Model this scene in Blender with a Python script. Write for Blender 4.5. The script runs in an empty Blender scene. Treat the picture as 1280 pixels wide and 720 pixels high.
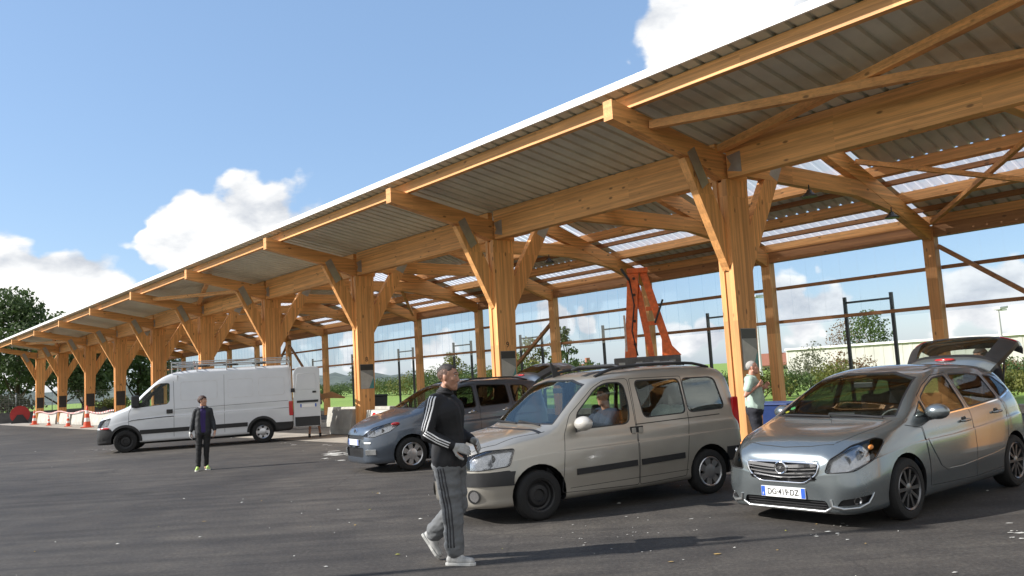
import bpy, bmesh, math, random
import numpy as np
from mathutils import Vector, Matrix, Euler
from mathutils import noise as mnoise
from mathutils.bvhtree import BVHTree

R = math.radians
random.seed(7)
scene = bpy.context.scene
COL = scene.collection
CAM_H = 1.687

# ------------------------------------------------------------------ objects
def link(o, parent=None):
    COL.objects.link(o)
    if parent is not None:
        o.parent = parent
    return o

def tag(o, label=None, cat=None, group=None, kind=None):
    if label: o['label'] = label
    if cat: o['category'] = cat
    if group: o['group'] = group
    if kind: o['kind'] = kind
    return o

def empty(name, loc=(0, 0, 0), rz=0.0, parent=None):
    o = bpy.data.objects.new(name, None)
    o.empty_display_size = 0.2
    o.location = loc
    o.rotation_euler = (0, 0, rz)
    return link(o, parent)

def kids(o):
    return [c for c in COL.objects if c.parent == o]

def copy_tree(o, parent=None):
    c = o.copy()
    COL.objects.link(c)
    c.parent = parent
    for ch in kids(o):
        copy_tree(ch, c)
    return c

def mesh_obj(name, me, parent=None, mats=()):
    for m in mats:
        me.materials.append(m)
    o = bpy.data.objects.new(name, me)
    return link(o, parent)

def from_bm(name, bm, mats, parent=None, smooth=False, sharp=None):
    me = bpy.data.meshes.new(name)
    bm.normal_update()
    bm.to_mesh(me)
    bm.free()
    if smooth:
        for p in me.polygons: p.use_smooth = True
        if sharp is not None:
            me.set_sharp_from_angle(angle=R(sharp))
    if not isinstance(mats, (list, tuple)): mats = [mats]
    return mesh_obj(name, me, parent, mats)

class MB:
    """collects solid pieces of one mesh object"""
    def __init__(s):
        s.v = []; s.f = []; s.m = []
    def add(s, vs, fs, mi=0):
        o = len(s.v)
        s.v += [tuple(v) for v in vs]
        for f in fs:
            s.f.append(tuple(i + o for i in f)); s.m.append(mi)
        return s
    def box(s, x0, x1, y0, y1, z0, z1, mi=0, M=None):
        vs = [Vector((x, y, z)) for z in (z0, z1) for y in (y0, y1) for x in (x0, x1)]
        if M is not None: vs = [M @ v for v in vs]
        s.add(vs, [(0, 2, 3, 1), (4, 5, 7, 6), (0, 1, 5, 4), (2, 6, 7, 3), (0, 4, 6, 2), (1, 3, 7, 5)], mi)
        return s
    def prism(s, poly, t0, t1, plane='xz', mi=0, M=None):
        """extrude a 2D polygon; plane xz -> along y, xy -> along z, yz -> along x"""
        n = len(poly)
        def P(a, b, t):
            v = Vector((a, t, b)) if plane == 'xz' else (Vector((a, b, t)) if plane == 'xy' else Vector((t, a, b)))
            return M @ v if M is not None else v
        vs = [P(a, b, t0) for a, b in poly] + [P(a, b, t1) for a, b in poly]
        fs = [tuple(range(n)), tuple(range(2 * n - 1, n - 1, -1))]
        fs += [(i, i + n, (i + 1) % n + n, (i + 1) % n) for i in range(n)]
        s.add(vs, fs, mi)
        return s
    def bar(s, p0, p1, w, h, mi=0, up=(0, 0, 1)):
        """square bar from p0 to p1, w wide, h high"""
        p0, p1 = Vector(p0), Vector(p1)
        x = (p1 - p0).normalized(); u = Vector(up)
        if abs(x.dot(u)) > .98: u = Vector((1, 0, 0))
        y = u.cross(x).normalized(); z = x.cross(y)
        vs = []
        for p in (p0, p1):
            for a, b in ((-1, -1), (1, -1), (1, 1), (-1, 1)):
                vs.append(p + y * a * w / 2 + z * b * h / 2)
        s.add(vs, [(3, 2, 1, 0), (4, 5, 6, 7), (0, 1, 5, 4), (1, 2, 6, 5), (2, 3, 7, 6), (3, 0, 4, 7)], mi)
        return s
    def tube(s, pts, r, n=8, mi=0, closed=False, caps=True):
        pts = [Vector(p) for p in pts]
        k = len(pts)
        rs = r if isinstance(r, (list, tuple)) else [r] * k
        rings = []
        prev = None
        for i, p in enumerate(pts):
            if closed: d = pts[(i + 1) % k] - pts[i - 1]
            else: d = pts[min(i + 1, k - 1)] - pts[max(i - 1, 0)]
            d = d.normalized() if d.length > 1e-9 else Vector((0, 0, 1))
            if prev is None:
                u = Vector((0, 0, 1)) if abs(d.z) < .9 else Vector((1, 0, 0))
            else: u = prev
            a = (u - d * u.dot(d)).normalized(); b = d.cross(a); prev = a
            rings.append([p + (a * math.cos(2 * math.pi * j / n) + b * math.sin(2 * math.pi * j / n)) * rs[i] for j in range(n)])
        vs = [v for rg in rings for v in rg]
        fs = []
        for i in range(k if closed else k - 1):
            for j in range(n):
                a = i * n + j; b = i * n + (j + 1) % n
                c = ((i + 1) % k) * n + (j + 1) % n; d = ((i + 1) % k) * n + j
                fs.append((a, b, c, d))
        if caps and not closed:
            fs.append(tuple(range(n - 1, -1, -1)))
            fs.append(tuple((k - 1) * n + j for j in range(n)))
        s.add(vs, fs, mi)
        return s
    def lathe(s, prof, n=24, mi=0, M=None, a0=0, a1=2 * math.pi):
        """profile (r, h) turned about the local z axis"""
        full = abs(a1 - a0 - 2 * math.pi) < 1e-6
        cnt = n if full else n + 1
        vs = []
        for r, h in prof:
            for j in range(cnt):
                t = a0 + (a1 - a0) * j / n
                v = Vector((r * math.cos(t), r * math.sin(t), h))
                vs.append(M @ v if M is not None else v)
        fs = []
        for i in range(len(prof) - 1):
            for j in range(n):
                a = i * cnt + j; b = i * cnt + (j + 1) % cnt
                fs.append((a, b, b + cnt, a + cnt))
        s.add(vs, fs, mi)
        return s
    def ball(s, c, r, mi=0, n=10, M=None):
        rx, ry, rz = r if isinstance(r, (list, tuple)) else (r, r, r)
        vs = []; fs = []
        m = n // 2 + 1
        for i in range(m + 1):
            th = math.pi * i / m
            for j in range(n):
                ph = 2 * math.pi * j / n
                v = Vector((rx * math.sin(th) * math.cos(ph), ry * math.sin(th) * math.sin(ph), rz * math.cos(th)))
                if M is not None: v = M @ v
                vs.append(v + Vector(c))
        for i in range(m):
            for j in range(n):
                fs.append((i * n + j, (i + 1) * n + j, (i + 1) * n + (j + 1) % n, i * n + (j + 1) % n))
        s.add(vs, fs, mi)
        return s
    def build(s, name, mats, parent=None, smooth=False, sharp=None, bevel=0):
        bm = bmesh.new()
        vs = [bm.verts.new(v) for v in s.v]
        for f, m in zip(s.f, s.m):
            if len(set(f)) < 3: continue
            try:
                fc = bm.faces.new([vs[i] for i in f]); fc.material_index = m
            except ValueError:
                pass
        bmesh.ops.remove_doubles(bm, verts=bm.verts, dist=1e-6)
        bmesh.ops.recalc_face_normals(bm, faces=bm.faces)
        o = from_bm(name, bm, mats, parent, smooth, sharp)
        if bevel:
            md = o.modifiers.new('bevel', 'BEVEL'); md.width = bevel; md.segments = 2; md.limit_method = 'ANGLE'
        return o

def text_obj(name, body, size, m, parent=None, M=None, ext=.002, align='CENTER', squeeze=1.0, bold=0.0):
    cu = bpy.data.curves.new(name, 'FONT')
    cu.body = body; cu.size = size; cu.extrude = ext; cu.align_x = align; cu.align_y = 'CENTER'
    cu.offset = bold
    to = bpy.data.objects.new(name, cu)
    COL.objects.link(to)
    dg = bpy.context.evaluated_depsgraph_get()
    me = bpy.data.meshes.new_from_object(to.evaluated_get(dg))
    bpy.data.objects.remove(to)
    for v in me.vertices: v.co.x *= squeeze
    if M is not None: me.transform(M)
    me.materials.clear()
    return mesh_obj(name, me, parent, [m])

def evaluated_mesh(o, name):
    dg = bpy.context.evaluated_depsgraph_get()
    dg.update()
    me = bpy.data.meshes.new_from_object(o.evaluated_get(dg))
    me.name = name
    return me

# ------------------------------------------------------------------ materials
def new_mat(name):
    m = bpy.data.materials.new(name); m.use_nodes = True
    nt = m.node_tree; b = nt.nodes['Principled BSDF']
    return m, nt, b

def nd(nt, t, **kw):
    n = nt.nodes.new(t)
    for k, v in kw.items():
        if k in n.inputs: n.inputs[k].default_value = v
        else: setattr(n, k, v)
    return n

def L(nt, a, b): nt.links.new(a, b)

def ramp(nt, fac, stops):
    r = nt.nodes.new('ShaderNodeValToRGB')
    e = r.color_ramp.elements
    while len(e) < len(stops): e.new(.5)
    for i, (p, c) in enumerate(stops):
        e[i].position = p; e[i].color = (*c, 1) if len(c) == 3 else c
    L(nt, fac, r.inputs['Fac'])
    return r

def rgba(c): return (c[0], c[1], c[2], 1)
def mul(c, k): return tuple(min(1, x * k) for x in c)

def mat(name, col, rough=.5, metal=0.0, var=.12, scale=6.0, bump=0.0, bscale=40.0, coat=0.0, spec=.5, coords='Object', sub=0.0):
    m, nt, b = new_mat(name)
    tc = nd(nt, 'ShaderNodeTexCoord')
    if var:
        n = nd(nt, 'ShaderNodeTexNoise', Scale=scale, Detail=5.0, Roughness=.6)
        L(nt, tc.outputs[coords], n.inputs['Vector'])
        r = ramp(nt, n.outputs['Fac'], [(.3, mul(col, 1 - var)), (.7, mul(col, 1 + var))])
        L(nt, r.outputs['Color'], b.inputs['Base Color'])
        rr = nd(nt, 'ShaderNodeMapRange'); rr.inputs['To Min'].default_value = max(0, rough * (1 - var)); rr.inputs['To Max'].default_value = min(1, rough * (1 + var))
        L(nt, n.outputs['Fac'], rr.inputs['Value']); L(nt, rr.outputs['Result'], b.inputs['Roughness'])
    else:
        b.inputs['Base Color'].default_value = rgba(col); b.inputs['Roughness'].default_value = rough
    b.inputs['Metallic'].default_value = metal
    b.inputs['Coat Weight'].default_value = coat; b.inputs['Coat Roughness'].default_value = .04
    b.inputs['Specular IOR Level'].default_value = spec
    if sub: b.inputs['Subsurface Weight'].default_value = sub; b.inputs['Subsurface Radius'].default_value = (.02, .008, .004)
    if bump:
        n2 = nd(nt, 'ShaderNodeTexNoise', Scale=bscale, Detail=4.0)
        L(nt, tc.outputs[coords], n2.inputs['Vector'])
        bp = nd(nt, 'ShaderNodeBump', Strength=bump, Distance=.02)
        L(nt, n2.outputs['Fac'], bp.inputs['Height']); L(nt, bp.outputs['Normal'], b.inputs['Normal'])
    return m

def glulam(name, axis, col=(.75, .375, .135)):
    """glued laminated timber, grain along the given axis"""
    m, nt, b = new_mat(name)
    tc = nd(nt, 'ShaderNodeTexCoord')
    sx = nd(nt, 'ShaderNodeSeparateXYZ'); L(nt, tc.outputs['Object'], sx.inputs[0])
    cx = nd(nt, 'ShaderNodeCombineXYZ')
    o = {'x': ('X', 'Y', 'Z'), 'y': ('Y', 'X', 'Z'), 'z': ('Z', 'Y', 'X')}[axis]
    for i in range(3): L(nt, sx.outputs[o[i]], cx.inputs[i])
    mp = nd(nt, 'ShaderNodeMapping'); mp.inputs['Scale'].default_value = (.35, 9, 9)
    L(nt, cx.outputs[0], mp.inputs['Vector'])
    n = nd(nt, 'ShaderNodeTexNoise', Scale=3.0, Detail=6.0, Roughness=.65, Distortion=.4)
    L(nt, mp.outputs[0], n.inputs['Vector'])
    big = nd(nt, 'ShaderNodeTexNoise', Scale=.6, Detail=2.0); L(nt, tc.outputs['Object'], big.inputs['Vector'])
    r = ramp(nt, n.outputs['Fac'], [(.25, mul(col, .68)), (.5, col), (.78, mul(col, 1.3))])
    # laminations: one tone per 4.5 cm board
    sp = nd(nt, 'ShaderNodeSeparateXYZ'); L(nt, cx.outputs[0], sp.inputs[0])
    q = nd(nt, 'ShaderNodeMath', operation='MULTIPLY'); q.inputs[1].default_value = 22.0; L(nt, sp.outputs['Z'], q.inputs[0])
    fl = nd(nt, 'ShaderNodeMath', operation='FLOOR'); L(nt, q.outputs[0], fl.inputs[0])
    cb = nd(nt, 'ShaderNodeCombineXYZ'); L(nt, fl.outputs[0], cb.inputs[2])
    xs = nd(nt, 'ShaderNodeMath', operation='MULTIPLY'); xs.inputs[1].default_value = .4; L(nt, sp.outputs['X'], xs.inputs[0])
    xf = nd(nt, 'ShaderNodeMath', operation='FLOOR'); L(nt, xs.outputs[0], xf.inputs[0]); L(nt, xf.outputs[0], cb.inputs[0])
    wn = nd(nt, 'ShaderNodeTexWhiteNoise', noise_dimensions='3D'); L(nt, cb.outputs[0], wn.inputs['Vector'])
    mr = nd(nt, 'ShaderNodeMapRange'); mr.inputs['To Min'].default_value = .80; mr.inputs['To Max'].default_value = 1.16
    L(nt, wn.outputs['Value'], mr.inputs['Value'])
    mx = nd(nt, 'ShaderNodeMix', data_type='RGBA', blend_type='MULTIPLY'); mx.inputs['Factor'].default_value = 1
    L(nt, r.outputs['Color'], mx.inputs['A'])
    cc = nd(nt, 'ShaderNodeCombineColor')
    for i in range(3): L(nt, mr.outputs['Result'], cc.inputs[i])
    L(nt, cc.outputs[0], mx.inputs['B'])
    # knots
    mp2 = nd(nt, 'ShaderNodeMapping'); mp2.inputs['Scale'].default_value = (2.2, 5, 5); L(nt, cx.outputs[0], mp2.inputs['Vector'])
    vo = nd(nt, 'ShaderNodeTexVoronoi', Scale=1.0, Randomness=1.0); L(nt, mp2.outputs[0], vo.inputs['Vector'])
    kr = ramp(nt, vo.outputs['Distance'], [(.09, (1, 1, 1)), (.16, (0, 0, 0))])
    vs = nd(nt, 'ShaderNodeSeparateColor'); L(nt, vo.outputs['Color'], vs.inputs[0])
    th = nd(nt, 'ShaderNodeMath', operation='GREATER_THAN'); th.inputs[1].default_value = .35; L(nt, vs.outputs[0], th.inputs[0])
    km = nd(nt, 'ShaderNodeMath', operation='MULTIPLY'); L(nt, kr.outputs['Color'], km.inputs[0]); L(nt, th.outputs[0], km.inputs[1])
    km2 = nd(nt, 'ShaderNodeMath', operation='MULTIPLY'); L(nt, km.outputs[0], km2.inputs[0]); km2.inputs[1].default_value = .8
    mk = nd(nt, 'ShaderNodeMix', data_type='RGBA'); L(nt, km2.outputs[0], mk.inputs['Factor'])
    L(nt, mx.outputs['Result'], mk.inputs['A']); mk.inputs['B'].default_value = rgba(mul(col, .22))
    mz = nd(nt, 'ShaderNodeMix', data_type='RGBA', blend_type='MULTIPLY'); mz.inputs['Factor'].default_value = .3
    bg = ramp(nt, big.outputs['Fac'], [(.35, (.72, .68, .62)), (.65, (1, 1, 1))])
    L(nt, mk.outputs['Result'], mz.inputs['A']); L(nt, bg.outputs['Color'], mz.inputs['B'])
    oi = nd(nt, 'ShaderNodeObjectInfo')
    orr_ = ramp(nt, oi.outputs['Random'], [(0, (.86, .81, .76)), (.35, (1.0, .97, .93)), (.7, (.95, .95, .96)), (1, (1.08, 1.08, 1.04))])
    mo = nd(nt, 'ShaderNodeMix', data_type='RGBA', blend_type='MULTIPLY'); mo.inputs['Factor'].default_value = 1
    L(nt, mz.outputs['Result'], mo.inputs['A']); L(nt, orr_.outputs[0], mo.inputs['B'])
    # weather streaks and water marks
    mp3 = nd(nt, 'ShaderNodeMapping'); mp3.inputs['Scale'].default_value = (.5, 3.5, 3.5); L(nt, cx.outputs[0], mp3.inputs['Vector'])
    wsn = nd(nt, 'ShaderNodeTexNoise', Scale=1.4, Detail=6.0, Roughness=.7); L(nt, mp3.outputs[0], wsn.inputs['Vector'])
    wsr = ramp(nt, wsn.outputs['Fac'], [(.58, (1, 1, 1)), (.75, (.62, .58, .55))])
    mw = nd(nt, 'ShaderNodeMix', data_type='RGBA', blend_type='MULTIPLY'); mw.inputs['Factor'].default_value = .6
    L(nt, mo.outputs['Result'], mw.inputs['A']); L(nt, wsr.outputs[0], mw.inputs['B'])
    L(nt, mw.outputs['Result'], b.inputs['Base Color'])
    b.inputs['Roughness'].default_value = .62
    bp = nd(nt, 'ShaderNodeBump', Strength=.15, Distance=.01); L(nt, n.outputs['Fac'], bp.inputs['Height']); L(nt, bp.outputs['Normal'], b.inputs['Normal'])
    return m

def thin_glass(name, tint=(.8, .85, .85), gloss=1.0, rough=0.0, body=0.0, bodycol=(.9, .9, .9)):
    """clear sheet: tinted see-through plus mirror by angle, plus an optional milky share"""
    m, nt, b = new_mat(name); nt.nodes.remove(b)
    out = nt.nodes['Material Output']
    tr = nd(nt, 'ShaderNodeBsdfTransparent'); tr.inputs['Color'].default_value = rgba(tint)
    gl = nd(nt, 'ShaderNodeBsdfGlossy'); gl.inputs['Roughness'].default_value = rough
    fr = nd(nt, 'ShaderNodeFresnel'); fr.inputs['IOR'].default_value = 1.52
    fm = nd(nt, 'ShaderNodeMath', operation='MULTIPLY', use_clamp=True); fm.inputs[1].default_value = gloss
    L(nt, fr.outputs[0], fm.inputs[0])
    base = tr.outputs[0]
    if body:
        tl = nd(nt, 'ShaderNodeBsdfTranslucent'); tl.inputs['Color'].default_value = rgba(bodycol)
        df = nd(nt, 'ShaderNodeBsdfDiffuse'); df.inputs['Color'].default_value = rgba(bodycol)
        m1 = nd(nt, 'ShaderNodeMixShader'); m1.inputs[0].default_value = .12
        L(nt, tl.outputs[0], m1.inputs[1]); L(nt, df.outputs[0], m1.inputs[2])
        m2 = nd(nt, 'ShaderNodeMixShader'); m2.inputs[0].default_value = body
        L(nt, base, m2.inputs[1]); L(nt, m1.outputs[0], m2.inputs[2]); base = m2.outputs[0]
    mx = nd(nt, 'ShaderNodeMixShader'); L(nt, fm.outputs[0], mx.inputs[0]); L(nt, base, mx.inputs[1]); L(nt, gl.outputs[0], mx.inputs[2])
    L(nt, mx.outputs[0], out.inputs['Surface'])
    return m

def asphalt_mat():
    m, nt, b = new_mat('asphalt')
    tc = nd(nt, 'ShaderNodeTexCoord')
    def noise_(sc, det=6.0, ro=.65, dist=0.0, vec=None):
        n = nd(nt, 'ShaderNodeTexNoise', Scale=sc, Detail=det, Roughness=ro, Distortion=dist); L(nt, vec or tc.outputs['Object'], n.inputs['Vector']); return n.outputs['Fac']
    def mixn(a, b_, fac, mode='MULTIPLY'):
        x = nd(nt, 'ShaderNodeMix', data_type='RGBA', blend_type=mode)
        if isinstance(fac, (int, float)): x.inputs['Factor'].default_value = fac
        else: L(nt, fac, x.inputs['Factor'])
        L(nt, a, x.inputs['A'])
        if isinstance(b_, tuple): x.inputs['B'].default_value = b_
        else: L(nt, b_, x.inputs['B'])
        return x.outputs['Result']
    def scaled(fac, k):
        q = nd(nt, 'ShaderNodeMath', operation='MULTIPLY'); L(nt, fac, q.inputs[0]); q.inputs[1].default_value = k; return q.outputs[0]
    fine = noise_(70, 5, .8); agg = noise_(24, 8, .82); mid = noise_(1.7, 8, .7); big = noise_(.13, 5, .6, .8)
    col = ramp(nt, agg, [(.28, (.026, .0235, .0212)), (.5, (.054, .0490, .0447)), (.66, (.090, .082, .0745)), (.78, (.19, .174, .158))]).outputs[0]
    col = mixn(col, ramp(nt, fine, [(.3, (.62, .62, .62)), (.7, (1.45, 1.45, 1.45))]).outputs[0], .8)
    col = mixn(col, ramp(nt, mid, [(.33, (.74, .74, .76)), (.68, (1.22, 1.21, 1.18))]).outputs[0], 1)
    col = mixn(col, ramp(nt, big, [(.36, (.70, .70, .72)), (.5, (1, 1, 1)), (.66, (1.45, 1.42, 1.36))]).outputs[0], 1)
    # sweeping tyre arcs: stretched noise along the driving direction
    mp = nd(nt, 'ShaderNodeMapping'); mp.inputs['Rotation'].default_value = (0, 0, -.35); mp.inputs['Scale'].default_value = (.06, 1.4, 1); L(nt, tc.outputs['Object'], mp.inputs['Vector'])
    ty = noise_(2.2, 6, .6, .5, mp.outputs[0])
    col = mixn(col, ramp(nt, ty, [(.40, (.80, .80, .80)), (.52, (1.02, 1.02, 1.02)), (.68, (1.25, 1.24, 1.2))]).outputs[0], .9)
    # pale dusty scuffs and spilt plaster
    mp2 = nd(nt, 'ShaderNodeMapping'); mp2.inputs['Rotation'].default_value = (0, 0, .4); mp2.inputs['Scale'].default_value = (.45, 1.5, 1); L(nt, tc.outputs['Object'], mp2.inputs['Vector'])
    sc = noise_(2.4, 10, .78, 0, mp2.outputs[0])
    col = mixn(col, (.22, .21, .19, 1), scaled(ramp(nt, sc, [(.64, (0, 0, 0)), (.78, (1, 1, 1))]).outputs[0], .6), 'MIX')
    # cracks
    vo = nd(nt, 'ShaderNodeTexVoronoi', Scale=.33, feature='DISTANCE_TO_EDGE')
    wv = nd(nt, 'ShaderNodeMix', data_type='RGBA', blend_type='LINEAR_LIGHT'); wv.inputs['Factor'].default_value = .12
    nv = nd(nt, 'ShaderNodeTexNoise', Scale=2.5, Detail=5.0); L(nt, tc.outputs['Object'], nv.inputs['Vector'])
    L(nt, tc.outputs['Object'], wv.inputs['A']); L(nt, nv.outputs['Color'], wv.inputs['B']); L(nt, wv.outputs['Result'], vo.inputs['Vector'])
    ck = ramp(nt, vo.outputs['Distance'], [(.0015, (1, 1, 1)), (.006, (0, 0, 0))]).outputs[0]
    cg = ramp(nt, big, [(.47, (0, 0, 0)), (.56, (1, 1, 1))]).outputs[0]
    cm_ = nd(nt, 'ShaderNodeMath', operation='MULTIPLY'); L(nt, ck, cm_.inputs[0]); L(nt, cg, cm_.inputs[1])
    col = mixn(col, (.014, .013, .013, 1), scaled(cm_.outputs[0], .35), 'MIX')
    # oil spots
    v2 = nd(nt, 'ShaderNodeTexVoronoi', Scale=.5); L(nt, tc.outputs['Object'], v2.inputs['Vector'])
    vm = nd(nt, 'ShaderNodeMath', operation='MULTIPLY'); L(nt, ramp(nt, v2.outputs['Distance'], [(.05, (1, 1, 1)), (.2, (0, 0, 0))]).outputs[0], vm.inputs[0]); L(nt, mid, vm.inputs[1])
    col = mixn(col, (.014, .0135, .013, 1), vm.outputs[0], 'MIX')
    L(nt, col, b.inputs['Base Color'])
    rr = nd(nt, 'ShaderNodeMapRange'); rr.inputs['To Min'].default_value = .68; rr.inputs['To Max'].default_value = .95
    L(nt, mid, rr.inputs['Value']); L(nt, rr.outputs[0], b.inputs['Roughness'])
    b.inputs['Specular IOR Level'].default_value = .3
    bp = nd(nt, 'ShaderNodeBump', Strength=.6, Distance=.012); L(nt, agg, bp.inputs['Height']); L(nt, bp.outputs['Normal'], b.inputs['Normal'])
    return m

def grass_mat(name, c0, c1, scale=.5):
    m, nt, b = new_mat(name)
    tc = nd(nt, 'ShaderNodeTexCoord')
    n = nd(nt, 'ShaderNodeTexNoise', Scale=scale, Detail=8.0, Roughness=.7); L(nt, tc.outputs['Object'], n.inputs['Vector'])
    n2 = nd(nt, 'ShaderNodeTexNoise', Scale=scale * 30, Detail=6.0, Roughness=.8); L(nt, tc.outputs['Object'], n2.inputs['Vector'])
    r = ramp(nt, n.outputs['Fac'], [(.3, c0), (.7, c1)])
    r2 = ramp(nt, n2.outputs['Fac'], [(.3, (.6, .6, .6)), (.7, (1.3, 1.3, 1.2))])
    mx = nd(nt, 'ShaderNodeMix', data_type='RGBA', blend_type='MULTIPLY'); mx.inputs['Factor'].default_value = 1
    L(nt, r.outputs[0], mx.inputs['A']); L(nt, r2.outputs[0], mx.inputs['B']); L(nt, mx.outputs['Result'], b.inputs['Base Color'])
    b.inputs['Roughness'].default_value = .9
    bp = nd(nt, 'ShaderNodeBump', Strength=.8, Distance=.05); L(nt, n2.outputs['Fac'], bp.inputs['Height']); L(nt, bp.outputs['Normal'], b.inputs['Normal'])
    return m

def leaf_mat(name, c0, c1, scale=1.2):
    m, nt, b = new_mat(name)
    tc = nd(nt, 'ShaderNodeTexCoord')
    n = nd(nt, 'ShaderNodeTexNoise', Scale=scale, Detail=4.0, Roughness=.8); L(nt, tc.outputs['Object'], n.inputs['Vector'])
    r = ramp(nt, n.outputs['Fac'], [(.3, c0), (.7, c1)])
    L(nt, r.outputs[0], b.inputs['Base Color']); b.inputs['Roughness'].default_value = .65
    tl = nd(nt, 'ShaderNodeBsdfTranslucent'); L(nt, r.outputs[0], tl.inputs['Color'])
    mx = nd(nt, 'ShaderNodeMixShader'); mx.inputs[0].default_value = .3
    out = nt.nodes['Material Output']
    L(nt, b.outputs[0], mx.inputs[1]); L(nt, tl.outputs[0], mx.inputs[2]); L(nt, mx.outputs[0], out.inputs['Surface'])
    return m

def paint(name, col, metal=.55, rough=.32, flake=.06):
    m, nt, b = new_mat(name)
    tc = nd(nt, 'ShaderNodeTexCoord')
    n = nd(nt, 'ShaderNodeTexNoise', Scale=2.2, Detail=6.0, Roughness=.6); L(nt, tc.outputs['Object'], n.inputs['Vector'])
    r = ramp(nt, n.outputs['Fac'], [(.3, mul(col, 1 - flake)), (.7, mul(col, 1 + flake))])
    # road dirt towards the sills
    L(nt, r.outputs[0], b.inputs['Base Color'])
    rr = nd(nt, 'ShaderNodeMapRange'); rr.inputs['To Min'].default_value = rough * .8; rr.inputs['To Max'].default_value = rough * 1.3
    L(nt, n.outputs['Fac'], rr.inputs['Value']); L(nt, rr.outputs[0], b.inputs['Roughness'])
    b.inputs['Metallic'].default_value = metal
    b.inputs['Coat Weight'].default_value = 1.0
    cr = nd(nt, 'ShaderNodeMapRange'); cr.inputs['To Min'].default_value = .02; cr.inputs['To Max'].default_value = .14
    L(nt, n.outputs['Fac'], cr.inputs['Value']); L(nt, cr.outputs[0], b.inputs['Coat Roughness'])
    return m

W_X = glulam('glulam_across', 'x'); W_Y = glulam('glulam_along', 'y'); W_Z = glulam('glulam_upright', 'z')
W_DARK = glulam('sawn_timber_brown', 'y', (.33, .15, .055))
STEEL = mat('galvanised_steel', (.42, .42, .41), .45, .8)
DARKSTEEL = mat('dark_painted_steel', (.025, .027, .03), .45, .2)
RUSTSTEEL = mat('brown_wall_rail', (.16, .09, .055), .6)
WHITE = mat('white_trim', (.82, .82, .80), .45)
DECK = mat('roof_sheet_grey', (.61, .60, .49), .5, .15, scale=1.5)
CONC = mat('concrete', (.40, .38, .34), .85, scale=3, var=.25, bump=.3)
CONC_W = mat('pale_concrete', (.40, .385, .345), .85, scale=2.5, var=.2, bump=.3)
SKYL = thin_glass('clear_roof_sheet', (.92, .94, .97), .4, .15, body=.75, bodycol=(.97, .97, .98))
PANEL = thin_glass('clear_wall_sheet', (.84, .885, .93), .12, .05, body=.02, bodycol=(.85, .9, .97))
BLACKP = mat('black_plastic', (.014, .014, .015), .5, var=.2)
RUBBER = mat('tyre_rubber', (.011, .011, .011), .85, bump=.3, bscale=60)
CHROME = mat('chrome', (.85, .85, .86), .08, 1.0, var=0)
ALU = mat('wheel_alloy', (.52, .52, .53), .3, .9, var=.1)
CABIN = mat('cabin_dark_trim', (.022, .022, .024), .75)
SEATM = mat('seat_fabric', (.045, .045, .05), .9)
GLASS = thin_glass('car_glass', (.86, .90, .88), .32)
GLASS_D = thin_glass('privacy_glass', (.52, .54, .54), .5)
LENS = thin_glass('lamp_lens', (.93, .94, .95), 1.2)
RED = mat('red_lamp', (.45, .012, .015), .15, coat=1, var=.1)
ORANGE = mat('orange_machine_paint', (.80, .15, .03), .45, var=.3, scale=7)

# ------------------------------------------------------------------ camera
PITCH, ROLL, FPX = .1033, .0584, 1050.0
F = Vector((0, math.cos(PITCH), math.sin(PITCH))); RT = Vector((1, 0, 0)); UP = RT.cross(F)
R2 = RT * math.cos(ROLL) - UP * math.sin(ROLL); U2 = UP * math.cos(ROLL) + RT * math.sin(ROLL)
cam_d = bpy.data.cameras.new('camera'); cam = bpy.data.objects.new('camera', cam_d); COL.objects.link(cam)
Mc = Matrix((R2, U2, -F)).transposed().to_4x4(); Mc.translation = (0, 0, CAM_H)
cam.matrix_world = Mc
cam_d.sensor_width = 36; cam_d.lens = FPX / 1280 * 36; cam_d.clip_end = 6000; cam_d.clip_start = .05
cam_d.dof.use_dof = False
scene.camera = cam

def ray(px, py):
    return F * FPX + R2 * (px - 640) - U2 * (py - 360)
def ground_at(px, py, z=0.0):
    d = ray(px, py); t = (z - CAM_H) / d.z
    return Vector((0, 0, CAM_H)) + d * t
def at_depth(px, py, dep):
    d = ray(px, py)
    return Vector((0, 0, CAM_H)) + d * (dep / FPX)

# ------------------------------------------------------------------ light
SUN_EL = R(33.5); SHADOW_AZ = R(8.0)
to_sun = Vector((-math.cos(SUN_EL) * math.cos(SHADOW_AZ), -math.cos(SUN_EL) * math.sin(SHADOW_AZ), math.sin(SUN_EL)))
sd = bpy.data.lights.new('sun', 'SUN'); so = bpy.data.objects.new('sun', sd); COL.objects.link(so)
sd.energy = 4.8; sd.angle = R(.55); sd.color = (1.0, .955, .89)
so.rotation_euler = to_sun.to_track_quat('Z', 'Y').to_euler()
so.location = (0, 0, 60)

w = bpy.data.worlds.new('World'); scene.world = w; w.use_nodes = True
nt = w.node_tree; bgn = nt.nodes['Background']
sky = nd(nt, 'ShaderNodeTexSky'); sky.sky_type = 'NISHITA'; sky.sun_disc = False
sky.sun_elevation = SUN_EL
sky.sun_rotation = math.atan2(to_sun.x, to_sun.y)
sky.air_density = 1.0; sky.dust_density = .6; sky.ozone_density = 1.2
tc = nd(nt, 'ShaderNodeTexCoord')
WOB = nd(nt, 'ShaderNodeTexNoise', Scale=7.0, Detail=4.0, Roughness=.6); L(nt, tc.outputs['Generated'], WOB.inputs['Vector'])
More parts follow.
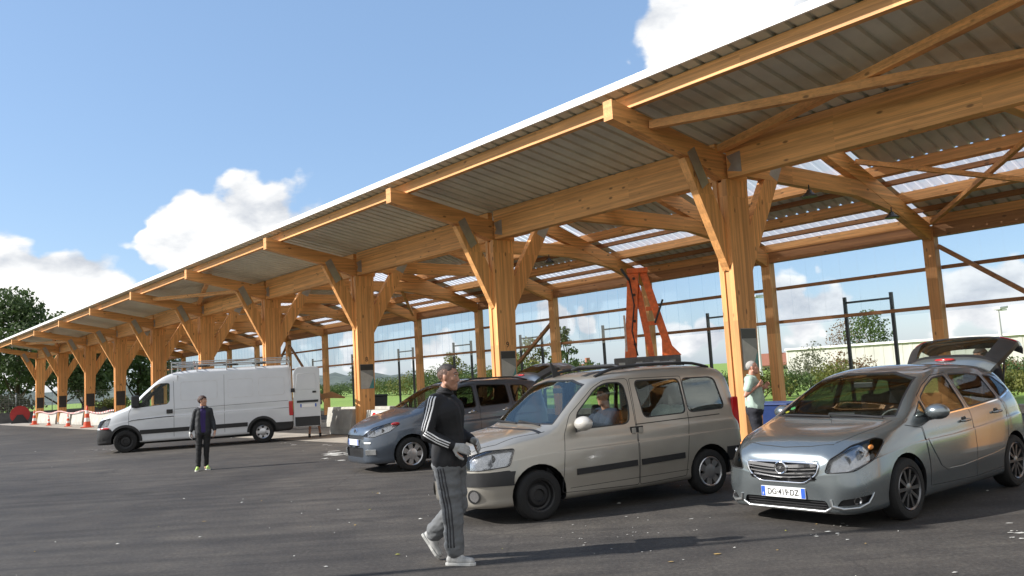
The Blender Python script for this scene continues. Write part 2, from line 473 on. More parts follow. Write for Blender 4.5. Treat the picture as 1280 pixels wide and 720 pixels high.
# clouds: white masses set by direction, ragged by noise
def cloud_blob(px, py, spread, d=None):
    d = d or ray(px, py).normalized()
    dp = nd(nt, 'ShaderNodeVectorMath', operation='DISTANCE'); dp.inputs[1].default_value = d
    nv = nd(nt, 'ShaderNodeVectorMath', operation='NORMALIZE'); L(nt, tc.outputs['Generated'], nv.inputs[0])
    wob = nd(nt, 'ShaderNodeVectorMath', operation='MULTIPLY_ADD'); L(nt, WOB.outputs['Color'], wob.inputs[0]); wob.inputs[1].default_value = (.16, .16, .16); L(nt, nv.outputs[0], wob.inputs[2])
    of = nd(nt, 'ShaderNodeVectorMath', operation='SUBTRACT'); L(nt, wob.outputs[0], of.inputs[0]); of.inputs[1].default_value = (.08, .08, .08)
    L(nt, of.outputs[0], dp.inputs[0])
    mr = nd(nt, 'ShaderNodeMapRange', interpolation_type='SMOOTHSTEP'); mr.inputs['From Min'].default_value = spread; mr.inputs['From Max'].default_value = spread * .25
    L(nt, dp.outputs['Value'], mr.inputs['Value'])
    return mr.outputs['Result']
# clouds given by direction are out of view, added to brighten shaded faces
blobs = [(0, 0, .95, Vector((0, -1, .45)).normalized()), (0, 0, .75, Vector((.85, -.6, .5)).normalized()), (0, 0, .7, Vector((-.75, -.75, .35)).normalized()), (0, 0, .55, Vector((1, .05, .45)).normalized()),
         (-10, 385, .13), (85, 360, .085), (25, 345, .07), (245, 300, .075), (190, 300, .04), (310, 290, .09), (350, 330, .12), (160, 400, .06),
         (850, 20, .085), (930, 30, .075), (1000, -10, .08), (1000, 385, .06), (1035, 372, .05), (690, 405, .045), (735, 398, .03), (850, 425, .05), (890, 418, .04), (560, 430, .04), (1230, 372, .07), (1290, 360, .06), (450, 440, .05)]
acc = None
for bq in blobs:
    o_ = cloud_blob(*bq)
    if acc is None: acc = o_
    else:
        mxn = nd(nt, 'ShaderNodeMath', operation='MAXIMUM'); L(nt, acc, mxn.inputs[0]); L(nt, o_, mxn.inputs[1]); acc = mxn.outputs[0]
mpn = nd(nt, 'ShaderNodeMapping'); mpn.inputs['Scale'].default_value = (1, 1, 1.7); L(nt, tc.outputs['Generated'], mpn.inputs['Vector'])
cn = nd(nt, 'ShaderNodeTexNoise', Scale=11.0, Detail=9.0, Roughness=.56, Distortion=.15); L(nt, mpn.outputs[0], cn.inputs['Vector'])
cn2 = nd(nt, 'ShaderNodeTexNoise', Scale=3.0, Detail=6.0, Roughness=.55); L(nt, mpn.outputs[0], cn2.inputs['Vector'])
s1 = nd(nt, 'ShaderNodeMath', operation='MULTIPLY_ADD'); L(nt, cn.outputs['Fac'], s1.inputs[0]); s1.inputs[1].default_value = .9
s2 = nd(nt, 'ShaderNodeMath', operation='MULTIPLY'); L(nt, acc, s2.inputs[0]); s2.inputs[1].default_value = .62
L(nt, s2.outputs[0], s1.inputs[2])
# a thin general cover as well
s3 = nd(nt, 'ShaderNodeMath', operation='MULTIPLY_ADD'); L(nt, cn2.outputs['Fac'], s3.inputs[0]); s3.inputs[1].default_value = .35; L(nt, s1.outputs[0], s3.inputs[2])
cov = nd(nt, 'ShaderNodeMapRange', interpolation_type='SMOOTHSTEP'); cov.inputs['From Min'].default_value = .84; cov.inputs['From Max'].default_value = 1.03
L(nt, s3.outputs[0], cov.inputs['Value'])
shade = ramp(nt, cn.outputs['Fac'], [(.34, (4.6, 4.9, 5.4)), (.48, (7.0, 7.1, 7.2)), (.62, (8.8, 8.7, 8.4))])
CLOUD_COL = shade
haze = nd(nt, 'ShaderNodeMix', data_type='RGBA'); haze.inputs['Factor'].default_value = .28
L(nt, sky.outputs[0], haze.inputs['A']); haze.inputs['B'].default_value = (4.0, 6.6, 11.0, 1)
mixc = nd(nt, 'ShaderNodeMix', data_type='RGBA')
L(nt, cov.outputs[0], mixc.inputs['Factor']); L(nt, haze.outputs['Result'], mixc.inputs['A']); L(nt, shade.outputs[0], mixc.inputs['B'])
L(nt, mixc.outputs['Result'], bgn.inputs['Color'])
bgn.inputs['Strength'].default_value = .09

vs_ = scene.view_settings
scene.display_settings.display_device = 'sRGB'
vs_.view_transform = 'Standard'; vs_.look = 'None'; vs_.exposure = 0.62; vs_.gamma = 1.0; vs_.use_curve_mapping = False
scene.cycles.use_denoising = True
scene.cycles.max_bounces = 8; scene.cycles.transparent_max_bounces = 24
scene.cycles.sample_clamp_indirect = 6.0
# ------------------------------------------------------------------ the timber shelter
TH = .6894; S_ORG = Vector((4.321, 16.662, 0)); BAY = 7.602; PB = BAY * 2 / 3; WD = 9.109
UX = Vector((math.cos(TH), math.sin(TH), 0)); DY = Vector((-math.sin(TH), math.cos(TH), 0))
def sh(a, t, z=0): return S_ORG + UX * a + DY * t + Vector((0, 0, z))
def tcol(n):
    if n <= 7: return n * BAY
    return 7 * BAY + (n - 7) * BAY * 1.13

# --- ground sheets
gm = MB(); gm.add([(-3000, -3000, -.008), (3000, -3000, -.008), (3000, 3000, -.008), (-3000, 3000, -.008)], [(0, 1, 2, 3)])
MEADOW = grass_mat('meadow_grass', (.15, .25, .035), (.24, .34, .06), .08)
tag(gm.build('ground', [MEADOW]), kind='structure')
ASPH = asphalt_mat()
am = MB(); pts = [sh(-60, -60), sh(WD + .2, -60), sh(WD + .2, 90), sh(-60, 90)]
am.add([(p.x, p.y, 0) for p in pts], [(0, 1, 2, 3)])
tag(am.build('asphalt_yard', [ASPH]), kind='structure')
CONC_GROUND = mat('concrete_apron', (.33, .30, .255), .9, scale=1.2, var=.3, bump=.3)
cm = MB(); pts = [sh(-2.1, 7.9), sh(-.2, 7.9), sh(-.2, 84), sh(-2.1, 84)]
cm.add([(p.x, p.y, .004) for p in pts], [(0, 1, 2, 3)])
tag(cm.build('concrete_apron', [CONC_GROUND]), kind='structure')

root = empty('timber_shelter', S_ORG, TH)
tag(root, 'long open timber shelter on glulam columns with struts, sheet roof and clear back wall', 'shelter')
Z_DECK = lambda a: 6.66 - .19 * (a + 2.6)
N0, N1 = -2, 9
CT = .17
colm = arm_o = None
BOARD_D = mat('dark_sign_board', (.035, .03, .028), .4)
BOARD_G = mat('grey_sign_board', (.23, .23, .22), .4)
BOARD_L = mat('light_sign_board', (.42, .41, .38), .4)
BOARD_T = mat('teal_sign_board', (.07, .25, .24), .4)
INK = mat('black_lettering', (.012, .012, .012), .5, var=0)
for n in range(N0, N1 + 1):
    t = tcol(n)
    m = MB()
    prof = [(-.05, 0), (.47, 0), (.50, .7), (.60, 3.55), (.66, 5.34), (-.05, 5.34)]
    # two outer plies with a recessed core: the strut sits in the slot
    m.prism(prof, t - CT, t - .06); m.prism(prof, t + .06, t + CT)
    m.prism([(-.02, 0), (.44, 0), (.47, .7), (.57, 3.55), (.63, 5.3), (-.02, 5.3)], t - .06, t + .06)
    c = m.build('column', [W_Z], root)
    if n > 0:
        nb = 10 - n
        MT = Matrix.Translation((.26, t - CT - .002, 2.5)) @ Euler((R(90), 0, 0)).to_matrix().to_4x4()
        text_obj('number', str(nb), .22, INK, c, MT, .001)
    if n >= 0:
        # information board on the yard-side face of the column
        y = t - CT - .002
        bo = MB()
        if n <= 4:
            bo.box(.0, .50, y - .012, y, 1.52, 2.34, 0)
            sg = bo.build('sign_board', [BOARD_G], c)
            q = MB().prism([(.01, 2.14), (.49, 2.14), (.49, 2.33), (.01, 2.33)], y - .015, y - .0121)
            q.build('heading', [BOARD_D], sg)
            q = MB().prism([(.01, 1.53), (.30, 1.53), (.49, 1.9), (.01, 2.13)], y - .015, y - .0121)
            q.build('light_field', [BOARD_L], sg)
            q = MB().prism([(.31, 1.53), (.49, 1.53), (.49, 1.89)], y - .015, y - .0121)
            q.build('teal_field', [BOARD_T], sg)
        else:
            bo.box(.0, .50, y - .012, y, 1.25, 2.12, 0)
            bo.build('sign_board', [BOARD_D], c)
    # cantilever arm
    ap = [(-3.14, 6.12), (-1.12, 5.70), (-.052, 5.345), (.76, 5.345), (.76, 5.745), (0, 5.885), (-3.14, 6.485)]
    MB().prism(ap, t - .11, t + .11).build('cantilever_arm', [W_X], root)
    # front strut (with steel plate) and rear strut
    st = MB().prism([(-.052, 3.5), (-1.18, 5.66), (-.98, 5.68), (-.62, 5.53), (-.052, 4.42)], t - .085, t + .085).build('strut', [W_Z], root)
    for sgn in (-1, 1):
        MB().prism([(-1.12, 5.76), (-.90, 5.90), (-.54, 5.22), (-.75, 5.08)], t + sgn * .112, t + sgn * .118).build('connector_plate', [STEEL], st)
    st = MB().prism([(.585, 3.30), (.625, 4.25), (1.65, 5.84), (2.12, 5.84)], t - .085, t + .085).build('strut', [W_Z], root)
    MB().prism([(1.72, 5.83), (2.10, 5.83), (1.90, 5.50), (1.62, 5.62)], t - .092, t - .087).build('connector_plate', [STEEL], st)
    # anchor shoe under the column
    MB().box(-.08, .52, t - .2, t + .2, 0, .16).build('steel_shoe', [STEEL], c)

for n in range(N0, N1):
    t0, t1 = tcol(n), tcol(n + 1)
    # main beam with the wall purlin above, butted between the columns
    b = MB().box(.02, .24, t0 + CT + .002, t1 - CT - .002, 5.35, 5.885).build('longitudinal_beam', [W_Y], root)
    for (a, bb) in ((t0 + CT + .01, t0 + CT + .34), (t1 - CT - .34, t1 - CT - .01)):
        MB().prism([(a, 5.42), (bb, 5.5), (bb - .1, 5.62), (bb, 5.8), (a, 5.84)], .013, .018, 'yz').build('connector_plate', [STEEL], b)
    MB().box(.06, .20, t0 + .115, t1 - .115, 5.888, Z_DECK(.13) - .002).build('purlin', [W_Y], root)
    MB().box(-2.66, -2.52, t0 + .0, t1 - .002, 6.40, Z_DECK(-2.6) - .004).build('purlin', [W_Y], root)
    # rear carrying beam on the rear struts
    MB().box(1.62, 1.84, t0, t1 - .002, 5.86, 6.22).build('longitudinal_beam', [W_Y], root)

# timber X-bracing in three bays of the canopy
for n in (-1, 3, 7):
    t0, t1 = tcol(n), tcol(n + 1)
    zc = lambda a: 5.93 - .17 * a
    MB().bar((-2.15, t0 + .13, zc(-2.15)), (-.1, t1 - .13, zc(-.1)), .15, .15).build('brace', [W_Y], root)
    MB().bar((-.1, t0 + .13, zc(-.1) - .155), (-2.15, t1 - .13, zc(-2.15) - .155), .15, .15).build('brace', [W_Y], root)

def ribbed(a0, z0, a1, z1, t0, t1, pitch=.34, rib=.055, rw=.05, th=.012, single=False):
    """profiled sheet running down the slope from (a0,z0) to (a1,z1)"""
    prof = []
    k = max(1, round((t1 - t0) / pitch)); p = (t1 - t0) / k
    for i in range(k):
        y = t0 + i * p
        prof += [(y, 0), (y + p - 2 * rw, 0), (y + p - 1.6 * rw, rib), (y + p - .4 * rw, rib)]
    prof.append((t1, 0))
    vs = []; fs = []; q = len(prof)
    for (a, z) in ((a0, z0), (a1, z1)):
        for h in (0, th):
            vs += [(a, y, z + dz + h) for y, dz in prof]
    if single:
        return MB().add([(a, y, z + dz) for (a, z) in ((a0, z0), (a1, z1)) for y, dz in prof], [(i, i + 1, q + i + 1, q + i) for i in range(q - 1)])
    for i in range(q - 1):
        fs += [(i, i + 1, 2 * q + i + 1, 2 * q + i), (q + i, 3 * q + i, 3 * q + i + 1, q + i + 1), (i, q + i, q + i + 1, i + 1), (2 * q + i, 2 * q + i + 1, 3 * q + i + 1, 3 * q + i)]
    fs += [(0, 2 * q, 3 * q, q), (q - 1, 2 * q - 1, 4 * q - 1, 3 * q - 1)]
    return MB().add(vs, fs)

TL0, TL1 = tcol(N0), tcol(N1) + .6
for n in range(N0, N1):
    t0, t1 = tcol(n), tcol(n + 1) + (.6 if n == N1 - 1 else 0)
    ribbed(-2.92, Z_DECK(-2.92), .42, Z_DECK(.42), t0, t1 - .004).build('roof_sheet', [DECK], root)
MB().box(-2.975, -2.925, TL0, TL1, Z_DECK(-2.92) - .03, Z_DECK(-2.92) + .11).build('fascia', [WHITE], root)

# rear roof
SL = .356
ZR = lambda a: 5.11 + SL * (8.76 - a)          # top of the rafters
RA0, RA1 = .55, 9.75
k0 = math.floor(TL0 / PB) + 1; k1 = 13
for k in range(k0, k1 + 1):
    t = k * PB
    # rafter and the tie under it
    MB().prism([(.6, ZR(.6) - .46), (4.3, 6.22), (5.7, 5.80), (7.2, 5.26), (8.915, 4.60), (8.915, ZR(8.915)), (.6, ZR(.6))], t - .1, t + .1).build('rafter', [W_X], root)
    MB().prism([(.25, 5.50), (5.3, 5.50), (7.15, 5.22), (8.905, 4.602), (8.905, 4.9), (6.9, 5.55), (5.4, 5.90), (.25, 5.90)], t - .09, t + .09).build('tie_beam', [W_X], root)
    MB().box(8.92, 9.19, t - .15, t + .15, 0, 5.0).build('post', [W_Z], root)
    MB().prism([(.6, 5.902), (.8, 5.902), (.8, ZR(.8) - .47), (.6, ZR(.6) - .47)], t - .08, t + .08).build('post', [W_Z], root)
RIM = MB()
for k in range(k0, k1):
    t0, t1 = k * PB, (k + 1) * PB
    for a, hh in ((.72, .26), (2.0, .26), (3.35, .26), (4.8, .26), (6.2, .26), (7.65, .26)):
        MB().prism([(a - .06, ZR(a - .06) + .004), (a + .06, ZR(a + .06) + .004), (a + .06, ZR(a + .06) + hh), (a - .06, ZR(a - .06) + hh)], t0, t1 - .002).build('purlin', [W_Y], root)
    for a in (6.93, 8.5):
        MB().prism([(a - .03, ZR(a - .03) + .14), (a + .03, ZR(a + .03) + .14), (a + .03, ZR(a + .03) + .26), (a - .03, ZR(a - .03) + .26)], t0, t1 - .002).build('batten', [W_DARK], root)
    MB().box(8.93, 9.13, t0 + .152, t1 - .152, 4.70, 5.04).build('wall_plate', [W_DARK], root)
    MB().prism([(8.99, 5.05), (9.12, 5.05), (9.12, ZR(9.12) + .26), (8.99, ZR(8.99) + .26)], t0, t1 - .002).build('purlin', [W_Y], root)
    z = lambda a: ZR(a) + .265
    even = (k % 2 == 0)
    cuts = [(.4, 3.3, 0), (3.3, 4.75, 0), (4.75, 6.2, 1), (6.2, 7.62, 0), (7.62, RA1, 1)] if even else [(.4, 3.3, 0), (3.3, 4.75, 1), (4.75, 6.2, 0), (6.2, 7.62, 1), (7.62, RA1, 0)]
    for a0, a1, s in cuts:
        ribbed(a0, z(a0), a1 - .003, z(a1 - .003), t0, t1 - .004, pitch=.28 if s else .34, rib=.022 if s else .055, single=bool(s)).build('skylight_sheet' if s else 'roof_sheet', [SKYL if s else DECK], root)
    # clerestory between the two roofs
    MB().box(.46, .475, t0 + .01, t1 - .01, Z_DECK(.45) + .08, ZR(.46) + .25).build('clerestory_sheet', [SKYL], root)
    # back wall rails and clear sheets
    for zr in (3.84, 2.80):
        MB().box(9.19, 9.26, t0 + .152, t1 - .152, zr, zr + .1).build('wall_rail', [W_DARK], root)
    pp = []
    kk = 9
    for i in range(kk):
        y = t0 + .02 + i * (PB - .04) / kk; d = (PB - .04) / kk
        pp += [(y, 9.29), (y + d * .94, 9.29), (y + d * .96, 9.315), (y + d * .985, 9.315)]
    pp.append((t1 - .02, 9.29))
    m = MB(); q = len(pp)
    m.add([(x, y, zz) for zz in (2.72, 4.98) for y, x in pp], [(i, i + 1, q + i + 1, q + i) for i in range(q - 1)])
    wp = m.build('wall_sheet', [PANEL], root)
MB().box(9.3, 9.55, TL0, k1 * PB, 0, .22).build('wall_kerb', [CONC], root)
# diagonal bracing
def br(name, a0, b0, z0, a1, b1, z1, w=.09, m=W_Y):
    MB().bar((a0, b0 * PB, z0), (a1, b1 * PB, z1), w, w).build(name, [m], root)
br('brace', 9.03, -.04, 4.45, 9.03, -.96, 1.0, .11, W_DARK)
br('brace', 9.03, 3.03, 3.7, 9.03, 3.94, .6, .12, W_DARK)
br('brace', 9.03, 8.04, 4.4, 9.03, 8.94, .8, .11, W_DARK)
br('brace', 9.03, 7.96, 4.4, 9.03, 7.06, .8, .11, W_DARK)
zb_ = lambda a: ZR(a) - .12
br('brace', 8.6, -.06, zb_(8.6), 4.9, -.94, zb_(4.9), .11)
br('brace', 4.9, -.06, zb_(4.9) - .12, 8.6, -.94, zb_(8.6) - .12, .11)
br('brace', 8.6, 4.06, zb_(8.6), 4.9, 4.94, zb_(4.9), .11)
br('brace', 4.9, 4.06, zb_(4.9) - .12, 8.6, 4.94, zb_(8.6) - .12, .11)

# small floodlights hung from the ties
LAMPC = mat('lamp_housing', (.03, .03, .032), .4)
def floodlight(a, t, z, label):
    e = empty('floodlight', sh(a, t, z), TH)
    tag(e, label, 'floodlight', 'floodlights hung under the tie beams')
    m = MB().lathe([(.02, 0), (.05, 0), (.07, -.05), (.17, -.13), (.17, -.16), (0, -.15)], 16)
    m.build('lamp_shade', [LAMPC], e, True, 40)
    MB().tube([(0, 0, 0), (0, 0, .12)], .015).build('bracket', [LAMPC], e)
floodlight(2.9, -.22, 5.38, 'dark bell floodlight under the tie beam nearest the yard at upper right')
floodlight(6.6, -.22, 5.18, 'dark bell floodlight lower down the same tie beam beside the back post')
floodlight(4.2, PB * 2 - .22, 5.38, 'small dark floodlight under the tie beam above the orange machine')

# tall black goal frames outside the back wall
def gantry(k):
    e = empty('loading_gate', sh(WD + .55, (k + .44) * PB), TH)
    y = .14 * PB
    for s in (-1, 1):
        MB().box(-.042, .042, s * y - .042, s * y + .042, 0, 3.42).build('post', [DARKSTEEL], e)
    MB().box(-.025, .025, -y + .05, y - .05, 3.22, 3.28).build('crossbar', [DARKSTEEL], e)
    return e
GL = {-1: 'black steel gate frame at the right edge behind the clear wall', 0: 'black steel gate frame before the white industrial hall', 1: 'black steel gate frame left of the big column above the older man',
      2: 'black steel gate frame partly behind the orange machine', 3: 'black steel gate frame right of the column numbered 9 behind the raised dark tailgate', 4: 'black steel gate frame behind the head of the striped jacket man',
      5: 'black steel gate frame on the lawn right of the column numbered 8', 6: 'black steel gate frame beside the open van door', 7: 'black steel gate frame above the rear end of the white van', 8: 'black steel gate frame behind the middle of the van roof rack'}
for k, lb in GL.items():
    tag(gantry(k), lb, 'gate frame', 'black gate frames behind the shelter wall')
# ------------------------------------------------------------------ vehicles: body skin from section curves, openings cut along a view direction
def pchip(pts):
    xs = [p[0] for p in pts]; ys = [p[1] for p in pts]; n = len(xs)
    h = [xs[i + 1] - xs[i] for i in range(n - 1)]; dl = [(ys[i + 1] - ys[i]) / h[i] for i in range(n - 1)]
    m = [dl[0]] + [0] * (n - 2) + [dl[-1]]
    for i in range(1, n - 1):
        if dl[i - 1] * dl[i] > 0:
            w1 = 2 * h[i] + h[i - 1]; w2 = h[i] + 2 * h[i - 1]
            m[i] = (w1 + w2) / (w1 / dl[i - 1] + w2 / dl[i])
    def f(x):
        if x <= xs[0]: return ys[0]
        if x >= xs[-1]: return ys[-1]
        i = 0
        while x > xs[i + 1]: i += 1
        t = (x - xs[i]) / h[i]
        return (ys[i] * (1 + 2 * t) * (1 - t) ** 2 + m[i] * h[i] * t * (1 - t) ** 2 + ys[i + 1] * t * t * (3 - 2 * t) + m[i + 1] * h[i] * t * t * (t - 1))
    return f

def catmull(P, nsub):
    out = []
    n = len(P)
    for i in range(n - 1):
        p0 = P[max(i - 1, 0)]; p1 = P[i]; p2 = P[i + 1]; p3 = P[min(i + 2, n - 1)]
        for k in range(nsub):
            t = k / nsub
            out.append(tuple(.5 * ((2 * b) + (-a + c) * t + (2 * a - 5 * b + 4 * c - d) * t * t + (-a + 3 * b - 3 * c + d) * t ** 3) for a, b, c, d in zip(p0, p1, p2, p3)))
    out.append(P[-1])
    return out

def skin(sp, step=.07, nsub=4):
    C = {k: pchip(v) for k, v in sp.items() if isinstance(v, list) and k in ('zt', 'zb', 'ym', 'yl', 'zl', 'yr', 'zr')}
    x0, x1 = sp['zt'][0][0], sp['zt'][-1][0]
    xs = []
    n = int((x1 - x0) / step)
    for i in range(n + 1): xs.append(x0 + (x1 - x0) * i / n)
    for q in (.006, .014, .024, .036, .05, .085, .11): xs += [x0 + q, x1 - q]
    xs = sorted(set(round(x, 4) for x in xs))
    zmid = sp.get('zmid', .42); tuck = sp.get('tuck', .05); bul = sp.get('bulge', .012); crown = sp.get('crown', .62)
    bm = bmesh.new(); rings = []
    for x in xs:
        zt, zb, ym, yl, zl, yr, zr = (C[k](x) for k in ('zt', 'zb', 'ym', 'yl', 'zl', 'yr', 'zr'))
        zl = max(zl, zb + .05); zt = max(zt, zr + .002)
        zm = zb + (zl - zb) * zmid
        sw = sp.get('swage', .007) * min(1, max(0, (x - .25) / .35)) * min(1, max(0, (x1 - .25 - x) / .4))
        P = [(0, zb), (max(ym - .22, ym * .6), zb), (ym - tuck, zb + .02), (ym - tuck * .35, zb + (zm - zb) * .45), (ym, zm), (ym - (ym - yl) * .22 + sw, zm + (zl - zm) * .50), (ym - (ym - yl) * .30 - sw * .9, zm + (zl - zm) * .50 + .035), (ym - (ym - yl) * .55 - sw * .3, zm + (zl - zm) * .80), (yl, zl),
             ((yl + yr) / 2 + bul, (zl + zr) / 2), (yr, zr), (yr * .82, zr + (zt - zr) * crown), (yr * .45, zr + (zt - zr) * (.5 + crown / 2 + .08)), (0, zt)]
        half = catmull(P, nsub)
        ring = [bm.verts.new((x, -y, z)) for y, z in half]
        ring += [bm.verts.new((x, y, z)) for y, z in reversed(half[1:-1])]
        rings.append(ring)
    m = len(rings[0])
    for a, b in zip(rings, rings[1:]):
        for j in range(m):
            bm.faces.new((a[j], a[(j + 1) % m], b[(j + 1) % m], b[j]))
    for ring, sg in ((rings[0], -1), (rings[-1], 1)):
        c = sum((v.co for v in ring), Vector()) / m
        prev = ring
        for s, dx in ((.8, .006), (.5, .012), (.22, .015)):
            nr = [bm.verts.new((v.co.x + sg * dx, v.co.y * s, c.z + (v.co.z - c.z) * s)) for v in ring]
            for j in range(m): bm.faces.new((prev[j], prev[(j + 1) % m], nr[(j + 1) % m], nr[j]))
            prev = nr
        vc = bm.verts.new((ring[0].co.x + sg * .016, 0, c.z))
        for j in range(m): bm.faces.new((prev[j], prev[(j + 1) % m], vc))
    bmesh.ops.recalc_face_normals(bm, faces=bm.faces)
    return bm

def inside(poly, s, z):
    r = False; n = len(poly); j = n - 1
    for i in range(n):
        a, b = poly[i], poly[j]
        if (a[1] > z) != (b[1] > z) and s < (b[0] - a[0]) * (z - a[1]) / (b[1] - a[1]) + a[0]: r = not r
        j = i
    return r

def round_poly(P, r, k=4):
    """2D polygon with rounded corners"""
    out = []; n = len(P)
    for i in range(n):
        a, b, c = Vector(P[i - 1]), Vector(P[i]), Vector(P[(i + 1) % n])
        u = (a - b); v = (c - b); d = min(r, u.length * .45, v.length * .45)
        p, q = b + u.normalized() * d, b + v.normalized() * d
        for j in range(k + 1):
            t = j / k
            out.append(tuple(p * (1 - t) ** 2 + b * 2 * t * (1 - t) + q * t * t))
    return out

class Cutter:
    """knife polygons through part of a skin and lift the pieces out"""
    def __init__(s, bm): s.bm = bm
    def frame(s, view):
        if view == 'top': return Vector((1, 0, 0)), Vector((0, 1, 0))
        if view == 'side': return Vector((1, 0, 0)), Vector((0, 0, 1))
        if view == 'front': return Vector((0, 1, 0)), Vector((0, 0, 1))
        a = R(view)                      # 0 = front ... 90 = left side
        return Vector((math.sin(a), -math.cos(a), 0)), Vector((0, 0, 1))
    def mark(s, poly, view, region):
        e, up = s.frame(view)
        bm = s.bm
        a0, a1 = min(p[0] for p in poly) - .01, max(p[0] for p in poly) + .01
        b0, b1 = min(p[1] for p in poly) - .01, max(p[1] for p in poly) + .01
        bm.normal_update()
        faces = []
        for f in bm.faces:
            c = f.calc_center_median()
            if not region(c, f.normal): continue
            ss = [v.co.dot(e) for v in f.verts]; zz = [v.co.dot(up) for v in f.verts]
            if max(ss) < a0 or min(ss) > a1 or max(zz) < b0 or min(zz) > b1: continue
            faces.append(f)
        n = len(poly)
        for i in range(n):
            p, q = poly[i], poly[(i + 1) % n]
            d = (q[0] - p[0], q[1] - p[1])
            if math.hypot(*d) < 1e-6: continue
            no = (e * d[1] - up * d[0]).normalized(); co = e * p[0] + up * p[1]
            fs = [f for f in faces if f.is_valid]
            # only faces near this edge
            near = []; rest = []
            l0, l1 = min(p[0], q[0]) - .002, max(p[0], q[0]) + .002; h0, h1 = min(p[1], q[1]) - .002, max(p[1], q[1]) + .002
            for f in fs:
                ss = [v.co.dot(e) for v in f.verts]; zz = [v.co.dot(up) for v in f.verts]
                (rest if (max(ss) < l0 or min(ss) > l1 or max(zz) < h0 or min(zz) > h1) else near).append(f)
            if not near: continue
            geom = list({v for f in near for v in f.verts}) + list({ed for f in near for ed in f.edges}) + near
            r = bmesh.ops.bisect_plane(bm, geom=geom, dist=1e-5, plane_co=co, plane_no=no)
            faces = rest + [g for g in r['geom'] if isinstance(g, bmesh.types.BMFace)]
        out = []
        for f in faces:
            if not f.is_valid: continue
            c = f.calc_center_median()
            if inside(poly, c.dot(e), c.dot(up)): out.append(f)
        return out
    def lift(s, faces, push=0.0, keep=False):
        """copy faces into a new bmesh (pushed inwards), remove them from the skin"""
        nb = bmesh.new(); mp = {}
        s.bm.normal_update()
        for f in faces:
            for v in f.verts:
                if v not in mp: mp[v] = nb.verts.new(v.co - v.normal * push)
        for f in faces:
            try: nb.faces.new([mp[v] for v in f.verts])
            except ValueError: pass
        if not keep: bmesh.ops.delete(s.bm, geom=faces, context='FACES')
        nb.normal_update()
        return nb
    def take(s, poly, view, region, push=0.0, keep=False):
        return s.lift(s.mark(poly, view, region), push, keep)

def clean(bm):
    bmesh.ops.remove_doubles(bm, verts=bm.verts, dist=.0009)
    bmesh.ops.dissolve_degenerate(bm, edges=bm.edges, dist=.0006)
    bad = [f for f in bm.faces if f.calc_area() < 2e-7]
    if bad: bmesh.ops.delete(bm, geom=bad, context='FACES_ONLY')
    bmesh.ops.triangulate(bm, faces=[f for f in bm.faces if len(f.verts) > 4])
    bm.normal_update()

def thick(bm, th, inner=0, rim=1):
    """give a skin real thickness inwards, with its own rim faces"""
    bm.normal_update()
    vs = list(bm.verts); fs = list(bm.faces)
    bnd = [(e.verts[0], e.verts[1], e.link_faces[0]) for e in bm.edges if e.is_boundary]
    mp = {v: bm.verts.new(v.co - v.normal * th) for v in vs}
    for f in fs:
        try:
            g = bm.faces.new([mp[v] for v in reversed(f.verts)]); g.material_index = inner
        except ValueError: pass
    for a, b, f in bnd:
        # keep the winding of the outer face
        k = [v for v in f.verts]; i = k.index(a)
        if k[(i + 1) % len(k)] is not b: a, b = b, a
        try:
            g = bm.faces.new((b, a, mp[a], mp[b])); g.material_index = rim
        except ValueError: pass
    return bm

def mirror_poly(poly, view):
    if view in ('side', 'top'): return poly
    return [(-a, b) for a, b in poly]

LEFT = lambda c, n: c.y < -.05 and n.y < -.12
RIGHT = lambda c, n: c.y > .05 and n.y > .12
FRONT = lambda c, n: n.x < -.18
BACK = lambda c, n: n.x > .25

def bvh_of(bm):
    return BVHTree.FromBMesh(bm)

def surf(bvh, view, a, b):
    """point on the skin seen from the left / right / front / top / back"""
    o, d = {'side': (Vector((a, -5, b)), Vector((0, 1, 0))), 'right': (Vector((a, 5, b)), Vector((0, -1, 0))),
            'front': (Vector((-5, a, b)), Vector((1, 0, 0))), 'top': (Vector((a, b, 5)), Vector((0, 0, -1))), 'back': (Vector((9, a, b)), Vector((-1, 0, 0)))}[view]
    h = bvh.ray_cast(o, d)
    return (h[0], h[1]) if h[0] is not None else (None, None)

def ribbon(bvh, view, path, w, name, m, parent, lift=.002, step=.04, mb=None):
    """a thin strip laid on the skin along a 2D path (door shuts, trim)"""
    pts = []
    for p, q in zip(path, path[1:]):
        n = max(1, int(math.hypot(q[0] - p[0], q[1] - p[1]) / step))
        for i in range(n): pts.append((p[0] + (q[0] - p[0]) * i / n, p[1] + (q[1] - p[1]) * i / n))
    pts.append(path[-1])
    own = mb is None
    mb = mb or MB()
    hits = []
    for i, p in enumerate(pts):
        d = Vector(pts[min(i + 1, len(pts) - 1)]) - Vector(pts[max(i - 1, 0)])
        d = d.normalized() if d.length else Vector((1, 0))
        nn = Vector((-d.y, d.x)) * w / 2
        A, na = surf(bvh, view, p[0] + nn.x, p[1] + nn.y); B, nb = surf(bvh, view, p[0] - nn.x, p[1] - nn.y)
        if A is None or B is None:
            if len(hits) > 1: _strip(mb, hits)
            hits = []; continue
        hits.append((A, B, (na + nb).normalized()))
    if len(hits) > 1: _strip(mb, hits, lift)
    if own: return mb.build(name, [m], parent, True, 40)

def _strip(mb, hits, lift=.002):
    vs = []
    for A, B, n in hits: vs += [A + n * lift, B + n * lift, B - n * .004, A - n * .004]
    fs = []
    k = len(hits)
    for i in range(k - 1):
        for j in range(4):
            a = i * 4 + j; b = i * 4 + (j + 1) % 4
            fs.append((a, b, b + 4, a + 4))
    fs += [(3, 2, 1, 0), tuple((k - 1) * 4 + j for j in range(4))]
    mb.add(vs, fs)

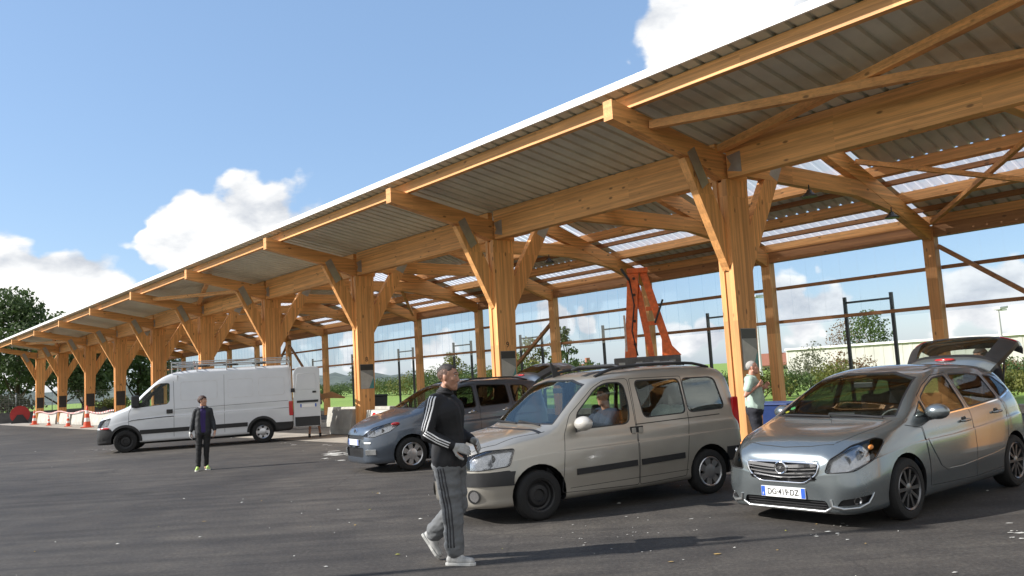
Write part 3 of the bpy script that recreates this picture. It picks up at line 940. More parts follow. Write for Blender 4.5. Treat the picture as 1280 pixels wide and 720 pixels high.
def grow(poly, d):
    """offset a polygon outwards by d"""
    n = len(poly); out = []
    area = sum(poly[i - 1][0] * poly[i][1] - poly[i][0] * poly[i - 1][1] for i in range(n))
    sg = 1 if area > 0 else -1
    for i in range(n):
        a, b, c = Vector(poly[i - 1]), Vector(poly[i]), Vector(poly[(i + 1) % n])
        u = (b - a); v = (c - b)
        u = u.normalized() if u.length > 1e-9 else v.normalized(); v = v.normalized() if v.length > 1e-9 else u
        n1 = Vector((u.y, -u.x)) * sg; n2 = Vector((v.y, -v.x)) * sg
        w = (n1 + n2); w = w.normalized() if w.length > 1e-6 else n1
        k = d / max(.5, w.dot(n1))
        out.append((b.x + w.x * k, b.y + w.y * k))
    return out

def make_wheel(parent, x, y, r, w, style, side, steer=0.0, rim_r=None, capm=None):
    """side -1: outer face towards -y"""
    rim_r = rim_r or r * .66
    hub = empty('wheel', (x, y, r), steer, parent)
    M_ = Euler((R(90) * (1 if side < 0 else -1), 0, 0)).to_matrix().to_4x4()      # lathe +z -> outer
    h = w / 2
    t = MB()
    t.lathe([(rim_r, h * .86), (rim_r + .012, h * .97), (r - .055, h * 1.0), (r - .022, h * .92), (r - .006, h * .74), (r, h * .35), (r, -h * .35), (r - .006, -h * .74), (r - .022, -h * .92), (rim_r, -h * .9)], 40, M=M_)
    t.build('tyre', [RUBBER], hub, True, 35)
    m = MB()
    if style == 'steel':
        m.lathe([(rim_r + .004, h * .9), (rim_r - .012, h * .84), (rim_r - .02, h * .3), (rim_r * .78, h * .22), (rim_r * .62, h * .5), (rim_r * .40, h * .55), (rim_r * .33, h * .30), (.0, h * .30)], 36, M=M_)
        m.build('rim', [mat('black_steel_rim', (.02, .02, .021), .5, .3)], hub, True, 30)
        return hub
    m.lathe([(rim_r + .006, h * .88), (rim_r - .006, h * .97), (rim_r - .022, h * .86), (rim_r - .03, h * .1), (rim_r - .03, -h * .7)], 40, M=M_)
    n, wide, inner = {'ten': (10, .30, .19), 'five': (5, .62, .30), 'cap': (7, .62, .42), 'van': (6, .55, .5)}[style]
    for i in range(n):
        a = 2 * math.pi * i / n
        ca, sa = math.cos(a), math.sin(a)
        def Q(rr, off, z): return M_ @ Vector((rr * ca - off * sa, rr * sa + off * ca, z))
        w0 = 2 * math.pi * rim_r * inner / n * .40; w1 = 2 * math.pi * rim_r / n * wide * .5
        if style == 'ten': w0, w1 = .016, .020
        if style == 'five': w0, w1 = .035, .075
        if style == 'cap': w0, w1 = .038, .052
        vs = [Q(rim_r * inner, -w0, h * .82), Q(rim_r * inner, w0, h * .82), Q(rim_r * .97, w1, h * .84), Q(rim_r * .97, -w1, h * .84),
              Q(rim_r * inner, -w0, h * .45), Q(rim_r * inner, w0, h * .45), Q(rim_r * .97, w1, h * .45), Q(rim_r * .97, -w1, h * .45)]
        m.add(vs, [(0, 1, 2, 3), (7, 6, 5, 4), (0, 4, 5, 1), (1, 5, 6, 2), (2, 6, 7, 3), (3, 7, 4, 0)])
    m.lathe([(rim_r * (inner + .06), h * .5), (rim_r * (inner + .06), h * .82), (rim_r * inner * .7, h * .9), (0, h * .92)], 24, M=M_)
    m.build('rim', [capm or ALU], hub, True, 30)
    MB().lathe([(rim_r * .93, -h * .2), (rim_r * .93, 0), (0, 0)], 24, M=M_).build('brake_disc', [mat('brake_iron', (.05, .045, .042), .6, .5)], hub, True, 30)
    return hub

def seat(parent, x, y, z, w=.5):
    e = MB()
    e.prism([(0, 0), (.46, -.02), (.52, .1), (.05, .14), (-.02, .08)], -w / 2, w / 2, M=Matrix.Translation((x, y, z)))
    e.prism([(.42, .05), (.55, .02), (.78, .60), (.70, .64), (.62, .6)], -w / 2 + .02, w / 2 - .02, M=Matrix.Translation((x, y, z)))
    e.prism([(.70, .66), (.78, .65), (.83, .84), (.77, .87), (.72, .84)], -.13, .13, M=Matrix.Translation((x, y, z)))
    return e.build('seat', [SEATM], parent, bevel=.03)

def steering_wheel(parent, x, y, z, r=.185, tilt=65):
    M_ = Matrix.Translation((x, y, z)) @ Euler((0, R(-tilt), 0)).to_matrix().to_4x4()
    m = MB(); m.tube([M_ @ Vector((r * math.cos(a), r * math.sin(a), 0)) for a in [2 * math.pi * i / 24 for i in range(24)]], .015, 8, closed=True)
    m.lathe([(0, .02), (.06, .02), (.07, -.02), (0, -.05)], 16, M=M_)
    for a in (0, R(130), R(-130)): m.tube([M_ @ Vector((0, 0, 0)), M_ @ Vector((r * math.cos(a), r * math.sin(a), 0))], .014, 6)
    return m.build('steering_wheel', [BLACKP], parent, True, 40)

def mirror_pod(parent, x, y, z, side, m, glassm, s=1.0):
    pts = []
    mm = MB()
    sec = [(0, .0), (.02, .05), (.07, .085), (.115, .07), (.12, .0)]
    # shell: squashed ball, flat at the back
    M_ = Matrix.Translation((x, y + side * .14 * s, z)) @ Euler((0, 0, side * R(-8))).to_matrix().to_4x4()
    mm.ball((0, 0, 0), (.10 * s, .125 * s, .088 * s), M=Matrix.Identity(4), n=16)
    vs = [M_ @ Vector((min(v[0], .045 * s), v[1], v[2])) for v in mm.v]
    mm.v = vs
    o = mm.build('door_mirror', [m], parent, True, 50)
    q = MB().lathe([(.0, 0), (.10 * s, 0), (.10 * s, .004), (0, .004)], 20, M=M_ @ Matrix.Translation((.047 * s, 0, 0)) @ Euler((0, R(90), 0)).to_matrix().to_4x4() @ Matrix.Diagonal((.72, 1.05, 1, 1)))
    q.build('mirror_glass', [CHROME], o, True, 40)
    MB().bar((x - .01, y - side * .02, z - .075 * s), (x, y + side * .09 * s, z - .055 * s), .07, .035, up=(1, 0, 0)).build('mirror_foot', [BLACKP], o)
    return o

def door_handle(parent, bvh, x, z, side, m, ln=.17):
    p, n = surf(bvh, 'side' if side < 0 else 'right', x, z)
    if p is None: return
    mb = MB(); y = p.y
    mb.tube([(x - ln / 2, y, z), (x - ln / 2 + .02, y + side * .035, z + .002), (x + ln / 2 - .02, y + side * .035, z + .006), (x + ln / 2, y, z + .005)], [.012, .016, .016, .012], 8)
    mb.lathe([(0, 0), (.045, 0), (.05, .002)], 16, 0, M=Matrix.Translation((x, y + side * .002, z)) @ Euler((R(90), 0, 0)).to_matrix().to_4x4())
    return mb.build('door_handle', [m], parent, True, 40)

def plate_eu(parent, M_, body, w=.52, h=.11, right_band=True, ink=None):
    """number plate in its own plane (x right, y up)"""
    PW = mat('plate_white', (.78, .78, .76), .35, var=.03); PBL = mat('plate_blue', (.03, .10, .45), .35, var=.03)
    m = MB().box(-w / 2, w / 2, -h / 2, h / 2, 0, .012, M=M_)
    o = m.build('number_plate', [PW], parent)
    MB().box(-w / 2 + .002, -w / 2 + .048, -h / 2 + .003, h / 2 - .003, .012, .0135, M=M_).build('blue_band', [PBL], o)
    if right_band: MB().box(w / 2 - .048, w / 2 - .002, -h / 2 + .003, h / 2 - .003, .012, .0135, M=M_).build('blue_band', [PBL], o)
    if body: text_obj('lettering', body, .088, INK, o, M_ @ Matrix.Translation((0, -.002, .0135)), .0006, squeeze=.86, bold=.0012)
    text_obj('lettering', 'F', .04, PW, o, M_ @ Matrix.Translation((-w / 2 + .025, -.03, .0138)), .0006)
    return o

def lamp_unit(lens_bm, parent, name, depth=.06, bowls=(), base=None, lens=LENS):
    """clear lens over a bright housing with reflector bowls (x,y,z, radius)"""
    clean(lens_bm)
    hb = lens_bm.copy()
    nxt = {}
    for e in lens_bm.edges:
        if e.is_boundary:
            for a, b_ in (e.verts, reversed(e.verts)): nxt.setdefault(a, []).append(b_)
    loop = []
    if nxt:
        st = next(iter(nxt)); cur, prev = st, None
        while cur is not None and len(loop) < 400:
            loop.append(cur.co.copy()); n_ = [q for q in nxt[cur] if q is not prev]
            prev, cur = cur, (n_[0] if n_ else None)
            if cur is st: break
    for v in hb.verts: v.co -= v.normal * depth
    o = from_bm(name, thick(lens_bm, .004, 0, 0), [lens], parent, True, 50)
    if len(loop) > 6: MB().tube(loop, .006, 6, closed=True).build('lamp_seal', [BLACKP], o, True, 60)
    from_bm('lamp_housing', hb, [base or HOUSING], o, True, 60)
    for (x, y, z, r, az) in bowls:
        d = Vector((-math.cos(R(az)), -math.sin(R(az)), 0))
        q = d.to_track_quat('Z', 'Y').to_matrix().to_4x4()
        M_ = Matrix.Translation((x, y, z)) @ q
        MB().lathe([(r, 0), (r * .9, -.006), (r * .75, -.03), (r * .35, -.05), (0, -.052)], 20, M=M_).build('reflector', [CHROME], o, True, 60)
        MB().ball((x + d.x * -.03, y + d.y * -.03, z), r * .28).build('bulb', [WHITE], o, True)
    return o
HOUSING = mat('lamp_silver_housing', (.46, .46, .47), .2, .8, var=.18, scale=30)
AMBER = mat('amber_reflector', (.7, .25, .05), .3)
# ------------------------------------------------------------------ the vehicles
P_MER = paint('silver_green_paint', (.19, .215, .225), .72, .24)
P_BER = paint('champagne_paint', (.36, .335, .29), .55, .34)
P_C3 = paint('slate_blue_paint', (.085, .105, .135), .6, .34)
P_VAN = paint('white_van_paint', (.58, .60, .625), 0.0, .42, .04)
GRILLE = mat('grille_black', (.012, .012, .013), .45)
SEAM = mat('door_shut_line', (.012, .012, .012), .7, var=0)
SATIN = mat('satin_silver_trim', (.45, .46, .46), .28, .8)

def circle_bar(cx, cz, r, n=20): return [(cx + r * math.cos(2 * math.pi * i / n), cz + r * math.sin(2 * math.pi * i / n)) for i in range(n)]
def proj_frame(view, pts):
    a = R(view); e = Vector((math.sin(a), -math.cos(a), 0))
    return [(p[0] * e.x + p[1] * e.y, p[2]) for p in pts]

ALU_D = mat('dark_wheel_alloy', (.16, .16, .165), .3, .9, var=.1)
# ===== 1. grey hatchback at the right, tailgate raised
mer = empty('hatchback_car', (3.36, 9.40, 0), R(38.6))
mer.scale = (1, 1, .955)
tag(mer, 'silver grey hatchback with chrome grille and raised tailgate parked at the right', 'car')
sp = dict(wb=2.644, wr=.318, arch=.365, tread=.77, ymax=.905, step=.065, zmid=.46, tuck=.055, swage=.004,
  zt=[(-.875, .60), (-.868, .66), (-.85, .72), (-.81, .785), (-.74, .85), (-.66, .895), (-.45, .955), (-.2, 1.0), (0, 1.03), (.1, 1.06), (.5, 1.295), (.9, 1.49), (1.15, 1.565), (1.6, 1.615), (2.2, 1.60), (2.8, 1.55), (3.05, 1.50), (3.2, 1.33), (3.33, 1.05), (3.41, .85), (3.42, .6)],
  zb=[(-.875, .36), (-.868, .26), (-.85, .17), (-.78, .14), (-.5, .15), (0, .17), (3.0, .20), (3.3, .26), (3.40, .34), (3.42, .45)],
  ym=[(-.875, .42), (-.868, .52), (-.84, .64), (-.76, .745), (-.6, .82), (-.35, .87), (0, .895), (.6, .905), (2.4, .905), (2.9, .885), (3.2, .81), (3.36, .70), (3.42, .5)],
  yl=[(-.875, .34), (-.868, .42), (-.84, .53), (-.76, .61), (-.6, .69), (-.35, .765), (0, .815), (.3, .835), (.6, .845), (2.4, .845), (2.9, .805), (3.2, .70), (3.36, .58), (3.42, .42)],
  zl=[(-.875, .55), (-.868, .61), (-.85, .66), (-.81, .70), (-.74, .75), (-.6, .815), (-.35, .885), (0, .955), (.3, .985), (1.0, 1.0), (1.6, 1.035), (2.4, 1.10), (2.9, 1.14), (3.2, 1.05), (3.36, .85), (3.42, .55)],
  yr=[(-.875, .28), (-.84, .46), (-.76, .53), (-.6, .60), (-.35, .67), (0, .73), (.15, .765), (.3, .765), (.7, .70), (1.1, .635), (1.6, .615), (2.4, .615), (2.9, .60), (3.1, .58), (3.36, .5), (3.42, .35)],
  zr=[(-.875, .575), (-.85, .69), (-.81, .745), (-.74, .80), (-.6, .865), (-.35, .935), (0, 1.01), (.15, 1.045), (.3, 1.11), (.7, 1.30), (1.1, 1.46), (1.5, 1.52), (2.2, 1.51), (2.8, 1.46), (3.05, 1.40), (3.2, 1.2), (3.36, .95), (3.42, .58)])
ws = [(-.70, 1.085), (-.35, 1.075), (.35, 1.075), (.70, 1.085), (.575, 1.455), (.3, 1.525), (-.3, 1.525), (-.575, 1.455)]
WSR = lambda c, n: n.x < -.2 and n.z > .2 and c.z > 1.03 and c.x > -.05
sp['glass'] = [('windscreen', ws, 'front', WSR, GLASS, False, None),
  ('quarter_window', round_poly([(.40, 1.055), (.64, 1.045), (.64, 1.205)], .02), 'side', LEFT, GLASS, True, None),
  ('side_window', round_poly([(.70, 1.04), (1.53, 1.075), (1.49, 1.46), (1.22, 1.44), (.95, 1.35), (.70, 1.235)], .04), 'side', LEFT, GLASS_D, True, 0),
  ('side_window', round_poly([(1.64, 1.08), (2.40, 1.135), (2.36, 1.42), (2.1, 1.455), (1.60, 1.465)], .04), 'side', LEFT, GLASS_D, True, 1),
  ('rear_quarter_window', round_poly([(2.49, 1.15), (2.90, 1.23), (2.72, 1.385), (2.45, 1.415)], .03), 'side', LEFT, GLASS_D, True, None)]
hl = proj_frame(38, [(-.845, -.46, .565), (-.70, -.70, .585), (-.48, -.81, .69), (-.28, -.83, .86), (-.36, -.77, .895), (-.62, -.64, .83), (-.81, -.50, .70)])
grl = round_poly([(-.43, .665), (.43, .665), (.40, .55), (.26, .455), (-.26, .455), (-.40, .55)], .05)
low = round_poly([(-.47, .285), (.47, .285), (.50, .20), (.40, .165), (-.40, .165), (-.50, .20)], .03)
fog = round_poly(proj_frame(30, [(-.83, -.56, .235), (-.62, -.80, .26), (-.60, -.82, .345), (-.80, -.60, .30)]), .02)
NOSE = lambda c, n: c.x < -.2 and c.y < .1 and (n.x < -.05 or n.y < -.05)
sp['panels'] = [('headlight', round_poly(hl, .04), 38, NOSE, LENS, True, 0.0),
  ('grille', grl, 'front', lambda c, n: n.x < -.3 and c.x < -.5, GRILLE, False, .035),
  ('lower_grille', low, 'front', lambda c, n: n.x < -.2 and c.x < -.5, GRILLE, False, .04),
  ('fog_light_recess', fog, 30, NOSE, GRILLE, True, .03)]
fd = [(.46, .30), (1.55, .27), (1.60, 1.02), (1.555, 1.495), (1.2, 1.475), (.90, 1.375), (.66, 1.265), (.66, 1.0), (.44, .95)]
rd = [(1.56, .27), (2.28, .30), (2.42, .62), (2.52, .95), (2.45, 1.12), (2.41, 1.445), (2.1, 1.485), (1.56, 1.497), (1.605, 1.02)]
sp['panels'] += [('door', fd, 'side', LEFT, P_MER, True, 0.0), ('door', rd, 'side', LEFT, P_MER, True, 0.0)]
sp['tail'] = round_poly([(-.50, .70), (.50, .70), (.56, 1.0), (.52, 1.40), (.30, 1.49), (-.30, 1.49), (-.52, 1.40), (-.56, 1.0)], .06)
# doors are lifted before the glass so that the panes can hang in them
def vehicle(root, sp, PAINT):
    bm = skin(sp, sp.get('step', .07)); bvh = bvh_of(bm); cut = Cutter(bm)
    res = {}; glassjobs = []; parts = []
    for nm, poly, view, region, mt, sym, door in sp['glass']:
        for side in ((0, 1) if sym else (0,)):
            pl = mirror_poly(poly, view) if side else poly
            rg = RIGHT if (side and view == 'side') else region
            cut.mark(grow(pl, .016), view, rg)
            gb = cut.lift(cut.mark(pl, view, rg), .003)
            sb = cut.lift([f for f in cut.mark(grow(pl, .016), view, rg)], .0)
            glassjobs.append((nm, gb, sb, mt, side, door))
    for nm, poly, view, region, mt, sym, push in sp.get('panels', []):
        for side in ((0, 1) if sym else (0,)):
            pl, rg, vw = poly, region, view
            if side:
                if view == 'side': rg = RIGHT
                elif view == 'front': pl = [(-a, b) for a, b in poly]; rg = (lambda c, n, r0=region: r0(Vector((c.x, -c.y, c.z)), Vector((n.x, -n.y, n.z))))
                else:
                    vw = -view; a1, a0 = R(-view), R(view)
                    # mirror in y: s = sin(a) x - cos(a) y  ->  with angle -a: s' = -s
                    pl = [(-a, b) for a, b in poly]
                    rg = (lambda c, n, r0=region: r0(Vector((c.x, -c.y, c.z)), Vector((n.x, -n.y, n.z))))
            parts.append((nm, cut.take(pl, vw, rg, push), mt, side))
    ra = sp['arch']
    for wx in (0, sp['wb']):
        poly = [(wx + ra * math.cos(2 * math.pi * i / 28), sp['wr'] + .02 + ra * math.sin(2 * math.pi * i / 28)) for i in range(28)]
        for sg in (-1, 1):
            reg = lambda c, n, s=sg: c.y * s > .38 and (n.y * s > .05 or n.z < -.3)
            bmesh.ops.delete(bm, geom=cut.mark(poly, 'side', reg), context='FACES')
            for k_, (nm, nb, mt, side) in enumerate(parts):     # doors and bumpers end at the arch too
                if nm in ('door', 'bumper', 'sill_trim') and side == (0 if sg < 0 else 1):
                    c2 = Cutter(nb); bmesh.ops.delete(nb, geom=c2.mark(poly, 'side', reg), context='FACES')
    if 'tail' in sp:
        bmesh.ops.delete(bm, geom=cut.mark(sp['tail'], 'front', BACK), context='FACES')
    clean(bm)
    for _n, nb, _m, _s in parts: clean(nb)
    lin = bm.copy()
    for v in lin.verts: v.co -= v.normal * .034
    bmesh.ops.reverse_faces(lin, faces=lin.faces)
    from_bm('body', thick(bm, .03, 2, 1), [PAINT, BLACKP, BLACKP], root, True, 50)
    from_bm('cabin_lining', lin, [CABIN], root, True, 80)
    for nm, nb, mt, side in parts:
        if nm == 'headlight':
            res.setdefault(nm, []).append((nb, side)); continue
        o = from_bm(nm, thick(nb, .012, 1, 1), [mt, BLACKP], root, True, 50)
        res.setdefault(nm, []).append((o, side))
    for nm, gb, sb, mt, side, door in glassjobs:
        par = root
        if door is not None:
            sel = [o for o, s_ in res.get('door', []) if s_ == side]
            if door < len(sel): par = sel[door]
        clean(gb); clean(sb)
        go = from_bm(nm, thick(gb, .005, 0, 0), [mt], par, True, 50)
        from_bm('window_seal', thick(sb, .02, 0, 0), [BLACKP], go if par is root else par, True, 50)
    for wx in (0, sp['wb']):
        for s in (-1, 1):
            yo = sp['tread'] + .05
            M_ = Matrix.Translation((wx, 0, sp['wr'] + .02)) @ Euler((R(90), 0, 0)).to_matrix().to_4x4()
            MB().lathe([(.02, -s * (yo - .28)), (ra - .006, -s * (yo - .28)), (ra - .003, -s * (sp['ymax'] - .075))], 24, M=M_, a0=R(-8), a1=R(188)).build('wheel_arch_liner', [BLACKP], root, True, 40)
    # cabin floor and dash
    MB().box(-.1, sp['wb'] + .25, -.62, .62, .22, .30).build('cabin_floor', [CABIN], root)
    return res, bvh

res, bvh = vehicle(mer, sp, P_MER)
for nb, side in res['headlight']:
    s = -1 if side == 0 else 1
    lu = lamp_unit(nb, mer, 'headlight', .055, [(-.70, s * .62, .675, .062, s * 12), (-.60, s * .71, .735, .05, s * 20)])
    MB().ball((-.455, s * .765, .80), (.05, .02, .03)).build('indicator', [AMBER], lu, True)
# side crease and shut lines
ribbon(bvh, 'side', [(.15, .98), (.42, .93), (.46, .30)], .006, 'wing_shut_line', SEAM, mer)
for s in ('side', 'right'):
    mb = MB()
    ribbon(bvh, s, fd + [fd[0]], .007, '', None, None, .0012, .04, mb); ribbon(bvh, s, rd[:6], .007, '', None, None, .0012, .04, mb)
    mb.build('door_shut_line', [SEAM], mer, True, 40)
    ribbon(bvh, s, [(.66, 1.018), (1.0, 1.03), (1.55, 1.055), (1.62, 1.055), (2.42, 1.11), (2.92, 1.205)], .014, 'window_line_trim', CHROME, mer, .004)
    sg = -1 if s == 'side' else 1
    ribbon(bvh, s, [(.50, .80), (.58, .66), (.70, .50), (.86, .43), (1.2, .425), (2.0, .475), (2.3, .51)], .022, 'door_crease', P_MER, mer, .006)
    door_handle(mer, bvh, 1.40, .93, sg, P_MER); door_handle(mer, bvh, 2.24, .97, sg, P_MER)
    mirror_pod(mer, .64, sg * .80, 1.09, sg, P_MER, None, 1.0)
ribbon(bvh, 'top', [(-.70, -.50), (-.55, -.58), (-.2, -.68), (.10, -.72)], .007, 'bonnet_shut_line', SEAM, mer, .001)
ribbon(bvh, 'top', [(-.70, .50), (-.55, .58), (-.2, .68), (.10, .72)], .007, 'bonnet_shut_line', SEAM, mer, .001)
ribbon(bvh, 'top', [(-.70, -.50), (-.76, -.3), (-.785, 0), (-.76, .3), (-.70, .50)], .007, 'bonnet_shut_line', SEAM, mer, .001)
ribbon(bvh, 'top', [(1.25, -.54), (2.85, -.53)], .02, 'roof_moulding', BLACKP, mer, .002)
ribbon(bvh, 'top', [(1.25, .54), (2.85, .53)], .02, 'roof_moulding', BLACKP, mer, .002)
# grille: chrome surround, slats, badge
gp = res['grille'][0][0]
mb = MB()
def nose_x(y, z):
    p, n = surf(bvh, 'front', y, z)
    return p.x if p is not None else -.8
mb.tube([(nose_x(a, b) - .004, a, b) for a, b in grl], .011, 8, closed=True)
mb.build('chrome_surround', [CHROME], gp, True, 50)
for zz, hw in ((.625, .41), (.585, .405), (.545, .38), (.508, .335)):
    mb = MB(); k = 12
    top = [(nose_x(hw * (2 * i / k - 1), zz) + .004, hw * (2 * i / k - 1), zz + .025 * (2 * i / k - 1) ** 2) for i in range(k + 1)]
    mb.tube(top, .010, 6); mb.build('grille_slat', [CHROME], gp, True, 50)
mb = MB()
wing = [(nose_x(.40 * (2 * i / 12 - 1), .61) - .004, .40 * (2 * i / 12 - 1), .615 + .03 * abs(2 * i / 12 - 1)) for i in range(13)]
for a, b in zip(wing, wing[1:]): mb.bar(a, b, .012, .034, up=(0, 0, 1))
mb.build('chrome_wing_bar', [CHROME], gp)
bx = nose_x(0, .60) - .02
mb = MB(); mb.tube([(bx, .062 * math.cos(a), .605 + .062 * math.sin(a)) for a in [2 * math.pi * i / 28 for i in range(28)]], .010, 8, closed=True)
mb.add([(bx - .004, -.085, .615), (bx - .004, .022, .592), (bx - .004, .0, .612), (bx - .004, .085, .60), (bx - .004, -.022, .623), (bx - .004, .0, .602)] +
       [(bx + .006, -.085, .615), (bx + .006, .022, .592), (bx + .006, .0, .612), (bx + .006, .085, .60), (bx + .006, -.022, .623), (bx + .006, .0, .602)],
       [(0, 1, 5), (5, 1, 2), (5, 2, 4), (4, 2, 3), (6, 11, 7), (11, 8, 7), (11, 10, 8), (10, 9, 8)])
mb.build('badge', [CHROME], gp, True, 40)
MB().lathe([(0, 0), (.058, 0), (.058, .012), (0, .012)], 24, M=Matrix.Translation((bx + .004, 0, .605)) @ Euler((0, R(90), 0)).to_matrix().to_4x4()).build('badge_plate', [GRILLE], gp)
# lower grille bars and silver lip, fog lamp crescents
lg = res['lower_grille'][0][0]
for zz in (.262, .235, .208):
    MB().tube([(nose_x(y, zz) + .02, y, zz) for y in [-.46 + .92 * i / 10 for i in range(11)]], .006, 6).build('grille_slat', [BLACKP], lg, True, 50)
mb = MB(); mb.tube([(nose_x(y, .165) - .006, y, .172 + .10 * max(0, abs(y) - .47) / .1) for y in [-.56 + 1.12 * i / 20 for i in range(21)]], .017, 8)
mb.build('silver_lip', [SATIN], lg, True, 50)
for (o, side) in res['fog_light_recess']:
    s = -1 if side == 0 else 1
    pts = []
    for (x, y, z) in ((-.845, .52, .30), (-.845, .53, .235), (-.80, .62, .215), (-.72, .72, .222), (-.64, .80, .26), (-.60, .83, .325), (-.58, .84, .36)):
        h = bvh.find_nearest(Vector((x, s * y, z))); pts.append(h[0] + h[1] * .004)
    MB().tube(pts, [.014, .018, .016, .014, .013, .010, .004], 8).build('silver_crescent', [SATIN], o, True, 50)
    h = bvh.find_nearest(Vector((-.72, s * .72, .285)))
    q = h[1].to_track_quat('Z', 'Y').to_matrix().to_4x4()
    MB().lathe([(0, -.02), (.02, -.02), (.038, .004), (.042, .004), (.042, -.03)], 18, M=Matrix.Translation(h[0] - h[1] * .022) @ q).build('fog_light', [CHROME], o, True, 50)
px_ = nose_x(0, .335)
Mp = Matrix.Translation((px_ - .006, 0, .345)) @ Euler((R(90), 0, R(-90))).to_matrix().to_4x4()
plate_eu(mer, Mp, 'DG·419·DZ', ink=INK)
MB().prism([(px_ + .06, .40), (px_ - .004, .40), (px_ - .004, .29), (px_ + .06, .28)], -.27, .27).build('plate_holder', [BLACKP], mer)
for s in (-1, 1):
    for wx in (0, 2.644): make_wheel(mer, wx, s * .785, .325, .215, 'ten', s, R(0), .226, ALU_D)
# interior
for y in (-.37, .37): seat(mer, .95, y, .38)
MB().prism([(1.75, .40), (2.35, .40), (2.5, 1.05), (2.38, 1.06), (2.2, .55), (1.75, .55)], -.6, .6).build('rear_bench', [SEATM], mer, bevel=.03)
for y in (-.38, .38): MB().prism([(2.36, 1.07), (2.46, 1.07), (2.52, 1.25), (2.44, 1.25)], y - .13, y + .13).build('headrest', [SEATM], mer, bevel=.03)
MB().prism([(.15, .98), (.12, .45), (.5, .45), (.62, .72), (.66, .92), (.55, 1.02), (.35, 1.04)], -.70, .70).build('dashboard', [CABIN], mer, bevel=.02)
steering_wheel(mer, .80, -.37, .93)
MB().box(.88, .92, -.12, .12, 1.36, 1.43).build('rear_view_mirror', [BLACKP], mer, bevel=.01)
MB().prism([(.32, 1.045), (.46, 1.045), (.50, 1.10), (.36, 1.10)], -.16, .16).build('dash_display', [BLACKP], mer)
for y0, y1 in ((-.62, .02), (-.02, .60)):
    pts = []
    for i in range(9):
        y = y0 + (y1 - y0) * i / 8; p, n = surf(bvh, 'top', .10 + .05 * i / 8, y)
        if p is not None: pts.append(p + n * .022)
    MB().tube(pts, .011, 6).build('wiper', [BLACKP], mer, True, 50)
STK = [mat('windscreen_sticker_%s' % n, c, .5, var=0) for n, c in (('green', (.15, .5, .18)), ('yellow', (.7, .6, .08)))]
for (y, z, m_, r) in ((.60, 1.165, STK[0], .03), (.64, 1.125, STK[1], .024)):
    p, n = surf(bvh, 'front', y, z)
    if p is not None: MB().lathe([(0, 0), (r, 0), (r, .001), (0, .001)], 16, M=Matrix.Translation(p - n * .012) @ n.to_track_quat('Z', 'Y').to_matrix().to_4x4()).build('windscreen_sticker', [m_], mer)
# tailgate swung up about the roof edge
def tailgate(root, x, z, ang, secs, arc, wl, paint_m, trim_m, glass_m, lamps):
    """secs: (distance from hinge, half width, outward offset); wl: window from/to along the gate"""
    tg = empty('tailgate', (x, 0, z), 0, root); HA = R(ang)
    fh = pchip([(l, h) for l, hw, h in secs]); fw = pchip([(l, hw) for l, hw, h in secs])
    def at(l, f, dn=0.0):
        h = fh(l) - arc * f ** 4 - .02 * f * f - dn
        return Vector((l * math.cos(HA) - h * math.sin(HA), f * fw(l), l * math.sin(HA) + h * math.cos(HA)))
    def patch(name, l0, l1, f0, f1, th, m, par, nl=6, nf=12, lift=0.0):
        w_ = nf + 1; n = nl + 1
        g = [(l0 + (l1 - l0) * i / nl, f0 + (f1 - f0) * j / nf) for i in range(n) for j in range(w_)]
        vs = [at(l, f, -lift) for l, f in g] + [at(l, f, th) for l, f in g]; o = n * w_; fs = []
        for i in range(nl):
            for j in range(nf):
                a = i * w_ + j; fs += [(a, a + 1, a + w_ + 1, a + w_), (o + a, o + a + w_, o + a + w_ + 1, o + a + 1)]
        for i in range(nl): fs += [(i * w_, (i + 1) * w_, o + (i + 1) * w_, o + i * w_), (i * w_ + nf, o + i * w_ + nf, o + (i + 1) * w_ + nf, (i + 1) * w_ + nf)]
        for j in range(nf): fs += [(j, o + j, o + j + 1, j + 1), (nl * w_ + j, nl * w_ + j + 1, o + nl * w_ + j + 1, o + nl * w_ + j)]
        return MB().add(vs, fs).build(name, [m], par, True, 45)
    L_ = secs[-1][0]
    patch('spoiler', -.02, wl[0] - .002, -1, 1, .05, paint_m, tg)
    patch('rear_window', wl[0] + .06, wl[1] - .06, -.74, .74, .006, glass_m, tg)
    fr = patch('gate_frame', wl[0], wl[0] + .059, -1, 1, .06, trim_m, tg, 2)
    patch('gate_frame', wl[1] - .059, wl[1], -1, 1, .06, trim_m, tg, 2)
    for s in (-1, 1): patch('gate_frame', wl[0] + .061, wl[1] - .061, *( (-1, -.742) if s < 0 else (.742, 1)), .06, trim_m, tg, 6, 3)
    patch('gate_panel', wl[1] + .002, L_, -1, 1, .07, paint_m, tg, 8)
    for s in (-1, 1):
        MB().tube([at(wl[0] + .3, s * .9, .06), (.2, s * .60, -.42)], .012, 8).build('gas_strut', [BLACKP], tg, True)
        if lamps: patch('tail_lamp', lamps[0], lamps[1], *((-.99, -.72) if s < 0 else (.72, .99)), -.002, RED, tg, 4, 4, .012)
    c = at(wl[0] * .5, 0, -.012)
    mb = MB(); mb.ball(c, (.04, .14, .022)); mb.build('high_brake_lamp', [RED], tg, True)
    return tg
tailgate(mer, 2.98, 1.535, 36, [(-.02, .52, .03), (.10, .58, .06), (.34, .64, .05), (.62, .68, .02), (.72, .68, -.03), (.79, .66, -.12), (.86, .60, -.28)], .12, (.13, .68), P_MER, BLACKP, GLASS, (.68, .80))

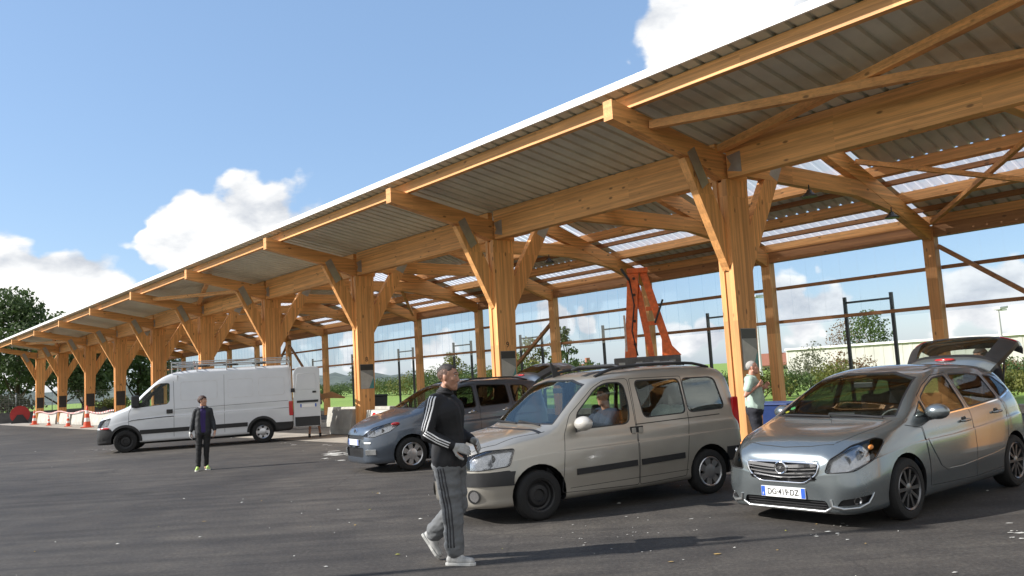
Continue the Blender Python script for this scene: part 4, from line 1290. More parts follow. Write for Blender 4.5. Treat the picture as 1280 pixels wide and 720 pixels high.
# ===== 2. champagne family van with the driver
ber = empty('family_car', (-.21, 10.62, 0), R(29.5))
ber.scale = (.965, .985, .945)
tag(ber, 'champagne high roofed family car with a driver inside and black roof rails', 'car')
sp = dict(wb=2.693, wr=.305, arch=.36, tread=.735, ymax=.862, zmid=.44, tuck=.04, step=.07, crown=.7, swage=.004,
  zt=[(-.80, .60), (-.792, .72), (-.76, .83), (-.68, .915), (-.5, .985), (-.2, 1.055), (.1, 1.105), (.22, 1.14), (.5, 1.37), (.8, 1.61), (.98, 1.715), (1.3, 1.775), (2.0, 1.805), (2.8, 1.79), (3.15, 1.74), (3.26, 1.62), (3.32, 1.15), (3.34, .6)],
  zb=[(-.80, .36), (-.792, .26), (-.76, .20), (-.5, .19), (0, .2), (3.1, .25), (3.32, .32), (3.34, .45)],
  ym=[(-.80, .33), (-.792, .43), (-.76, .54), (-.66, .66), (-.45, .77), (-.2, .825), (.1, .855), (.6, .862), (2.8, .862), (3.15, .855), (3.28, .835), (3.33, .79), (3.34, .7)],
  yl=[(-.80, .29), (-.792, .37), (-.76, .47), (-.66, .58), (-.45, .69), (-.2, .75), (.1, .785), (.4, .805), (.8, .815), (2.8, .815), (3.15, .81), (3.28, .79), (3.33, .75), (3.34, .66)],
  zl=[(-.80, .54), (-.792, .66), (-.76, .75), (-.66, .83), (-.45, .90), (-.2, .955), (.1, .99), (.4, 1.01), (1, 1.02), (3.1, 1.06), (3.28, 1.02), (3.33, .9), (3.34, .58)],
  yr=[(-.80, .25), (-.76, .41), (-.66, .50), (-.45, .60), (-.2, .675), (.1, .71), (.25, .745), (.5, .735), (.95, .695), (1.3, .685), (2.8, .685), (3.15, .685), (3.27, .68), (3.34, .6)],
  zr=[(-.80, .57), (-.76, .795), (-.66, .88), (-.45, .945), (-.2, 1.01), (.1, 1.055), (.25, 1.09), (.5, 1.27), (.95, 1.60), (1.3, 1.675), (2.0, 1.70), (2.9, 1.685), (3.15, 1.64), (3.26, 1.5), (3.32, 1.05), (3.34, .59)])
ws = [(-.69, 1.15), (-.35, 1.155), (.35, 1.155), (.69, 1.15), (.625, 1.60), (.3, 1.665), (-.3, 1.665), (-.625, 1.60)]
sp['glass'] = [('windscreen', ws, 'front', lambda c, n: n.x < -.2 and n.z > .15 and c.z > 1.08 and c.x > .0, GLASS, False, None),
  ('side_window', round_poly([(.62, 1.06), (1.40, 1.075), (1.43, 1.30), (1.40, 1.60), (1.14, 1.605), (.98, 1.55), (.62, 1.235)], .09), 'side', LEFT, GLASS, True, 0),
  ('rear_side_window', round_poly([(1.66, 1.13), (2.36, 1.145), (2.34, 1.60), (1.60, 1.61)], .07), 'side', LEFT, GLASS, True, None),
  ('rear_side_window', round_poly([(2.42, 1.145), (3.06, 1.16), (2.98, 1.56), (2.90, 1.595), (2.40, 1.60)], .08), 'side', LEFT, GLASS, True, None)]
NOSE = lambda c, n: c.x < .0 and c.y < .1 and (n.x < -.05 or n.y < -.05)
hl = round_poly(proj_frame(35, [(-.78, -.33, .655), (-.66, -.60, .655), (-.38, -.79, .69), (-.32, -.79, .895), (-.58, -.62, .885), (-.74, -.38, .81)]), .04)
bump_ = proj_frame(45, [(-.80, .60, .47), (-.80, .60, .635), (-.79, -.30, .635), (-.45, -.82, .66), (-.42, -.84, .60), (-.52, -.82, .47)])
fd = round_poly([(.30, .30), (1.47, .27), (1.50, 1.0), (1.49, 1.655), (1.12, 1.65), (.92, 1.56), (.52, 1.24), (.40, 1.0)], .05)
sdr = round_poly([(1.485, .27), (2.26, .30), (2.33, .75), (2.39, 1.05), (2.385, 1.64), (1.52, 1.65), (1.515, 1.0)], .03)
sp['panels'] = [('headlight', hl, 35, NOSE, LENS, True, 0.0),
  ('bumper', [(-.80, .465), (.80, .465), (.80, .63), (-.80, .63)], 'front', lambda c, n: n.x < -.15 and c.x < -.3, BLACKP, False, -.012),
  ('bumper', round_poly([(-.70, .465), (-.44, .465), (-.37, .56), (-.36, .645), (-.62, .63)], .04), 'side', LEFT, BLACKP, True, -.012),
  ('bumper', [(2.98, .43), (3.34, .43), (3.34, .62), (3.0, .62)], 'side', LEFT, BLACKP, True, -.012),
  ('door', fd, 'side', LEFT, P_BER, True, 0.0), ('sliding_door', sdr, 'side', LEFT, P_BER, True, 0.0)]
res, bvh = vehicle(ber, sp, P_BER)
for nb, side in res['headlight']:
    s = -1 if side == 0 else 1
    lamp_unit(nb, ber, 'headlight', .06, [(-.64, s * .46, .755, .075, s * 12), (-.52, s * .61, .775, .062, s * 25)])
for s in ('side', 'right'):
    sg = -1 if s == 'side' else 1
    mb = MB(); ribbon(bvh, s, fd + [fd[0]], .007, '', None, None, .0012, .04, mb); ribbon(bvh, s, sdr + [sdr[0]], .007, '', None, None, .0012, .04, mb)
    mb.build('door_shut_line', [SEAM], ber, True, 40)
    for p in ([(.52, .535), (1.45, .555)], [(1.52, .555), (2.24, .575)]):
        ribbon(bvh, s, p, .075, 'rub_strip', BLACKP, ber, .014)
    ribbon(bvh, s, [(1.50, 1.045), (2.95, 1.075)], .012, 'slide_rail', SEAM, ber, .001)
    ribbon(bvh, s, [(.42, .345), (2.30, .375)], .006, 'sill_line', SEAM, ber, .001)
    # square handle recess shared by both doors
    p, n = surf(bvh, s, 1.49, .97)
    MB().box(1.40, 1.60, p.y - .006 if sg > 0 else p.y - .007, p.y + .007 if sg > 0 else p.y + .006, .91, 1.02).build('handle_recess', [SEAM], ber, bevel=.004)
    for x in (1.445, 1.555):
        MB().box(x - .032, x + .032, min(p.y, p.y + sg * .022), max(p.y, p.y + sg * .022), .925, 1.005).build('door_handle', [P_BER], ber, bevel=.01)
    mirror_pod(ber, .60, sg * .80, 1.13, sg, mat('mirror_pale_shell', (.50, .48, .44), .35, .2, coat=.6) if sg < 0 else P_BER, None, 1.05)
    MB().box(3.20, 3.325, sg * .79 - .02, sg * .79 + .02, .80, 1.30).build('tail_lamp', [RED], ber, bevel=.02)
    # roof rails
    pts = []
    for i in range(15):
        x = 1.05 + 1.95 * i / 14
        p, n = surf(bvh, 'top', x, sg * .60)
        pts.append(p + Vector((0, 0, .004 + .055 * min(1, 6 * min(i, 14 - i) / 14))))
    MB().tube(pts, .021, 8).build('roof_rail', [BLACKP], ber, True, 50)
mb = MB()
for x in (1.5, 2.55):
    mb.tube([(x, -.62, 1.80), (x, -.4, 1.845), (x, .4, 1.845), (x, .62, 1.80)], .018, 8)
mb.build('roof_bar', [BLACKP], ber, True, 50)
ribbon(bvh, 'top', [(1.02, -.40), (1.9, -.40)], .12, 'roof_hatch_panel', BLACKP, ber, .004)
ribbon(bvh, 'top', [(1.02, .40), (1.9, .40)], .12, 'roof_hatch_panel', BLACKP, ber, .004)
ribbon(bvh, 'top', [(-.70, -.45), (-.45, -.60), (0, -.70), (.16, -.74)], .008, 'bonnet_shut_line', SEAM, ber, .001)
ribbon(bvh, 'top', [(.10, -.73), (.04, -.4), (.02, 0), (.04, .4), (.10, .73)], .05, 'cowl_panel', BLACKP, ber, .002)
MB().prism([(1.0, 1.715), (1.12, 1.75), (.98, 1.93), (.965, 1.93)], .30, .312).build('aerial', [BLACKP], ber)
def nose_x(y, z):
    p, n = surf(bvh, 'front', y, z); return p.x if p is not None else -.75
for s in (-1, 1):
    h = bvh.find_nearest(Vector((-.74, s * .55, .35))); q = h[1].to_track_quat('Z', 'Y').to_matrix().to_4x4()
    MB().lathe([(.078, -.004), (.085, .01), (.068, .012), (.06, -.02)], 22, M=Matrix.Translation(h[0]) @ q).build('fog_light', [BLACKP], ber, True, 50)
    MB().lathe([(.0, .006), (.062, .006), (.062, -.01)], 22, M=Matrix.Translation(h[0]) @ q).build('fog_lens', [CHROME], ber, True, 50)
# front grille slats with double chevron between the lamps
mb = MB()
for zz in (.70, .74, .78): mb.tube([(nose_x(y, zz) - .002, y, zz) for y in [-.30 + .6 * i / 8 for i in range(9)]], .012, 6)
mb.build('grille', [GRILLE], ber, True, 50)
bx = nose_x(0, .82) - .012
mb = MB()
for dz in (0, .045):
    for s in (-1, 1): mb.bar((bx, 0, .82 + dz), (bx + .004, s * .085, .76 + dz), .012, .026, up=(1, 0, 0))
mb.build('badge', [CHROME], ber)
Mp = Matrix.Translation((nose_x(0, .52) - .016, 0, .54)) @ Euler((R(90), 0, R(-90))).to_matrix().to_4x4()
plate_eu(ber, Mp, '', ink=INK)
for s in (-1, 1):
    make_wheel(ber, 0, s * .745, .305, .19, 'steel', s, 0, .195)
    make_wheel(ber, 2.693, s * .745, .305, .19, 'cap', s, 0, .20)
for y in (-.36, .36): seat(ber, 1.0, y, .42)
MB().prism([(1.95, .45), (2.45, .45), (2.62, 1.1), (2.5, 1.12), (2.35, .62), (1.95, .60)], -.6, .6).build('rear_bench', [SEATM], ber, bevel=.03)
MB().prism([(.22, 1.0), (.2, .5), (.6, .5), (.68, .8), (.70, .98), (.6, 1.06), (.4, 1.07)], -.68, .68).build('dashboard', [CABIN], ber, bevel=.02)
steering_wheel(ber, .84, -.36, .98, .19, 55)
MB().box(.86, .89, -.12, .12, 1.50, 1.57).build('rear_view_mirror', [BLACKP], ber, bevel=.01)
for y0, y1 in ((-.60, .0), (-.02, .56)):
    pts = []
    for i in range(9):
        y = y0 + (y1 - y0) * i / 8; p, n = surf(bvh, 'top', .19 + .06 * i / 8, y)
        if p is not None: pts.append(p + n * .022)
    MB().tube(pts, .011, 6).build('wiper', [BLACKP], ber, True, 50)

# ===== 3. slate blue small family car, tailgate raised, behind the walking man
c3 = empty('compact_car', (-2.50, 16.90, 0), R(31))
tag(c3, 'slate blue compact car with raised dark tailgate behind the man in the striped jacket', 'car')
sp = dict(wb=2.54, wr=.315, arch=.36, tread=.745, ymax=.865, zmid=.46, tuck=.045, step=.075,
  zt=[(-.84, .58), (-.832, .68), (-.80, .78), (-.70, .875), (-.5, .97), (-.2, 1.065), (.05, 1.125), (.15, 1.155), (.5, 1.36), (.85, 1.535), (1.1, 1.61), (1.6, 1.665), (2.3, 1.66), (2.85, 1.62), (3.05, 1.56), (3.16, 1.34), (3.22, 1.0), (3.24, .6)],
  zb=[(-.84, .36), (-.832, .25), (-.80, .18), (-.5, .17), (0, .18), (2.9, .22), (3.2, .3), (3.24, .42)],
  ym=[(-.84, .30), (-.832, .40), (-.80, .52), (-.68, .665), (-.45, .78), (-.2, .835), (.1, .86), (.6, .865), (2.4, .865), (2.8, .85), (3.1, .80), (3.2, .72), (3.24, .6)],
  yl=[(-.84, .26), (-.832, .34), (-.80, .44), (-.68, .57), (-.45, .68), (-.2, .75), (.1, .79), (.6, .81), (2.4, .81), (2.8, .795), (3.1, .745), (3.2, .66), (3.24, .52)],
  zl=[(-.84, .55), (-.832, .64), (-.80, .71), (-.68, .80), (-.45, .90), (-.2, .975), (.1, 1.015), (.6, 1.03), (1.6, 1.06), (2.8, 1.12), (3.1, 1.05), (3.2, .85), (3.24, .57)],
  yr=[(-.84, .22), (-.80, .38), (-.68, .49), (-.45, .59), (-.2, .67), (.1, .715), (.25, .745), (.5, .725), (1.0, .67), (1.5, .645), (2.7, .64), (3.0, .625), (3.2, .55), (3.24, .45)],
  zr=[(-.84, .565), (-.80, .75), (-.68, .85), (-.45, .945), (-.2, 1.03), (.1, 1.075), (.25, 1.11), (.5, 1.245), (1.0, 1.49), (1.5, 1.575), (2.3, 1.57), (2.8, 1.53), (3.03, 1.47), (3.16, 1.25), (3.22, .95), (3.24, .58)])
ws = [(-.69, 1.165), (-.35, 1.17), (.35, 1.17), (.69, 1.165), (.60, 1.50), (.3, 1.57), (-.3, 1.57), (-.60, 1.50)]
sp['glass'] = [('windscreen', ws, 'front', lambda c, n: n.x < -.2 and n.z > .15 and c.z > 1.08 and c.x > -.02, GLASS, False, None),
  ('quarter_window', round_poly([(.36, 1.09), (.66, 1.085), (.66, 1.265)], .02), 'side', LEFT, GLASS, True, None),
  ('side_window', round_poly([(.74, 1.085), (1.44, 1.105), (1.42, 1.525), (1.2, 1.515), (.98, 1.43), (.74, 1.30)], .05), 'side', LEFT, GLASS_D, True, 0),
  ('side_window', round_poly([(1.54, 1.11), (2.22, 1.135), (2.20, 1.50), (1.53, 1.53)], .05), 'side', LEFT, GLASS_D, True, 1),
  ('rear_quarter_window', round_poly([(2.33, 1.15), (2.74, 1.18), (2.72, 1.42), (2.64, 1.47), (2.32, 1.49)], .05), 'side', LEFT, GLASS_D, True, None)]
hl = round_poly(proj_frame(40, [(-.79, -.36, .69), (-.66, -.60, .67), (-.42, -.76, .76), (-.20, -.79, .90), (-.34, -.72, .925), (-.60, -.52, .85)]), .03)
fd = [(.40, .30), (1.48, .28), (1.52, 1.05), (1.485, 1.555), (1.18, 1.545), (.94, 1.455), (.70, 1.33), (.70, 1.05), (.38, .98)]
rd = [(1.49, .28), (2.16, .31), (2.26, .6), (2.29, 1.1), (2.26, 1.52), (1.495, 1.555), (1.53, 1.05)]
sp['panels'] = [('headlight', hl, 40, lambda c, n: c.x < .1 and c.y < .1 and (n.x < -.05 or n.y < -.05), LENS, True, 0.0),
  ('grille', round_poly([(-.44, .48), (.44, .48), (.42, .30), (-.42, .30)], .04), 'front', lambda c, n: n.x < -.2 and c.x < -.4, GRILLE, False, .03),
  ('upper_grille', round_poly([(-.42, .71), (.42, .71), (.44, .64), (-.44, .64)], .02), 'front', lambda c, n: n.x < -.2 and c.x < -.4, GRILLE, False, .02),
  ('door', fd, 'side', LEFT, P_C3, True, 0.0), ('door', rd, 'side', LEFT, P_C3, True, 0.0)]
sp['tail'] = round_poly([(-.52, .62), (.52, .62), (.58, 1.0), (.55, 1.42), (.3, 1.53), (-.3, 1.53), (-.55, 1.42), (-.58, 1.0)], .06)
res, bvh = vehicle(c3, sp, P_C3)
for nb, side in res['headlight']:
    s = -1 if side == 0 else 1
    lamp_unit(nb, c3, 'headlight', .055, [(-.65, s * .52, .745, .055, s * 12), (-.52, s * .63, .78, .05, s * 25)])
for s in ('side', 'right'):
    sg = -1 if s == 'side' else 1
    mb = MB(); ribbon(bvh, s, fd + [fd[0]], .007, '', None, None, .0012, .05, mb); ribbon(bvh, s, rd[:5], .007, '', None, None, .0012, .05, mb)
    mb.build('door_shut_line', [SEAM], c3, True, 40)
    for x in (1.34, 2.12): door_handle(c3, bvh, x, 1.0, sg, CHROME)
    mirror_pod(c3, .64, sg * .79, 1.15, sg, P_C3, None, 1.0)
    pts = []
    for i in range(13):
        x = 1.2 + 1.6 * i / 12; p, n = surf(bvh, 'top', x, sg * .58); pts.append(p + Vector((0, 0, .004 + .04 * min(1, 5 * min(i, 12 - i) / 12))))
    MB().tube(pts, .016, 8).build('roof_rail', [BLACKP], c3, True, 50)
    # chrome framed fog lamps
    h = bvh.find_nearest(Vector((-.72, sg * .58, .40))); q = h[1].to_track_quat('Z', 'Y').to_matrix().to_4x4()
    MB().box(-.11, .11, -.05, .05, -.01, .008, M=Matrix.Translation(h[0]) @ q).build('fog_light', [SATIN], c3, bevel=.004)
    h = bvh.find_nearest(Vector((-.75, sg * .52, .56))); q = h[1].to_track_quat('Z', 'Y').to_matrix().to_4x4()
    MB().box(-.07, .07, -.018, .018, -.01, .006, M=Matrix.Translation(h[0]) @ q).build('daytime_lamp', [SATIN], c3, bevel=.004)
    h = bvh.find_nearest(Vector((-.28, sg * .76, .90)))
    MB().ball(h[0], (.10, .03, .03)).build('indicator', [RED], c3, True)
def nose_x(y, z):
    p, n = surf(bvh, 'front', y, z); return p.x if p is not None else -.8
Mp = Matrix.Translation((nose_x(0, .58) - .008, 0, .58)) @ Euler((R(90), 0, R(-90))).to_matrix().to_4x4()
plate_eu(c3, Mp, '', ink=INK)
bx = nose_x(0, .78) - .006
mb = MB()
for dz in (0, .045):
    for s in (-1, 1): mb.bar((bx, 0, .79 + dz), (bx + .004, s * .09, .73 + dz), .012, .026, up=(1, 0, 0))
mb.build('badge', [CHROME], c3)
for s in (-1, 1):
    for wx in (0, 2.54): make_wheel(c3, wx, s * .755, .315, .2, 'cap', s, 0, .215)
for y in (-.36, .36): seat(c3, .98, y, .42)
MB().prism([(1.85, .45), (2.3, .45), (2.46, 1.08), (2.34, 1.1), (2.2, .62), (1.85, .60)], -.6, .6).build('rear_bench', [SEATM], c3, bevel=.03)
MB().prism([(.2, 1.0), (.18, .5), (.55, .5), (.66, .8), (.68, 1.0), (.56, 1.08), (.36, 1.1)], -.68, .68).build('dashboard', [CABIN], c3, bevel=.02)
steering_wheel(c3, .82, -.36, 1.0)
tailgate(c3, 2.98, 1.595, 27, [(-.02, .54, .02), (.12, .60, .05), (.40, .64, .04), (.66, .67, .0), (.85, .67, -.08), (1.0, .66, -.18), (1.08, .62, -.32)], .08, (.14, .62), P_C3, BLACKP, GLASS_D, None)

# ===== 4. white panel van with the rear door open
van = empty('panel_van', (-12.46, 27.17, 0), R(15.3))
tag(van, 'long white panel van with a ladder rack and its rear door swung open', 'van')
sp = dict(wb=4.08, wr=.345, arch=.42, tread=.86, ymax=.995, zmid=.36, tuck=.04, step=.1, bulge=.02, swage=.008, crown=.75,
  zt=[(-.86, .62), (-.852, .85), (-.80, 1.0), (-.66, 1.12), (-.4, 1.25), (-.1, 1.36), (.05, 1.42), (.5, 1.84), (.85, 2.14), (1.15, 2.33), (1.5, 2.43), (2.2, 2.48), (4.85, 2.48), (4.98, 2.44), (5.02, 2.3), (5.03, .9)],
  zb=[(-.86, .42), (-.852, .31), (-.8, .27), (0, .28), (4.8, .33), (5.02, .42), (5.03, .55)],
  ym=[(-.86, .55), (-.852, .68), (-.80, .79), (-.66, .88), (-.4, .945), (0, .98), (.6, .995), (4.85, .995), (5.0, .985), (5.03, .95)],
  yl=[(-.86, .50), (-.852, .62), (-.80, .71), (-.66, .79), (-.4, .865), (0, .915), (.6, .955), (1.2, .97), (4.85, .97), (5.0, .96), (5.03, .93)],
  zl=[(-.86, .56), (-.852, .78), (-.80, .90), (-.66, 1.01), (-.4, 1.12), (0, 1.24), (.6, 1.32), (1.2, 1.36), (4.85, 1.42), (5.0, 1.42), (5.03, .85)],
  yr=[(-.86, .42), (-.80, .62), (-.66, .70), (-.4, .77), (0, .83), (.25, .86), (.6, .855), (1.1, .845), (1.5, .835), (4.85, .835), (5.03, .80)],
  zr=[(-.86, .59), (-.80, .95), (-.66, 1.07), (-.4, 1.19), (0, 1.32), (.25, 1.50), (.6, 1.82), (1.1, 2.20), (1.5, 2.31), (2.2, 2.35), (4.85, 2.35), (5.0, 2.3), (5.03, .88)])
ws = [(-.80, 1.50), (-.4, 1.46), (.4, 1.46), (.80, 1.50), (.75, 2.10), (.4, 2.17), (-.4, 2.17), (-.75, 2.10)]
sp['glass'] = [('windscreen', ws, 'front', lambda c, n: n.x < -.2 and n.z > .1 and c.z > 1.38 and c.x > -.1, GLASS, False, None),
  ('side_window', round_poly([(.26, 1.36), (1.22, 1.43), (1.28, 1.52), (1.28, 2.06), (1.0, 2.06), (.86, 1.99), (.52, 1.68)], .06), 'side', LEFT, GLASS, True, 0)]
hl = round_poly(proj_frame(40, [(-.83, -.56, .80), (-.70, -.80, .80), (-.48, -.88, .84), (-.38, -.84, 1.08), (-.60, -.74, 1.04), (-.76, -.58, .96)]), .04)
BUMPR = lambda c, n: c.x < -.2 and (n.x < -.05 or abs(n.y) > .1)
sp['panels'] = [('headlight', hl, 40, lambda c, n: c.x < 0 and c.y < .1 and (n.x < -.05 or n.y < -.05), LENS, True, 0.0),
  ('bumper', [(-.90, .28), (.90, .28), (.90, .70), (-.90, .70)], 'front', lambda c, n: n.x < -.3 and c.x < -.45, BLACKP, False, -.01),
  ('bumper', [(-.85, .28), (-.30, .28), (-.36, .64), (-.42, .74), (-.85, .74)], 'side', LEFT, BLACKP, True, -.01),
  ('bumper', [(4.46, .33), (5.04, .36), (5.04, .62), (4.46, .62)], 'side', LEFT, BLACKP, True, -.01),
  ('door', round_poly([(.10, .42), (.46, .38), (1.40, .38), (1.42, 1.4), (1.40, 2.13), (.98, 2.13), (.78, 2.0), (.20, 1.44)], .05), 'side', LEFT, P_VAN, True, 0.0)]
sp['tail'] = round_poly([(-.80, .60), (.80, .60), (.82, 1.4), (.76, 2.30), (-.76, 2.30), (-.82, 1.4)], .05)
res, bvh = vehicle(van, sp, P_VAN)
for nb, side in res['headlight']:
    s = -1 if side == 0 else 1
    lamp_unit(nb, van, 'headlight', .06, [(-.66, s * .72, .92, .085, s * 25)])
    h = bvh.find_nearest(Vector((-.60, s * .86, .765)))
    q = h[1].to_track_quat('Z', 'Y').to_matrix().to_4x4()
    MB().ball(h[0], (.20, .03, .035), M=Euler((0, 0, s * R(30))).to_matrix().to_4x4()).build('indicator', [RED], van, True)
for s in ('side', 'right'):
    sg = -1 if s == 'side' else 1
    mb = MB(); ribbon(bvh, s, [(.10, .42), (.10, 1.2), (.20, 1.44)], .010, '', None, None, .0012, .06, mb); ribbon(bvh, s, [(1.41, .40), (1.425, 1.4), (1.40, 2.13)], .010, '', None, None, .0012, .06, mb)
    ribbon(bvh, s, [(2.92, .42), (2.92, 2.25)], .008, '', None, None, .0012, .06, mb); ribbon(bvh, s, [(1.45, 1.24), (4.9, 1.30)], .010, '', None, None, .0012, .06, mb)
    mb.build('door_shut_line', [SEAM], van, True, 40)
    ribbon(bvh, s, [(.42, .60), (3.62, .62)], .13, 'rub_strip', BLACKP, van, .014)
    for (a0, a1) in ((1.62, 2.71), (3.04, 3.80), (3.98, 4.78)):
        pn = round_poly([(a0, 1.50), (a1, 1.50), (a1, 2.08), (a0, 2.08)], .08)
        ribbon(bvh, s, pn + [pn[0]], .022, 'side_pressing', mat('pressing_edge_white', (.55, .56, .57), .45, coat=.5), van, .004, .06)
    for wx in (0, 4.08):
        mb = MB(); rr = .45
        arc = [(wx + rr * math.cos(R(a)), .365 + rr * math.sin(R(a))) for a in range(-4, 186, 8)]
        ribbon(bvh, s, arc, .075, 'wheel_arch_trim', BLACKP, van, .012, .06)
    p, n = surf(bvh, s, 1.30, 1.20)
    MB().box(1.20, 1.38, min(p.y, p.y + sg * .03) - .004, max(p.y, p.y + sg * .03), 1.12, 1.25).build('door_handle', [BLACKP], van, bevel=.012)
    MB().box(.18, .42, sg * 1.02 - .03, sg * 1.02 + .12 * sg + .03 if sg > 0 else sg * 1.02 + .05, 1.36, 1.74).build('door_mirror', [BLACKP], van, bevel=.05)
    MB().box(.22, .40, min(sg * .90, sg * 1.0), max(sg * .90, sg * 1.0), 1.36, 1.42).build('mirror_foot', [BLACKP], van, bevel=.02)
    p, n = surf(bvh, s, .75, 1.6)
    MB().bar((.62, sg * .935, 1.40), (.62, sg * .895, 1.78), .03, .03).build('window_bar', [BLACKP], van)
    MB().box(4.90, 5.045, min(sg * .90, sg * 1.0), max(sg * .90, sg * 1.0), .80, 1.28).build('tail_lamp', [RED], van, bevel=.03)
def nose_x(y, z):
    p, n = surf(bvh, 'front', y, z); return p.x if p is not None else -.8
mb = MB()
for zz in (.74, .80, .86): mb.tube([(nose_x(y, zz) - .004, y, zz) for y in [-.45 + .9 * i / 8 for i in range(9)]], .018, 6)
mb.build('grille', [GRILLE], van, True, 50)
bx = nose_x(0, .95) - .01
MB().prism([(0, .86), (.085, .97), (0, 1.08), (-.085, .97)], bx, bx + .014, 'yz').build('badge', [CHROME], van)
for s in (-1, 1):
    for wx in (0, 4.08): make_wheel(van, wx, s * .875, .345, .225, 'van' if wx else 'steel', s, 0, .21)
for y in (-.55, .1, .6): seat(van, 1.02, y, .72)
MB().prism([(.15, 1.25), (.15, .7), (.55, .7), (.68, 1.0), (.68, 1.26), (.5, 1.36), (.3, 1.36)], -.8, .8).build('dashboard', [CABIN], van, bevel=.02)
steering_wheel(van, .80, -.52, 1.28, .22, 40)
MB().box(1.50, 1.53, -.88, .88, .6, 2.3).build('bulkhead', [mat('bulkhead_white', (.6, .6, .6), .6)], van)
# ladder rack
mb = MB()
for y in (-.80, .80): mb.tube([(1.35, y, 2.60), (4.95, y, 2.60)], .02, 6); mb.tube([(1.35, y, 2.71), (4.95, y, 2.71)], .014, 6)
for x in (1.35, 2.1, 3.0, 3.9, 4.95):
    mb.tube([(x, -.80, 2.60), (x, .80, 2.60)], .02, 6)
    for y in (-.80, .80): mb.tube([(x, y, 2.36), (x, y, 2.71)], .016, 6)
mb.tube([(1.35, -.8, 2.71), (1.35, .8, 2.71)], .02, 6); mb.tube([(4.95, -.8, 2.56), (4.95, .8, 2.56)], .05, 8)
mb.build('ladder_rack', [STEEL], van, True, 40)
mb = MB()
for x in (2.1, 3.0, 3.9): mb.box(x - .12, x + .3, -.5, .5, 2.56, 2.61)
mb.build('roof_crossmember', [DARKSTEEL], van)
# open rear doors: left one swung out in line with the side, right one swung the far way
for s, swing in ((-1, -6), (1, 8)):
    d = empty('rear_door', (5.05, s * .965, 0), R(swing) , van)
    prof = round_poly([(.02, .42), (.86, .42), (.86, 2.30), (.72, 2.36), (.14, 2.36), (.02, 2.2)], .08)
    MB().prism(prof, -.03 if s < 0 else -.02, .02 if s < 0 else .03).build('door_panel', [P_VAN], d, bevel=.012)
    yy = -.031 if s < 0 else .031
    def bx_(x0, x1, z0, z1, t, nm, m_): return MB().box(x0, x1, min(yy, yy + (-t if s < 0 else t)), max(yy, yy + (-t if s < 0 else t)), z0, z1).build(nm, [m_], d, bevel=.004)
    bx_(.05, .84, .44, .74, .02, 'door_bumper_strip', BLACKP)
    bx_(.12, .80, 1.20, 1.27, .03, 'plate_lamp_strip', BLACKP)
    bx_(.62, .74, 1.50, 1.56, .02, 'door_handle', BLACKP)
    pr = round_poly([(.10, 1.62), (.76, 1.62), (.72, 2.14), (.14, 2.14)], .08)
    mb = MB(); mb.tube([(a, yy, b) for a, b in pr], .008, 6, closed=True); mb.build('door_pressing', [P_VAN], d, True)
    if s < 0:
        M_ = Matrix.Translation((.48, yy, 1.10)) @ Euler((R(90), 0, 0)).to_matrix().to_4x4()
        plate_eu(d, M_, '', ink=INK)
    MB().box(-.06, .06, min(yy, yy * 2.2), max(yy, yy * 2.2), 1.55, 1.68).build('hinge', [BLACKP], d, bevel=.006)
# ------------------------------------------------------------------ trees, hedges, far buildings
BARK = mat('tree_bark', (.07, .05, .035), .9, scale=8, var=.3)
LEAF = [leaf_mat('leaves_dark', (.040, .072, .022), (.085, .13, .04)), leaf_mat('leaves_mid', (.04, .075, .018), (.085, .13, .03)),
        leaf_mat('leaves_yellow', (.09, .11, .02), (.19, .19, .04)), leaf_mat('leaves_rust', (.12, .06, .025), (.20, .12, .045)), leaf_mat('leaves_grey', (.10, .11, .07), (.19, .19, .12))]

def leaf_mesh(rng, blobs, count, size, name):
    """leaf clumps spread through ellipsoids; blobs = (centre, radii)"""
    vs = []; fs = []
    vol = [b[1][0] * b[1][1] * b[1][2] for b in blobs]; tot = sum(vol)
    for (c, r), v in zip(blobs, vol):
        k = max(20, int(count * v / tot))
        for _ in range(k):
            d = Vector((rng.gauss(0, 1), rng.gauss(0, 1), rng.gauss(0, 1))).normalized()
            q = rng.random() ** .42
            p = Vector((c[0] + d.x * r[0] * q, c[1] + d.y * r[1] * q, c[2] + d.z * r[2] * q))
            if mnoise.noise(p * (.9 / max(.3, max(r) * .35))) < -.12: continue
            s = size * rng.uniform(.55, 1.35)
            a = Vector((rng.gauss(0, 1), rng.gauss(0, 1), rng.gauss(0, .7))).normalized(); b = a.orthogonal().normalized()
            b = (Matrix.Rotation(rng.uniform(0, 6.28), 3, a) @ b); c2 = a.cross(b)
            o = len(vs)
            vs += [p - b * s * .6, p + c2 * s * .35 + a * s * .12, p + b * s * .6, p - c2 * s * .35 + a * s * .12]
            fs.append((o, o + 1, o + 2, o + 3))
    me = bpy.data.meshes.new(name); me.from_pydata([tuple(v) for v in vs], [], fs)
    return me

